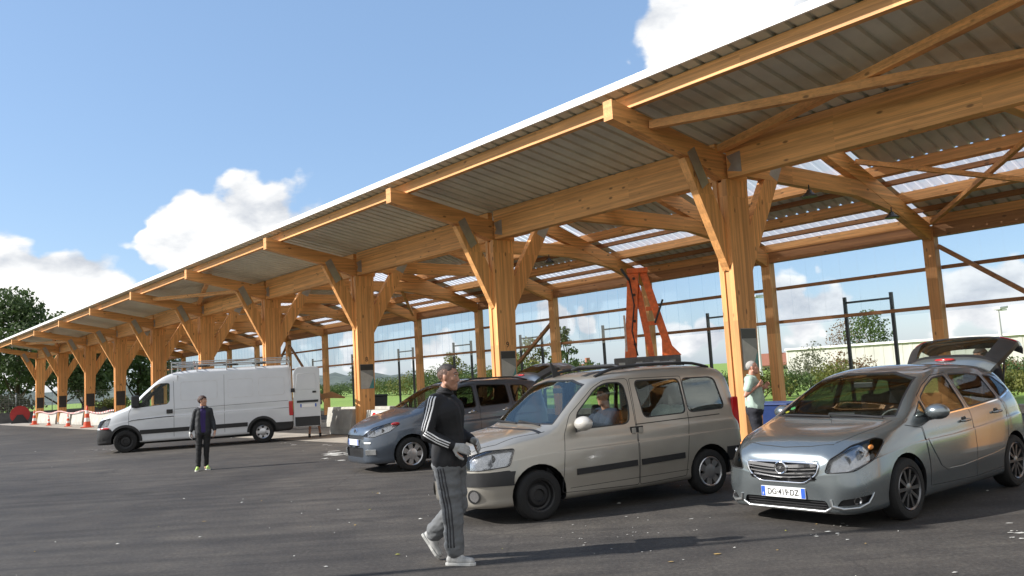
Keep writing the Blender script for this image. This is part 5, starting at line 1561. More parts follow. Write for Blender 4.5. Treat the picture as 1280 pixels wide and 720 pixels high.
def tree(loc, h, r, seed, leaf, label, group, count=5000, size=.32, low=.3, cat='tree', name='broadleaf_tree', squash=1.0):
    rng = random.Random(seed)
    e = empty(name, loc, rng.uniform(0, 6))
    tag(e, label, cat, group)
    m = MB()
    top = Vector((rng.uniform(-.4, .4), rng.uniform(-.4, .4), h * .62))
    pts = [Vector((0, 0, 0)), Vector((rng.uniform(-.1, .1), rng.uniform(-.1, .1), h * low * .6)), top * .7, top]
    m.tube(pts, [h * .028, h * .021, h * .014, h * .006], 8)
    blobs = []
    nb = 12
    for i in range(nb):
        a = i * 2.4 + rng.uniform(-.4, .4); f = (i + .5) / nb
        zz = h * (low + .12 + (1 - low - .2) * f)
        rr = r * math.sqrt(max(.06, 1 - (2 * f - .78) ** 2)) * .62
        c = Vector((math.cos(a) * rr, math.sin(a) * rr, zz))
        br = r * rng.uniform(.34, .52)
        blobs.append((c, (br, br, br * .72 * squash)))
        st = pts[1].lerp(top, max(0, f - .25))
        m.tube([st, st.lerp(c, .55) + Vector((0, 0, -.04 * h)), c], [h * .010, h * .006, h * .002], 5)
    m.build('trunk', [BARK], e, True, 60)
    me = leaf_mesh(rng, blobs, count, size, 'crown'); mesh_obj('crown', me, e, [LEAF[leaf]])
    return e

def bush(loc, r, h, seed, leaf, label, group, count=900, size=.16, name='bush', cat='bush'):
    rng = random.Random(seed)
    e = empty(name, loc, rng.uniform(0, 6)); tag(e, label, cat, group)
    m = MB(); blobs = []
    for i in range(6):
        a = i * 1.05 + rng.uniform(-.3, .3); rr = r * rng.uniform(.2, .6)
        c = Vector((math.cos(a) * rr, math.sin(a) * rr, h * rng.uniform(.35, .72)))
        blobs.append((c, (r * .5, r * .5, h * rng.uniform(.28, .42))))
        m.tube([(0, 0, 0), c * .5 + Vector((0, 0, .1)), c], [.03, .02, .008], 5)
    m.build('stem', [BARK], e, True, 60)
    mesh_obj('foliage', leaf_mesh(rng, blobs, count, size, 'foliage'), e, [LEAF[leaf]])
    return e

def flat_at(px, dep, z=0.0):
    p = at_depth(px, 470, dep); return (p.x, p.y, z)

# big trees behind the far end of the shelter
TR = [(-45, 100, 12.5, 7.0, 0, 'big dark tree cut by the left edge of the photo'),
      (22, 92, 13.8, 6.0, 0, 'tallest dark tree at far left rising above the shelter roof'),
      (75, 104, 12.6, 6.5, 1, 'tree right of the tallest one at far left with its top just over the eave'),
      (105, 88, 11.0, 5.2, 0, 'dark tree behind the second and third columns from the left'),
      (172, 96, 10.8, 5.0, 0, 'dark tree behind the front end of the white van'),
      (-100, 80, 12, 6, 1, 'tree outside the left end of the yard')]
for i, (px, dep, h, r, lf, lb) in enumerate(TR):
    tree(flat_at(px, dep), h, r, 100 + i, lf, lb, 'trees beyond the far end of the shelter', 9000, .42, .16)
for i, (px, dep, r, h, lf, lb) in enumerate([(205, 100, 3.2, 3.4, 1, 'green bush beyond the van bonnet'), (140, 84, 2.0, 2.0, 2, 'pale low bush behind the columns numbered 3 and 4'), (15, 84, 3.0, 2.6, 4, 'greyish bush behind the fence at far left'), (-30, 82, 3.4, 2.8, 1, 'green bush behind the fence at the left edge')]):
    bush(flat_at(px, dep), r, h, 150 + i, lf, lb, 'bushes beyond the far end', 1500, .26)

# hedge line and trees across the meadow
HG = [(405, 120, 4.0, 2.2, 1), (425, 126, 4.2, 2.3, 0), (470, 110, 4.0, 2.0, 2), (497, 106, 4.0, 2.4, 1), (523, 96, 4.2, 2.9, 2), (548, 92, 4.0, 3.1, 1), (575, 90, 4.0, 3.0, 0), (603, 84, 3.6, 2.9, 1), (630, 70, 3.2, 2.9, 2), (652, 62, 3.0, 2.7, 1), (676, 58, 2.6, 2.4, 2), (716, 60, 2.6, 2.6, 1), (742, 58, 2.4, 2.0, 2), (768, 62, 2.6, 1.9, 1)]
where = ['above the van rear door', 'left of the column numbered 8', 'right of the column numbered 8', 'between the columns numbered 8 and 9, left half', 'left of the head of the striped jacket man', 'behind the head of the striped jacket man',
         'right of the head of the striped jacket man', 'left of the column numbered 9', 'directly behind the column numbered 9', 'right of the column numbered 9', 'behind the raised tailgate of the blue car', 'left of the orange machine', 'beside the foot of the orange machine', 'behind the orange machine']
for i, ((px, dep, r, h, lf), wv) in enumerate(zip(HG, where)):
    bush(flat_at(px, dep), r, h, 200 + i, lf, ['dark', 'green', 'yellowing'][lf] + ' hedge shrub across the meadow ' + wv, 'hedge shrubs across the meadow', 3600, .17, 'hedge_shrub', 'shrub')
tree(flat_at(706, 66), 5.6, 1.3, 231, 1, 'slim green young tree left of the orange machine', None, 1800, .24, .1)
tree(flat_at(665, 74), 5.2, 1.6, 232, 2, 'small yellowing tree right of the column numbered 9', None, 1800, .24, .1)
tree(flat_at(567, 88), 4.4, 1.8, 234, 2, 'yellow green tree above the head of the striped jacket man', None, 2600, .2, .1)
tree(flat_at(447, 240), 9.0, 2.6, 233, 0, 'dark conifer on the skyline beside the column numbered 8', None, 1500, .5, .08, name='conifer_tree')
# distant wooded ridge
rg = MB(); rng = random.Random(5); k = 80
vs = []; fs = []
for i in range(k + 1):
    a = R(150) - R(58) * i / k; d = 700
    taper = min(1, (k - i) / 14); hgt = 13 + 9 * mnoise.noise(Vector((i * .13, 2, 0))) + 4 * mnoise.noise(Vector((i * .6, 7, 0)))
    hgt *= taper
    for (dd, z) in ((d - 120, -1), (d - 60, hgt * .55), (d, hgt), (d + 200, -1)):
        vs.append((math.cos(a) * dd, math.sin(a) * dd, z))
for i in range(k):
    for j in range(3):
        o = i * 4 + j; fs.append((o, o + 1, o + 5, o + 4))
RIDGE = mat('distant_woods', (.085, .105, .085), .95, scale=.08, var=.45)
tag(MB().add(vs, fs).build('hills', [RIDGE], None, True), kind='structure')
# houses on the ridge beyond the van bonnet
HW = mat('house_wall_pale', (.5, .47, .42), .8); HR = mat('house_roof_slate', (.10, .10, .11), .7); HRR = mat('house_roof_red', (.34, .14, .09), .75); HWIN = mat('house_window_dark', (.03, .035, .04), .2)
def house(px, dep, w_, d_, h_, roof, label, rz=.4, z=0.0):
    e = empty('house', flat_at(px, dep, z), rz); tag(e, label, 'house')
    MB().box(-w_ / 2, w_ / 2, -d_ / 2, d_ / 2, 0, h_).build('wall', [HW], e)
    MB().prism([(-d_ / 2 - .3, h_ - .15), (d_ / 2 + .3, h_ - .15), (d_ / 2 + .3, h_), (0, h_ + d_ * .42), (-d_ / 2 - .3, h_)], -w_ / 2 - .3, w_ / 2 + .3, 'yz').build('roof', [roof], e)
    for i in range(3):
        x = -w_ / 2 + w_ * (i + .5) / 3
        MB().box(x - .5, x + .5, -d_ / 2 - .03, -d_ / 2 + .02, h_ * .35, h_ * .75).build('window', [HWIN], e)
    MB().box(w_ * .25, w_ * .25 + .6, -.3, .3, h_ + d_ * .25, h_ + d_ * .42 + .9).build('chimney', [HRR], e)
house(216, 300, 13, 9, 5.5, HR, 'far pale house with slate roof beyond the van bonnet', .2, 4.0)
house(232, 330, 12, 9, 5, HRR, 'far pale house with red roof just above the van windscreen', .6, 5.0)
house(727, 130, 3.4, 5, 1.9, HRR, 'low house with red roof left of the orange machine', .3, -1.2)
house(952, 150, 9, 5, 1.4, HRR, 'long low red roofed house behind the older man in the pale shirt', .1, -.6)

# white industrial hall at the right
hall = empty('industrial_hall', sh(70, 0, 0), TH); tag(hall, 'long pale industrial hall with a low roof beyond the clear wall at the right', 'hall')
HALLW = mat('hall_cladding', (.44, .43, .40), .6, scale=.4, var=.12)
nn = 104; pr = []
for i in range(nn):
    y = -60 + i * 1.0; pr += [(y, 0), (y + .62, 0), (y + .68, -.03), (y + .92, -.03)]
vs = [(x - 0, y, z) for z in (0, 2.65) for y, x in pr]; q = len(pr)
MB().add(vs, [(i, i + 1, q + i + 1, q + i) for i in range(q - 1)]).build('wall', [HALLW], hall)
MB().box(.05, 30, -60, 43.5, 0, 2.6).build('core', [HALLW], hall)
MB().box(-.3, 30.3, -60.3, 43.9, 2.65, 2.86).build('roof', [mat('hall_roof_white', (.72, .71, .68), .5)], hall)
SH = [(905, 40, 1.4, 1.3, 1, 'green shrub left of the big column behind the older man'), (950, 36, 1.5, 1.4, 2, 'yellowing shrub right of the older man'), (985, 38, 1.4, 1.3, 1, 'green shrub behind the back post right of the older man'),
      (1012, 44, 1.5, 2.3, 4, 'tall greyish shrub above the grey hatchback windscreen'), (1038, 40, 1.3, 1.6, 2, 'yellow green shrub in front of the pale hall'), (1066, 42, 1.4, 1.9, 3, 'rust brown shrub in front of the pale hall'),
      (1225, 34, 1.6, 1.15, 1, 'green shrub right of the raised tailgate'), (1262, 32, 1.7, 1.25, 3, 'rust brown shrub at the right edge'), (1300, 30, 1.7, 1.2, 1, 'green shrub just outside the right edge'), (1245, 28, 1.3, .9, 2, 'low yellowing shrub under the wall brace at right')]
for i, (px, dep, r, h, lf, lb) in enumerate(SH):
    bush(flat_at(px, dep), r, h, 300 + i, lf, lb, 'shrubs outside the clear wall', 2600, .10)
tree(flat_at(1092, 150), 9.5, 4.4, 330, 1, 'round green tree rising behind the pale hall', None, 2500, .4, .2)
tree(flat_at(1062, 160), 9.2, 4.0, 331, 3, 'bare brownish tree behind the pale hall', None, 1200, .3, .2)
# lamp posts
def lamp_post(px, dep, h, label):
    e = empty('lamp_post', flat_at(px, dep), TH); tag(e, label, 'lamp post')
    PM = mat('lamp_post_grey', (.55, .56, .56), .5)
    MB().tube([(0, 0, 0), (0, 0, h)], [.10, .05], 10).build('pole', [PM], e, True, 50)
    MB().prism([(-.1, h - .02), (.75, h + .06), (.75, h + .16), (-.1, h + .1)], -.14, .14).build('lamp_head', [PM], e, bevel=.03)
    MB().box(.15, .7, -.1, .1, h - .04, h + .03).build('diffuser', [mat('lamp_diffuser', (.7, .7, .68), .3)], e)
lamp_post(952, 46, 5.2, 'pale lamp post just left of the back post by the older man')
lamp_post(1257, 34, 3.2, 'pale lamp post right of the raised tailgate')
lp = Vector((3.3, 8.35, 0)) - Vector((math.cos(SHADOW_AZ), math.sin(SHADOW_AZ), 0)) * (8.0 / math.tan(SUN_EL))
yl_ = empty('lamp_post', lp, 0); tag(yl_, 'tall thin yard lamp post outside the left edge whose shadow crosses the foreground', 'lamp post')
MB().tube([(0, 0, 0), (0, 0, 8.0)], [.07, .045], 10).build('pole', [STEEL], yl_, True, 50)
MB().box(-.12, .5, -.1, .1, 7.98, 8.08).build('lamp_head', [STEEL], yl_, bevel=.02)
# post and wire fence at far left with low dark wall
fe = empty('wire_fence', flat_at(20, 78), R(40)); tag(fe, 'grey wire mesh fence on a low dark wall at far left', 'fence')
MB().box(-12, 9, -.15, .15, 0, .95).build('wall', [mat('dark_stone', (.09, .085, .08), .9, scale=2, var=.4)], fe)
for i in range(8): MB().tube([(-12 + i * 3, 0, .9), (-12 + i * 3, 0, 2.7)], .035, 6).build('fence_post', [STEEL], fe, True)
mb = MB()
for i in range(70): mb.bar((-12 + i * .3, 0, .98), (-12 + i * .3, 0, 2.6), .008, .008)
for i in range(9): mb.bar((-12, 0, 1.0 + i * .2), (9, 0, 1.0 + i * .2), .008, .008)
mb.build('mesh', [STEEL], fe)

# ------------------------------------------------------------------ things on the yard
# concrete blocks between the columns
def block(a, t, ln, h, w_, label, m=CONC_W):
    e = MB().prism([(-w_ / 2, 0), (w_ / 2, 0), (w_ / 2, h * .25), (w_ * .32, h), (-w_ * .32, h), (-w_ / 2, h * .25)], -ln / 2, ln / 2).build('concrete_block', [m], None, bevel=.02)
    e.location = sh(a, t); e.rotation_euler = (0, 0, TH)
    tag(e, label, 'concrete block', 'concrete guard blocks along the columns'); return e
SB = lambda a, t, ln, h, w_, label: block(a, t, ln, h, w_, label)
SB(.25, 2 * BAY - 1.35, 1.9, .82, .6, 'pale concrete block with the red sign right of the column numbered 8')
SB(.25, 2 * BAY + 1.25, 1.5, .84, .7, 'pale concrete block just left of the column numbered 8')
SB(2.6, 2 * BAY + 4.6, 5.0, .8, .5, 'beige concrete block behind the person at the van rear door')
SB(.2, 3 * BAY + 2.0, 2.6, .8, .6, 'concrete block behind the rear wheel of the white van')
SB(.2, 5 * BAY + 3.4, 3.6, .8, .6, 'concrete block behind the front wheel of the white van')
SB(.2, tcol(6) + 3.6, 6.0, .85, .6, 'long pale concrete block between the columns numbered 4 and 3')
SB(.2, tcol(7) + 2.4, 3.2, .85, .6, 'pale concrete block just left of the column numbered 3')
SB(.2, tcol(7) + 6.4, 3.4, .85, .6, 'pale concrete block just right of the column numbered 2')
SB(.2, tcol(8) + 4.3, 7.0, .85, .6, 'long pale concrete block between the columns numbered 2 and 1')
# red no-entry sign on the block
sg = empty('barrier_sign', sh(.25 - .32, 2 * BAY - 1.55, .60), TH); tag(sg, 'small red and white no entry sign on the concrete block', 'sign')
REDP = mat('sign_red', (.55, .02, .025), .4, var=.05); WHP = mat('sign_white', (.8, .8, .78), .4, var=.03)
MB().box(-.012, 0, -.62, .62, -.17, .17).build('panel', [WHP], sg)
MB().box(-.018, -.0125, -.60, .22, -.12, .12).build('red_band', [REDP], sg)
MB().lathe([(0, 0), (.15, 0), (.15, .006), (0, .006)], 24, M=Matrix.Translation((-.0125, .42, 0)) @ Euler((0, R(-90), 0)).to_matrix().to_4x4()).build('red_disc', [REDP], sg)
MB().box(-.0225, -.019, .32, .52, -.025, .025).build('white_bar', [WHP], sg)
MB().box(-.022, -.0185, -.55, .16, -.02, .02).build('white_bar', [WHP], sg)
# traffic cones
CO = mat('cone_orange_red', (.68, .085, .03), .5, var=.15); CW = mat('cone_white_band', (.78, .77, .74), .45)
def cone(px, py, h, label):
    g = ground_at(px, py); e = empty('traffic_cone', (g.x, g.y, 0), .3); tag(e, label, 'cone', 'traffic cones at the far end of the yard')
    MB().box(-.24 * h, .24 * h, -.24 * h, .24 * h, 0, .045 * h).build('base', [CO], e, bevel=.01)
    rr = lambda f: h * (.17 * (1 - f) + .03 * f)
    MB().lathe([(rr(0), .04 * h), (rr(.28), .28 * h)], 18).build('lower_band', [CO], e, True)
    MB().lathe([(rr(.28), .28 * h), (rr(.45), .45 * h)], 18).build('white_band', [CW], e, True)
    MB().lathe([(rr(.45), .45 * h), (rr(.64), .64 * h)], 18).build('middle_band', [CO], e, True)
    MB().lathe([(rr(.64), .64 * h), (rr(.78), .78 * h)], 18).build('white_band', [CW], e, True)
    MB().lathe([(rr(.78), .78 * h), (rr(1), h), (0, h)], 18).build('tip', [CO], e, True)
    return e
cone(43, 531, 1.15, 'leftmost of the traffic cones, beside the red hose reel')
cone(61, 532, .75, 'smallest traffic cone, second from the left')
cone(85, 533.2, .85, 'traffic cone third from the left')
cone(109, 534.6, 1.35, 'largest traffic cone, nearest the front of the white van')
# red hose reel
g = ground_at(25, 529); hr = empty('hose_reel', (g.x, g.y, 0), R(30)); tag(hr, 'big round red hose reel on the ground at far left', 'reel')
M_ = Matrix.Translation((0, 0, .75)) @ Euler((R(90), 0, 0)).to_matrix().to_4x4()
MB().lathe([(.2, -.25), (.70, -.25), (.70, .25), (.2, .25)], 24, M=M_).build('drum', [REDP], hr, True, 40)
for s in (-1, 1): MB().lathe([(0, s * .27), (.78, s * .27), (.78, s * .31), (0, s * .31)], 24, M=M_).build('flange', [mat('reel_dark_red', (.35, .02, .02), .5)], hr, True, 40)
MB().prism([(-.7, 0), (.7, 0), (.2, .75), (-.2, .75)], .34, .40).build('stand', [DARKSTEEL], hr)
MB().prism([(-.7, 0), (.7, 0), (.2, .75), (-.2, .75)], -.40, -.34).build('stand', [DARKSTEEL], hr)
# striped tape between the far columns
mb = MB(); mb2 = MB()
for i in range(120):
    t = tcol(6) + (tcol(9) - tcol(6)) * i / 120; t2 = tcol(6) + (tcol(9) - tcol(6)) * (i + 1) / 120
    sag = lambda q: .98 - .16 * math.sin(math.pi * ((q - tcol(6)) / BAY % 1)) ** 2
    (mb if i % 2 else mb2).bar(sh(-.12, t, sag(t)), sh(-.12, t2 - .002, sag(t2)), .012, .075)
tp = empty('barrier_tape', sh(-.12, tcol(6), 0)); tag(tp, 'red and white barrier tape strung along the far columns', 'tape')
tp.rotation_euler = (0, 0, 0)
for m_, n_, ma in ((mb, 'red_stripe', REDP), (mb2, 'white_stripe', WHP)):
    o = m_.build(n_, [ma], None); o.parent = tp; o.matrix_parent_inverse = Matrix.Translation(-Vector(tp.location))
# orange tipping arm machine under the shelter
oc = at_depth(811, 455, 25.5); orr = empty('tipping_machine', (oc.x, oc.y, 0), R(-10)); tag(orr, 'orange two legged lifting machine on a dark base under the shelter', 'machine')
MB().box(-.9, .85, -1.0, 1.0, .25, 1.55).build('chassis', [DARKSTEEL], orr, bevel=.03)
MB().box(-.98, .95, -1.05, 1.05, 1.552, 2.0).build('base_frame', [mat('machine_grey', (.10, .10, .10), .6, var=.3)], orr, bevel=.03)
for x in (-.75, -.25, .25, .7): MB().box(x - .09, x + .09, -1.07, -1.051, 1.66, 1.86).build('slot_plate', [mat('slot_pale', (.4, .4, .38), .5)], orr)
RUST = mat('machine_dark_wear', (.10, .05, .03), .8, var=.4, scale=9)
MB().prism([(-.70, 2.0), (-.34, 2.0), (-.22, 3.4), (-.10, 4.60), (-.44, 4.62)], -.17, .17).build('upright_leg', [ORANGE], orr, bevel=.02)
MB().prism([(-.20, 3.55), (.02, 2.0), (.20, 2.0), (-.04, 3.9), (-.13, 4.3)], -.07, .07).build('inner_strut', [ORANGE], orr, bevel=.02)
MB().prism([(.42, 2.0), (1.00, 2.0), (.74, 2.30), (.14, 4.60), (-.09, 4.62), (.34, 2.9), (.44, 2.5)], -.10, .10).build('leaning_leg', [ORANGE], orr, bevel=.02)
for zz in (2.95, 3.40): MB().box(.03, .34, -.06, .06, zz, zz + .12).build('rung', [ORANGE], orr)
MB().box(-.66, -.60, -.19, -.175, 2.2, 3.3).build('label_strip', [mat('faded_label', (.65, .5, .42), .6, var=.3, scale=12)], orr)
MB().tube([(-.40, -.2, 4.4), (-.30, -.24, 3.6), (-.42, -.22, 2.8), (-.30, -.22, 2.05)], .022, 6).build('hose', [BLACKP], orr, True)
for z_ in (2.4, 3.1, 3.9, 4.4):
    MB().lathe([(0, -.19), (.045, -.19), (.045, -.165), (0, -.165)], 10, M=Matrix.Translation((-.36 + .05 * (z_ - 2.4), 0, z_)) @ Euler((R(90), 0, 0)).to_matrix().to_4x4() @ Matrix.Diagonal((1, 1, -1, 1))).build('bolt', [RUST], orr)
MB().box(-.46, .18, -.20, .20, 4.56, 4.72).build('cross_head', [ORANGE], orr, bevel=.02)
MB().bar((-.40, -.26, 4.35), (-.62, -.26, 4.72), .08, .08).build('hook', [DARKSTEEL], orr)
MB().bar((.28, -.2, 3.0), (.56, -.2, 3.7), .06, .06).build('ram', [DARKSTEEL], orr)
MB().lathe([(.0, -1.1), (.45, -1.1), (.45, -.85), (0, -.85)], 20, M=Matrix.Translation((-.5, 0, .45)) @ Euler((R(90), 0, 0)).to_matrix().to_4x4()).build('wheel', [RUBBER], orr, True, 40)
MB().lathe([(.0, -1.1), (.45, -1.1), (.45, -.85), (0, -.85)], 20, M=Matrix.Translation((.5, 0, .45)) @ Euler((R(90), 0, 0)).to_matrix().to_4x4()).build('wheel', [RUBBER], orr, True, 40)
# blue skip behind the older man
g = at_depth(966, 500, 20.5); bs = empty('blue_skip', (g.x, g.y, 0), TH); tag(bs, 'low dark blue skip by the back post right of the older man', 'skip')
bs.scale = (.8, .8, .66)
BLU = mat('skip_blue', (.02, .045, .16), .5)
MB().prism([(-.5, .08), (.5, .08), (.7, .95), (-.7, .95)], -.9, .9).build('tub', [BLU], bs, bevel=.02)
MB().box(-.74, .74, -.95, .95, .951, 1.0).build('rim', [BLU], bs, bevel=.01)
for s in (-1, 1): MB().box(-.45, .45, s * .5 - .06, s * .5 + .06, 0, .08).build('skid', [DARKSTEEL], bs)
# bollard-like black bins beside the post at the meadow edge
for px, py, lb in ((410, 517, 'black bin by the back wall left of the column numbered 8'), (490, 518, 'black bin by the back wall right of the column numbered 8')):
    g = ground_at(px, py); b_ = empty('bin', sh(WD - .6, (Vector((g.x, g.y, 0)) - S_ORG).dot(DY)), TH); tag(b_, lb, 'bin')
    MB().prism([(-.35, .06), (.35, .06), (.42, 1.0), (-.42, 1.0)], -.4, .4).build('tub', [DARKSTEEL], b_, bevel=.03)
    MB().prism([(-.46, 1.002), (.46, 1.002), (.40, 1.10), (-.40, 1.12)], -.44, .44).build('lid', [DARKSTEEL], b_, bevel=.02)
# scattered leaves and chips on the asphalt
rng = random.Random(11); vs = []; fs = []; mi = []
for i in range(170):
    if rng.random() < .6:
        x = rng.uniform(-6, 9); y = rng.uniform(4.8, 14)
    else:
        x = rng.uniform(-26, 12); y = rng.uniform(6, 34)
    s = rng.choice([.005, .007, .01, .013, .02]) * rng.uniform(.6, 1.3); a = rng.uniform(0, 6.28); o = len(vs)
    ex = rng.uniform(1, 2.2)
    for j in range(5):
        b = a + j * 1.2566; r_ = s * rng.uniform(.6, 1.1)
        vs.append((x + math.cos(b) * r_ * ex, y + math.sin(b) * r_, .006 + rng.uniform(0, .004)))
    vs.append((x, y, .012 + rng.uniform(0, .006)))
    k_ = rng.choice([0, 0, 0, 1, 2])
    for j in range(5): fs.append((o + j, o + (j + 1) % 5, o + 5)); mi.append(k_)
def spill(px0, px1, py0, py1, n, smax):
    for _ in range(n):
        f_ = rng.random(); g_ = ground_at(px0 + (px1 - px0) * f_, py0 + (py1 - py0) * f_ + rng.gauss(0, 1.2 if py0 < 600 else 7))
        s = smax * rng.random() ** 3 + .006; o = len(vs); a = rng.uniform(0, 6.28)
        for j in range(7):
            b = j * .8976; r_ = s * rng.uniform(.4, 1.2)
            vs.append((g_.x + math.cos(b) * r_ * 1.8, g_.y + math.sin(b) * r_, .005 + rng.random() * .002))
        vs.append((g_.x, g_.y, .008))
        for j in range(7): fs.append((o + j, o + (j + 1) % 7, o + 7)); mi.append(0)
spill(408, 490, 566, 570, 60, .16); spill(400, 470, 574, 578, 30, .05); spill(1010, 1060, 668, 664, 14, .018); spill(1255, 1280, 668, 672, 8, .025); spill(700, 900, 664, 654, 16, .008); spill(680, 860, 676, 690, 12, .008); spill(110, 160, 562, 564, 14, .05); spill(300, 420, 553, 556, 24, .06)
me = bpy.data.meshes.new('litter'); me.from_pydata(vs, [], fs)
lo = mesh_obj('litter', me, None, [mat('chip_pale', (.55, .54, .50), .8), mat('leaf_dry', (.30, .20, .07), .8), mat('leaf_green_yellow', (.25, .25, .05), .8)])
for p, k_ in zip(me.polygons, mi): p.material_index = k_
tag(lo, kind='stuff')
# ------------------------------------------------------------------ people
SKIN_L = mat('skin_light', (.50, .27, .18), .5, var=.08, scale=9, sub=.08)
SKIN_T = mat('skin_tanned', (.36, .185, .12), .5, var=.08, scale=9, sub=.08)
SKIN_R = mat('skin_ruddy', (.52, .25, .175), .5, var=.1, scale=9, sub=.08)
HAIR_D = mat('hair_dark', (.032, .023, .018), .6, scale=60, var=.4, bump=.4, bscale=200)
HAIR_B = mat('hair_brown', (.05, .022, .014), .6, scale=60, var=.4, bump=.4, bscale=200)
HAIR_W = mat('hair_white', (.36, .34, .32), .7, scale=60, var=.2, bump=.4, bscale=200)
EYEW = mat('eye_white', (.7, .68, .65), .2, var=0); EYEB = mat('eye_dark', (.02, .014, .01), .1, var=0); LIP = mat('lips', (.34, .13, .11), .5, var=.05)
def cloth(name, c, r=.85): return mat(name, c, r, scale=9, var=.14, bump=.06, bscale=140)

def capsule(bm, p0, p1, r0, r1, n=14):
    p0, p1 = Vector(p0), Vector(p1); d = p1 - p0; ln = d.length
    q = (d.to_track_quat('Z', 'Y') if ln > 1e-6 else Euler((0, 0, 0)).to_quaternion()).to_matrix().to_4x4(); q.translation = p0
    prof = [(r0 * math.cos(a), r0 * math.sin(a)) for a in [R(-90 + 18 * i) for i in range(5)]]
    prof += [(r0, 0)] + [(r0 + (r1 - r0) * k / 4, ln * k / 4) for k in (1, 2, 3)] + [(r1 * math.cos(a), ln + r1 * math.sin(a)) for a in [R(18 * i) for i in range(6)]]
    prof[0] = (0, -r0); prof[-1] = (0, ln + r1)
    mb = MB(); mb.lathe(prof, n, M=q); _push(bm, mb)
def ell(bm, c, r, rot=(0, 0, 0), n=16):
    M_ = Matrix.Translation(c) @ Euler([R(a) for a in rot]).to_matrix().to_4x4()
    mb = MB(); mb.ball((0, 0, 0), r, n=n); mb.v = [tuple(M_ @ Vector(v)) for v in mb.v]; _push(bm, mb)
def _push(bm, mb):
    vs = [bm.verts.new(v) for v in mb.v]
    for f in mb.f:
        try: bm.faces.new([vs[i] for i in f])
        except ValueError: pass

def melt(bm, name, m, parent, vox=.008, smooth=5, fold=None):
    """one continuous surface out of overlapping limbs"""
    bmesh.ops.remove_doubles(bm, verts=bm.verts, dist=1e-6)
    deg = [f for f in bm.faces if f.calc_area() < 1e-10]
    if deg: bmesh.ops.delete(bm, geom=deg, context='FACES_ONLY')
    bmesh.ops.holes_fill(bm, edges=bm.edges, sides=0)
    bmesh.ops.recalc_face_normals(bm, faces=bm.faces)
    me = bpy.data.meshes.new('tmp'); bm.to_mesh(me); bm.free()
    o = bpy.data.objects.new('tmp', me); COL.objects.link(o)
    md = o.modifiers.new('r', 'REMESH'); md.mode = 'VOXEL'; md.voxel_size = vox
    md = o.modifiers.new('s', 'SMOOTH'); md.factor = .5; md.iterations = smooth
    me2 = evaluated_mesh(o, name); bpy.data.objects.remove(o)
    if fold:
        amp, freq, stretch = fold
        ns = [v.normal.copy() for v in me2.vertices]
        for v, nn in zip(me2.vertices, ns):
            p = Vector((v.co.x * freq, v.co.y * freq, v.co.z * freq * stretch))
            v.co += nn * amp * (mnoise.noise(p) + .5 * mnoise.noise(p * 2.3))
    for p in me2.polygons: p.use_smooth = True
    return mesh_obj(name, me2, parent, [m] if not isinstance(m, (list, tuple)) else m)

def hand(bm, wrist, dirv, palm_n, s=1.0, curl=25, right=True):
    """palm, four fingers and a thumb; dirv towards the fingertips, palm_n out of the palm"""
    d = Vector(dirv).normalized(); n = Vector(palm_n); n = (n - d * n.dot(d)).normalized(); a = d.cross(n)      # a across the palm
    if not right: a = -a
    w_ = Vector(wrist)
    capsule(bm, w_, w_ + d * .03 * s, .027 * s, .03 * s, 10)
    for k in (-1.3, -.45, .45, 1.3): capsule(bm, w_ + d * .02 * s + a * .010 * k * s, w_ + d * .085 * s + a * .0215 * k * s, .017 * s, .013 * s, 10)
    for k, ln in ((-1.35, .075), (-.45, .088), (.45, .082), (1.35, .064)):
        p = w_ + d * .088 * s + a * .0215 * k * s; dd = d
        for j, f in enumerate((.45, .32, .25)):
            dd = (dd * math.cos(R(curl)) + n * math.sin(R(curl)))
            dd.normalize(); q = p + dd * ln * f * s
            capsule(bm, p, q, (.0105 - .0013 * j) * s, (.0098 - .0013 * j) * s, 8); p = q
            nn = n; 
    p = w_ + d * .022 * s - a * .024 * s
    for f, (x, y, z) in ((.042, (.6, -.7, .25)), (.034, (.85, -.35, .35)), (.026, (.95, -.1, .4))):
        q = p + (d * x + a * y + n * z).normalized() * f * s; capsule(bm, p, q, .0125 * s, .0105 * s, 8); p = q

def head(parts, c, fw, s=1.0, tilt=0.0):
    """fw: unit vector the face points to; returns a matrix x=forward y=left z=up"""
    f = Vector(fw).normalized(); up = Vector((0, 0, 1)); l = up.cross(f).normalized(); up = f.cross(l)
    M_ = Matrix((f, l, up)).transposed().to_4x4(); M_.translation = c
    if tilt: M_ = M_ @ Euler((0, R(tilt), 0)).to_matrix().to_4x4()
    return M_
def head_prims(bm, M_, s=1.0, belly=1.0):
    def E_(c, r, n=16):
        mb = MB(); mb.ball((0, 0, 0), [x * s for x in r], n=n); mb.v = [tuple(M_ @ (Vector(v) + Vector(c) * s)) for v in mb.v]; _push(bm, mb)
    def C_(p, q, r0, r1): capsule(bm, M_ @ (Vector(p) * s), M_ @ (Vector(q) * s), r0 * s, r1 * s, 10)
    E_((-.012, 0, .035), (.095, .075, .085)); E_((.02, 0, -.01), (.072, .066, .10)); E_((.045, 0, -.075), (.045, .043, .04)); E_((.02, 0, -.05), (.06, .058, .05))
    C_((.080, 0, .028), (.098, 0, -.018), .008, .0115); E_((.092, 0, -.024), (.013, .0165, .009), 10)          # nose
    C_((.074, -.032, .038), (.074, .032, .038), .014, .014)                                                     # brow
    E_((.078, 0, -.058), (.014, .024, .011), 10)                                                                # mouth
    E_((.070, 0, -.096), (.020, .022, .017), 10); E_((.055, 0, -.075), (.036, .040, .032), 12)                                                                # chin
    for q in (-1, 1):
        E_((.052, q * .042, -.012), (.026, .020, .022), 10); C_((.058, q * .018, -.094), (.004, q * .056, -.052), .017, .019)
        E_((-.004, q * .076, .0), (.019, .009, .030), 10); E_((.0, q * .070, -.012), (.012, .010, .018), 10)   # ears
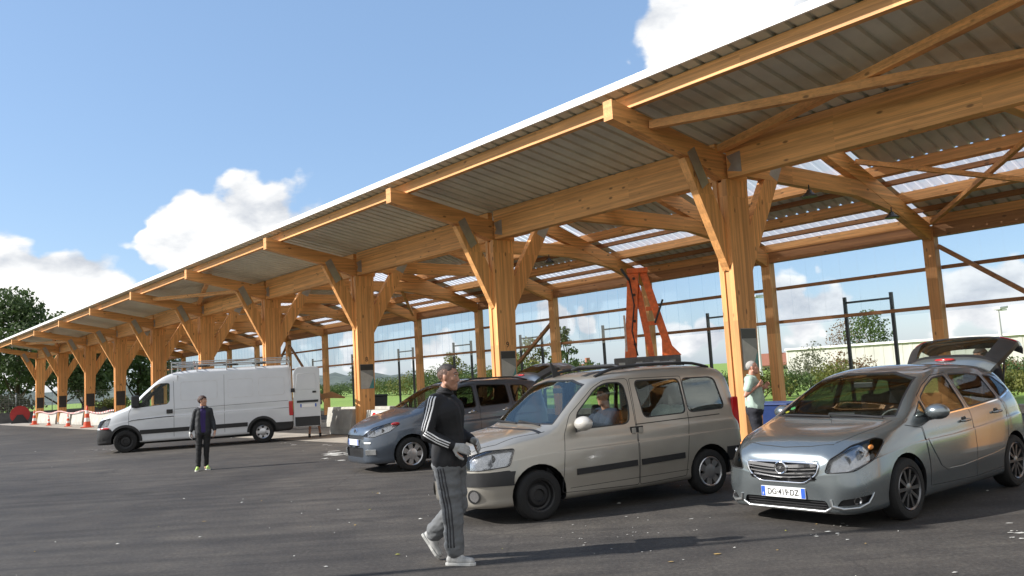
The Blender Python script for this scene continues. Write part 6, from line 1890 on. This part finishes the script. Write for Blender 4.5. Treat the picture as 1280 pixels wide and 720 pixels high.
def face_bits(M_, parent, s=1.0):
    mb = MB()
    for q in (-1, 1): mb.ball(M_ @ (Vector((.0715, q * .031, .021)) * s), .0095 * s, n=10)
    o = mb.build('eyes', [EYEW], parent, True)
    mb = MB()
    for q in (-1, 1): mb.ball(M_ @ (Vector((.0785, q * .031, .021)) * s), .0052 * s, n=8)
    mb.build('pupils', [EYEB], parent, True)
    mb = MB(); mb.tube([M_ @ (Vector((.088 - .01 * abs(q), q * .022, -.058)) * s) for q in (-1, -.5, 0, .5, 1)], [.003 * s, .005 * s, .006 * s, .005 * s, .003 * s], 6)
    mb.build('lips', [LIP], parent, True)
    mb = MB()
    for q in (-1, 1): mb.tube([M_ @ (Vector((.083, q * .014, .044)) * s), M_ @ (Vector((.083, q * .032, .050)) * s), M_ @ (Vector((.070, q * .050, .043)) * s)], .0042 * s, 6)
    return mb
def hair_cap(M_, name, m, parent, s=1.0, low=0.0, front=.062, th=.006, back=-.05, **kw):
    """hair grown from the skull: the skin above the hairline, lifted and roughened"""
    inv = M_.inverted(); src = parent.data
    bm = bmesh.new(); bm.from_mesh(src); bm.normal_update()
    kill = []
    for f in bm.faces:
        p = inv @ f.calc_center_median() / s
        if p.z < -.14 or p.length > .2: kill.append(f); continue
        x = p.x
        j = .006 * mnoise.noise(p * 90)
        if x > .045: lim = front + .012 * (abs(p.y) / .06) ** 2
        elif x > .012: lim = front - .014 - (.045 - x) * .4
        elif x > -.03: lim = low + .028
        else: lim = back + max(0, (x + .09)) * .9
        if abs(p.y) > .079: lim = max(lim, .045)
        if p.z < lim + j: kill.append(f)
    bmesh.ops.delete(bm, geom=kill, context='FACES')
    bm.normal_update()
    for v in bm.verts:
        edge = any(e.is_boundary for e in v.link_edges)
        v.co += v.normal * ((.0012 if edge else th) * s + (0 if edge else .0025 * mnoise.noise(v.co * 120)))
    return from_bm(name, bm, [m], parent, True)

def shoe(p_heel, p_toe, up, name, m, sole_m, parent, s=1.0):
    """trainer from the heel to the toe point on the ground line"""
    h, t = Vector(p_heel), Vector(p_toe); d = (t - h).normalized(); u = Vector(up); u = (u - d * u.dot(d)).normalized(); ln = (t - h).length
    bm = bmesh.new()
    capsule(bm, h + d * .04 * s + u * .045 * s, h + d * ln * .45 + u * .048 * s, .040 * s, .042 * s)
    capsule(bm, h + d * ln * .45 + u * .042 * s, t - d * .045 * s + u * .034 * s, .043 * s, .034 * s)
    capsule(bm, h + d * .05 * s + u * .05 * s, h + d * .065 * s + u * .10 * s, .042 * s, .044 * s)
    capsule(bm, h + d * .07 * s + u * .10 * s, h + d * ln * .52 + u * .06 * s, .034 * s, .03 * s)
    o = melt(bm, name, m, parent, .006, 4)
    a = d.cross(u)
    prof = [(0, -.034), (.03, -.040), (.12, -.036), (.18, -.044), (.24, -.040), (.275, -.02), (.283, 0)]
    k = ln / .285
    pl = [(x * k, y * s) for x, y in prof] + [(x * k, -y * s) for x, y in reversed(prof[:-1])]
    M_ = Matrix((d, a, u)).transposed().to_4x4(); M_.translation = h
    MB().prism(pl, -.002, .024 * s, 'xy', M=M_).build('sole', [sole_m], o, bevel=.004)
    return o

def limb_stripe(surface_obj, path, outward, offs, w_, name, m, parent, lift=.003):
    """cloth stripe laid along a limb: path points are pulled outwards then dropped on the cloth"""
    bm = bmesh.new(); bm.from_mesh(surface_obj.data); tr = BVHTree.FromBMesh(bm)
    out = Vector(outward).normalized(); rows = []
    P = []
    for a, b in zip(path, path[1:]):
        a, b = Vector(a), Vector(b); n = max(2, int((b - a).length / .025))
        P += [a.lerp(b, i / n) for i in range(n)]
    P.append(Vector(path[-1]))
    for i, p in enumerate(P):
        d = (P[min(i + 1, len(P) - 1)] - P[max(i - 1, 0)]).normalized(); side = d.cross(out).normalized()
        row = []
        for q in (offs - w_ / 2, offs + w_ / 2):
            h = tr.ray_cast(p + side * q + out * .3, -out)
            row.append(h[0] + h[1] * lift if h[0] is not None else None)
        if None not in row: rows.append((row[0], row[1], out))
    bm.free()
    mb = MB(); _strip(mb, rows, 0.0)
    return mb.build(name, [m], parent, True)

# ---- 1. man in the striped track jacket walking to the right across the foreground
g = ground_at(575, 703)
man = empty('person', (g.x + .02, g.y, 0), R(-14))
tag(man, 'man in black jacket with white sleeve stripes and grey trousers walking in the foreground', 'person')
# x forward (right of the photo), y left (away from the camera)
NECK = (-.10, 0, 1.56); HC = (-.045, .0, 1.70)
SHR = Vector((-.14, -.185, 1.475)); ELR = Vector((-.185, -.27, 1.19)); WRR = Vector((.035, -.20, 1.075))
SHL = Vector((-.10, .185, 1.475)); ELL = Vector((-.10, .26, 1.20)); WRL = Vector((.12, .12, 1.10))
HPR = Vector((-.09, -.095, .93)); KNR = Vector((-.035, -.105, .50)); ANR = Vector((-.03, -.10, .10))
HPL = Vector((-.09, .095, .93)); KNL = Vector((-.045, .10, .50)); ANL = Vector((-.315, .10, .235))
HR_ = Vector((.15, -.16, 1.04)); HL_ = Vector((.20, .06, 1.075))
def body(name, parent, skin_m, HM, neck, sh, el, wr, hp, kn, an, hd, palm, vox=.007, girth=1.0, hand_s=1.0, hcurl=28, s=1.0):
    bm = bmesh.new()
    head_prims(bm, HM, s)
    hc = HM.translation
    capsule(bm, neck, hc + Vector((-.01, 0, -.06)), .055, .052)
    pel = (hp[0] + hp[1]) / 2; chest = (sh[0] + sh[1]) / 2
    capsule(bm, pel + Vector((0, 0, .06)), pel.lerp(chest, .6), .11 * girth, .115 * girth)
    for q in (0, 1):
        capsule(bm, sh[q], el[q], .045, .036); capsule(bm, el[q], wr[q], .036, .025)
        capsule(bm, hp[q], kn[q], .075, .05); capsule(bm, kn[q], an[q], .048, .034)
        ell(bm, chest.lerp(sh[q], .5) + Vector((0, 0, -.07)), (.075, .08, .09))
        capsule(bm, chest + Vector((0, 0, .01)), sh[q], .048, .045)
        hand(bm, wr[q], hd[q], palm[q], hand_s, hcurl, q == 0)
        capsule(bm, an[q], an[q] + Vector((.02, 0, -.04)), .034, .036)
    return melt(bm, name, skin_m, parent, vox, 3)
HM = head(None, Vector(HC), (1, -.03, -.10), 1.08)
mb_ = body('body', man, SKIN_T, HM, Vector(NECK), (SHR, SHL), (ELR, ELL), (WRR, WRL), (HPR, HPL), (KNR, KNL), (ANR, ANL),
           ((HR_ - WRR), (HL_ - WRL)), ((.1, .8, -.45), (.1, -.8, -.45)), .006, s=1.06)
br_ = face_bits(HM, mb_, 1.06); br_.build('eyebrows', [HAIR_D], mb_, True)
hair_cap(HM, 'hair', HAIR_D, mb_, 1.06, low=.045, front=.086, th=.004, back=.03)
hair_cap(HM, 'stubble', mat('hair_stubble', (.10, .055, .04), .7, scale=60, var=.3), mb_, 1.06, low=.0, front=.083, th=.0012, back=-.05)
JK = cloth('jacket_black', (.010, .010, .012), .8); TG = cloth('trousers_grey', (.125, .13, .135)); WS = mat('stripe_white', (.72, .72, .72), .7, var=.05); DS = mat('stripe_dark', (.03, .03, .034), .8)
bm = bmesh.new()
ch = (SHR + SHL) / 2
capsule(bm, Vector((-.07, -.07, .96)), ch + Vector((.04, .07, -.10)), .150, .155); capsule(bm, Vector((-.07, .07, .96)), ch + Vector((.04, -.07, -.10)), .150, .155)
capsule(bm, Vector((-.07, -.075, .94)), Vector((-.07, .075, .94)), .148, .148)
capsule(bm, ch + Vector((.01, -.12, -.02)), ch + Vector((.01, .12, -.02)), .098, .098); capsule(bm, ch + Vector((0, -.16, .02)), ch + Vector((0, .16, .02)), .068, .068)
capsule(bm, ch + Vector((.0, 0, .03)), Vector((-.085, 0, 1.575)), .085, .068)
for a, b, c in ((SHR, ELR, WRR), (SHL, ELL, WRL)):
    capsule(bm, a, b, .073, .062); capsule(bm, b, b.lerp(c, .90), .062, .048); capsule(bm, b.lerp(c, .88), b.lerp(c, .96), .050, .042)
jk = melt(bm, 'jacket', JK, man, .008, 5, (.007, 9, .8))
for k in (-.026, 0, .026):
    limb_stripe(jk, [SHR + Vector((.02, .06, .05)), SHR + Vector((.0, -.03, -.02)), SHR.lerp(ELR, .5), ELR + Vector((-.01, 0, .03))], (-.12, -1, .12), k, .011, 'sleeve_stripe', WS, jk)
    limb_stripe(jk, [ELR + Vector((.0, 0, .02)), ELR.lerp(WRR, .5), ELR.lerp(WRR, .93)], (-.1, -1, .1), k * .8, .010, 'sleeve_stripe', WS, jk)
MB().tube([Vector((-.085, 0, 1.555)) + Vector((.068 * math.cos(a), .066 * math.sin(a), .015 * math.cos(a) * -1 + .01)) for a in [2 * math.pi * i / 20 for i in range(20)]], .014, 8, closed=True).build('collar', [JK], jk, True)
bm = bmesh.new()
capsule(bm, Vector((-.075, -.07, .90)), Vector((-.075, .07, .90)), .145, .145)
for a, b, c in ((HPR, KNR, ANR), (HPL, KNL, ANL)):
    capsule(bm, a + Vector((.01, 0, -.02)), b, .122, .098); capsule(bm, b, c + (b - c) * .12, .098, .090); capsule(bm, c + (b - c) * .14, c + (b - c) * .03, .094, .070)
tr = melt(bm, 'trousers', TG, man, .009, 4, (.013, 7, 1.9))
for k in (-.022, 0.006, .034):
    limb_stripe(tr, [HPR + Vector((.0, 0, -.05)), KNR, ANR + Vector((0, 0, .07))], (.02, -1, 0), k, .012, 'leg_stripe', DS, tr)
SHM = mat('trainer_grey', (.36, .36, .35), .7, scale=20, var=.3); SOM = mat('trainer_sole', (.5, .5, .48), .7)
shoe(ANR + Vector((-.085, 0, -.098)), ANR + Vector((.205, -.03, -.098)), (0, 0, 1), 'shoe', SHM, SOM, man)
dd = Vector((.52, .0, -.80)).normalized(); uu = Vector((.80, 0, .52))
hl_ = ANL - dd * .06 - uu * .085
shoe(hl_, hl_ + dd * .285, uu, 'shoe', SHM, SOM, man)
GLV = cloth('glove_grey', (.33, .33, .32))
for w_, h_, rt in ((WRR, HR_, True), (WRL, HL_, False)):
    bm = bmesh.new(); hand(bm, w_ - (h_ - w_).normalized() * .01, h_ - w_, (.1, .8 if rt else -.8, -.45), 1.22, 28, rt)
    melt(bm, 'glove', GLV, man, .005, 2)

# ---- 2. woman in the dark jacket by the white van
g = ground_at(255, 587.5)
wo = empty('person', (g.x, g.y, 0), R(-72))          # faces the camera
tag(wo, 'woman in dark jacket, purple top and lime trainers in front of the white van', 'person')
HCw = Vector((.02, 0, 1.515)); 
hf = Vector((.45, .9, .0))           # head turned to the right of the photo
HM = head(None, HCw, hf)
shw = (Vector((0, -.150, 1.305)), Vector((0, .150, 1.305))); elw = (Vector((-.05, -.215, 1.07)), Vector((-.02, .205, 1.06))); wrw = (Vector((.0, -.265, .85)), Vector((.06, .245, .85)))
hpw = (Vector((0, -.085, .83)), Vector((0, .085, .83))); knw = (Vector((.05, -.10, .46)), Vector((.0, .06, .46))); anw = (Vector((.08, -.115, .09)), Vector((-.04, .045, .09)))
wb_ = body('body', wo, SKIN_L, HM, Vector((0, 0, 1.40)), shw, elw, wrw, hpw, knw, anw, (Vector((.1, -.1, -1)), Vector((.1, .02, -1))), ((.2, .8, 0), (.2, -.8, 0)), .007, .72, .92, 22, .97)
face_bits(HM, wb_, .97).build('eyebrows', [HAIR_B], wb_, True)
hair_cap(HM, 'hair', HAIR_B, wb_, .97, low=-.035, front=.058, th=.014, back=-.085)
bm = bmesh.new()
capsule(bm, (0, -.072, .83), (0, -.068, 1.25), .104, .092); capsule(bm, (0, .072, .83), (0, .068, 1.25), .104, .092)
[capsule(bm, (-.005, q_ * .02, 1.345), (-.005, q_ * .130, 1.305), .060, .056) for q_ in (-1, 1)]; capsule(bm, (-.02, -.10, 1.27), (-.02, .10, 1.27), .085, .085)
for q in (0, 1):
    capsule(bm, shw[q], elw[q], .056, .052); capsule(bm, elw[q], elw[q].lerp(wrw[q], .9), .052, .043)
jw = melt(bm, 'jacket', cloth('jacket_dark', (.016, .018, .022), .7), wo, .010, 5, (.009, 8, .8))
bm = bmesh.new(); capsule(bm, (.0, -.028, .86), (.002, -.03, 1.25), .100, .092); capsule(bm, (.0, .028, .86), (.002, .03, 1.25), .100, .092); capsule(bm, (.005, 0, 1.28), (.01, 0, 1.37), .080, .060)
melt(bm, 'shirt', cloth('shirt_purple', (.030, .016, .095)), wo, .009, 4)
bm = bmesh.new()
for s in (-1, 1): capsule(bm, (.075, s * .028, 1.375), (-.03, s * .075, 1.385), .022, .026)
capsule(bm, (-.03, -.075, 1.385), (-.03, .075, 1.385), .026, .026)
melt(bm, 'collar', cloth('collar_grey', (.14, .14, .16)), wo, .007, 3)
bm = bmesh.new(); capsule(bm, (-.01, -.06, .82), (-.01, .06, .82), .098, .098)
for q in (0, 1):
    capsule(bm, hpw[q], knw[q], .086, .064); capsule(bm, knw[q], anw[q] + Vector((0, 0, .02)), .064, .056)
melt(bm, 'trousers', cloth('trousers_black', (.012, .012, .013)), wo, .009, 4, (.008, 8, 1.6))
LIME = mat('trainer_lime', (.42, .60, .16), .6, var=.25, scale=25); LSO = mat('sole_white', (.7, .7, .66), .6)
shoe(anw[0] + Vector((-.06, 0, -.088)), anw[0] + Vector((.185, -.035, -.088)), (0, 0, 1), 'shoe', LIME, LSO, wo, .92)
shoe(anw[1] + Vector((-.06, 0, -.088)), anw[1] + Vector((.175, .075, -.088)), (0, 0, 1), 'shoe', LIME, LSO, wo, .92)
bm = bmesh.new(); hand(bm, wrw[0] - Vector((0, 0, -.01)), Vector((.1, -.1, -1)), (.2, .8, 0), 1.05, 22, True)
melt(bm, 'glove', cloth('glove_white', (.6, .6, .58)), wo, .006, 2)

# ---- 3. older man in the pale polo shirt between the two right hand cars
om = empty('person', (4.02, 14.5, 0), R(-4))
tag(om, 'older white haired man in pale mint polo shirt standing between the two cars at right', 'person')
HM = head(None, Vector((.015, 0, 1.575)), (1, -.18, .05))
sho = (Vector((-.07, -.195, 1.37)), Vector((-.03, .195, 1.37))); elo = (Vector((-.19, -.27, 1.12)), Vector((.02, .25, 1.12))); wro = (Vector((.03, -.235, 1.27)), Vector((.20, .10, 1.22)))
hpo = (Vector((-.02, -.095, .86)), Vector((-.02, .095, .86))); kno = (Vector((.0, -.11, .47)), Vector((.04, .10, .47))); ano = (Vector((-.02, -.12, .09)), Vector((.02, .12, .09)))
ob = body('body', om, SKIN_R, HM, Vector((-.01, 0, 1.44)), sho, elo, wro, hpo, kno, ano, (Vector((.8, .2, .55)), Vector((.6, -.3, .6))), ((-.3, .9, .1), (-.3, -.9, .1)), .007, .92, 1, 35)
face_bits(HM, ob).build('eyebrows', [HAIR_W], ob, True)
def fringe(bm): pass
hair_cap(HM, 'hair', HAIR_W, ob, 1.0, low=.0, front=.092, th=.003, back=-.04)
bm = bmesh.new()
capsule(bm, (.0, -.075, .93), (-.01, -.075, 1.28), .142, .125); capsule(bm, (.0, .075, .93), (-.01, .075, 1.28), .142, .125)
capsule(bm, (.07, 0, 1.02), (.05, 0, 1.22), .115, .10); capsule(bm, (-.02, -.15, 1.36), (-.02, .15, 1.36), .08, .08); capsule(bm, (-.02, 0, 1.385), (-.015, 0, 1.41), .078, .066)
for q in (0, 1): capsule(bm, sho[q], sho[q].lerp(elo[q], .58), .074, .074)
po = melt(bm, 'polo_shirt', cloth('polo_mint', (.36, .46, .40)), om, .009, 5, (.007, 7, .8))
MB().tube([Vector((-.012, 0, 1.437)) + Vector((.070 * math.cos(a), .068 * math.sin(a), -.022 * math.cos(a))) for a in [2 * math.pi * i / 20 for i in range(20)]], .013, 8, closed=True).build('collar', [cloth('collar_mint', (.33, .43, .37))], po, True)
bm = bmesh.new(); capsule(bm, (-.01, -.075, .86), (-.01, .075, .86), .140, .140)
for q in (0, 1):
    capsule(bm, hpo[q], kno[q], .108, .088); capsule(bm, kno[q], ano[q] + Vector((0, 0, .03)), .088, .075)
melt(bm, 'trousers', cloth('trousers_navy', (.014, .015, .022)), om, .010, 4, (.01, 8, 1.5))
for q in (0, 1): shoe(ano[q] + Vector((-.08, 0, -.088)), ano[q] + Vector((.19, (q - .5) * .08, -.088)), (0, 0, 1), 'shoe', mat('shoe_dark', (.03, .025, .022), .5), BLACKP, om)

# ---- 4. driver of the champagne car (sits on the left seat)
Mb = ber.matrix_basis if False else (Matrix.Translation(ber.location) @ Euler(ber.rotation_euler).to_matrix().to_4x4())
dl = Mb @ Vector((1.26, -.36, 0))
dr = empty('person', (dl.x, dl.y, 0), ber.rotation_euler.z + math.pi)     # x forward = heading of the car
tag(dr, 'driver in dark blue top sitting at the wheel of the champagne car', 'person')
hz = .52
HM = head(None, Vector((-.03, 0, 1.345)), (1, .25, -.05))
shd = (Vector((-.07, -.18, 1.13)), Vector((-.07, .18, 1.13))); eld = (Vector((.12, -.26, .95)), Vector((.12, .25, .95))); wrd = (Vector((.34, -.16, 1.02)), Vector((.34, .16, 1.02)))
hpd = (Vector((.0, -.09, .60)), Vector((.0, .09, .60))); knd = (Vector((.40, -.13, .66)), Vector((.40, .13, .66))); and_ = (Vector((.62, -.12, .36)), Vector((.62, .12, .36)))
db = body('body', dr, SKIN_R, HM, Vector((-.06, 0, 1.20)), shd, eld, wrd, hpd, knd, and_, (Vector((1, .3, .4)), Vector((1, -.3, .4))), ((.3, .3, -.8), (.3, -.3, -.8)), .010, 1.0, 1, 40)
face_bits(HM, db).build('eyebrows', [HAIR_D], db, True)
hair_cap(HM, 'hair', mat('hair_grey_brown', (.10, .08, .065), .7), db, 1.0, low=.0, front=.07, th=.005)
bm = bmesh.new(); capsule(bm, (-.01, -.06, .66), (-.06, -.07, 1.05), .13, .13); capsule(bm, (-.01, .06, .66), (-.06, .07, 1.05), .13, .13); capsule(bm, (-.07, -.15, 1.12), (-.07, .15, 1.12), .08, .08)
for q in (0, 1):
    capsule(bm, shd[q], eld[q], .068, .06); capsule(bm, eld[q], eld[q].lerp(wrd[q], .85), .06, .045)
melt(bm, 'pullover', cloth('pullover_navy', (.02, .028, .06)), dr, .011, 4, (.008, 8, 1))
bm = bmesh.new(); capsule(bm, (0, -.07, .60), (0, .07, .60), .12, .12)
for q in (0, 1): capsule(bm, hpd[q], knd[q], .095, .075); capsule(bm, knd[q], and_[q], .075, .055)
melt(bm, 'trousers', cloth('trousers_dark', (.02, .02, .024)), dr, .012, 3)

# ---- 5. person half hidden behind the open van door
g = ground_at(393, 546)
pv = empty('person', (g.x, g.y + .0, 0), R(-75)); tag(pv, 'person behind the open van door with only shins and shoes showing', 'person')
HM = head(None, Vector((.0, 0, 1.60)), (1, 0, -.1))
shp = (Vector((0, -.18, 1.40)), Vector((0, .18, 1.40))); elp = (Vector((.05, -.24, 1.13)), Vector((.05, .24, 1.13))); wrp = (Vector((.28, -.2, 1.2)), Vector((.28, .2, 1.2)))
hpp = (Vector((0, -.09, .87)), Vector((0, .09, .87))); knp = (Vector((.08, -.12, .48)), Vector((-.02, .15, .48))); anp = (Vector((.12, -.16, .09)), Vector((-.12, .2, .09)))
pb = body('body', pv, SKIN_L, HM, Vector((0, 0, 1.47)), shp, elp, wrp, hpp, knp, anp, (Vector((1, .2, .1)), Vector((1, -.2, .1))), ((0, .5, .8), (0, -.5, .8)), .011, 1.0, 1, 30)
face_bits(HM, pb).build('eyebrows', [HAIR_B], pb, True); hair_cap(HM, 'hair', HAIR_B, pb, 1.0)
bm = bmesh.new(); capsule(bm, (0, -.07, .9), (0, -.07, 1.3), .13, .125); capsule(bm, (0, .07, .9), (0, .07, 1.3), .13, .125); capsule(bm, (0, -.15, 1.38), (0, .15, 1.38), .075, .075)
for q in (0, 1): capsule(bm, shp[q], elp[q], .068, .06); capsule(bm, elp[q], elp[q].lerp(wrp[q], .85), .06, .048)
melt(bm, 'pullover', cloth('pullover_grey', (.10, .10, .11)), pv, .012, 4)
bm = bmesh.new(); capsule(bm, (0, -.07, .86), (0, .07, .86), .125, .125)
for q in (0, 1): capsule(bm, hpp[q], knp[q], .1, .085); capsule(bm, knp[q], knp[q].lerp(anp[q], .1), .088, .09)
melt(bm, 'shorts', cloth('shorts_dark', (.02, .02, .022)), pv, .012, 3)
for q in (0, 1): shoe(anp[q] + Vector((-.08, 0, -.088)), anp[q] + Vector((.19, 0, -.088)), (0, 0, 1), 'shoe', mat('shoe_black', (.012, .012, .012), .5), BLACKP, pv)
# cardboard held beyond the door edge
cb = at_depth(409, 494, 29.6); ce = MB().prism([(-.55, -.02), (.15, .12), (.62, -.10), (.60, -.14), (.0, -.10), (-.5, -.20)], -.22, .22).build('cardboard_sheet', [mat('cardboard', (.36, .22, .11), .85)], None)
ce.location = cb; ce.rotation_euler = (0, 0, R(12)); tag(ce, 'folded brown cardboard sheet sticking out beside the open van door', 'cardboard')

# ---- 6. person behind the raised tailgate of the hatchback
q = (Matrix.Translation(mer.location) @ Euler(mer.rotation_euler).to_matrix().to_4x4()) @ Vector((4.35, .10, 0))
pm = empty('person', (q.x, q.y, 0), mer.rotation_euler.z + math.pi); tag(pm, 'dark haired person standing behind the raised tailgate of the grey hatchback', 'person')
HM = head(None, Vector((.03, 0, 1.56)), (1, -.5, -.1))
pb = body('body', pm, SKIN_T, HM, Vector((0, 0, 1.42)), shp, elp, wrp, hpp, knp, anp, (Vector((1, .2, .1)), Vector((1, -.2, .1))), ((0, .5, .8), (0, -.5, .8)), .011, 1.0, 1, 30)
face_bits(HM, pb).build('eyebrows', [HAIR_D], pb, True); hair_cap(HM, 'hair', HAIR_D, pb, 1.0, low=-.06, front=.055, th=.016, back=-.12)
bm = bmesh.new(); capsule(bm, (0, -.07, .9), (0, -.07, 1.3), .125, .12); capsule(bm, (0, .07, .9), (0, .07, 1.3), .125, .12); capsule(bm, (0, -.15, 1.38), (0, .15, 1.38), .075, .075)
for k in (0, 1): capsule(bm, shp[k], elp[k], .068, .06); capsule(bm, elp[k], elp[k].lerp(wrp[k], .85), .06, .048)
melt(bm, 'jacket', cloth('jacket_black_plain', (.014, .014, .016)), pm, .012, 4)
bm = bmesh.new(); capsule(bm, (0, -.07, .86), (0, .07, .86), .12, .12)
for k in (0, 1): capsule(bm, hpp[k], knp[k], .095, .075); capsule(bm, knp[k], anp[k], .075, .06)
melt(bm, 'trousers', cloth('trousers_plain_dark', (.02, .02, .025)), pm, .012, 3)
for k in (0, 1): shoe(anp[k] + Vector((-.08, 0, -.088)), anp[k] + Vector((.19, 0, -.088)), (0, 0, 1), 'shoe', mat('shoe_brown', (.05, .03, .02), .5), BLACKP, pm)

# load in the champagne car
p_ = Mb @ Vector((2.25, -.25, .60))
bm = bmesh.new()
for (x, y, z, r_) in ((-.25, 0, .30, .22), (.15, .08, .36, .25), (.0, -.15, .55, .2), (.3, -.1, .55, .17)): ell(bm, (x, y, z), (r_, r_ * .8, r_))
bg = melt(bm, 'rubbish_sack', mat('sack_pale_teal', (.24, .30, .28), .6, var=.3), None, .02, 3, (.03, 6, 1)); bg.location = (p_.x, p_.y, .45); bg.rotation_euler = (0, 0, ber.rotation_euler.z)
tag(bg, 'pale crumpled sack seen through the rear side window of the champagne car', 'sack')
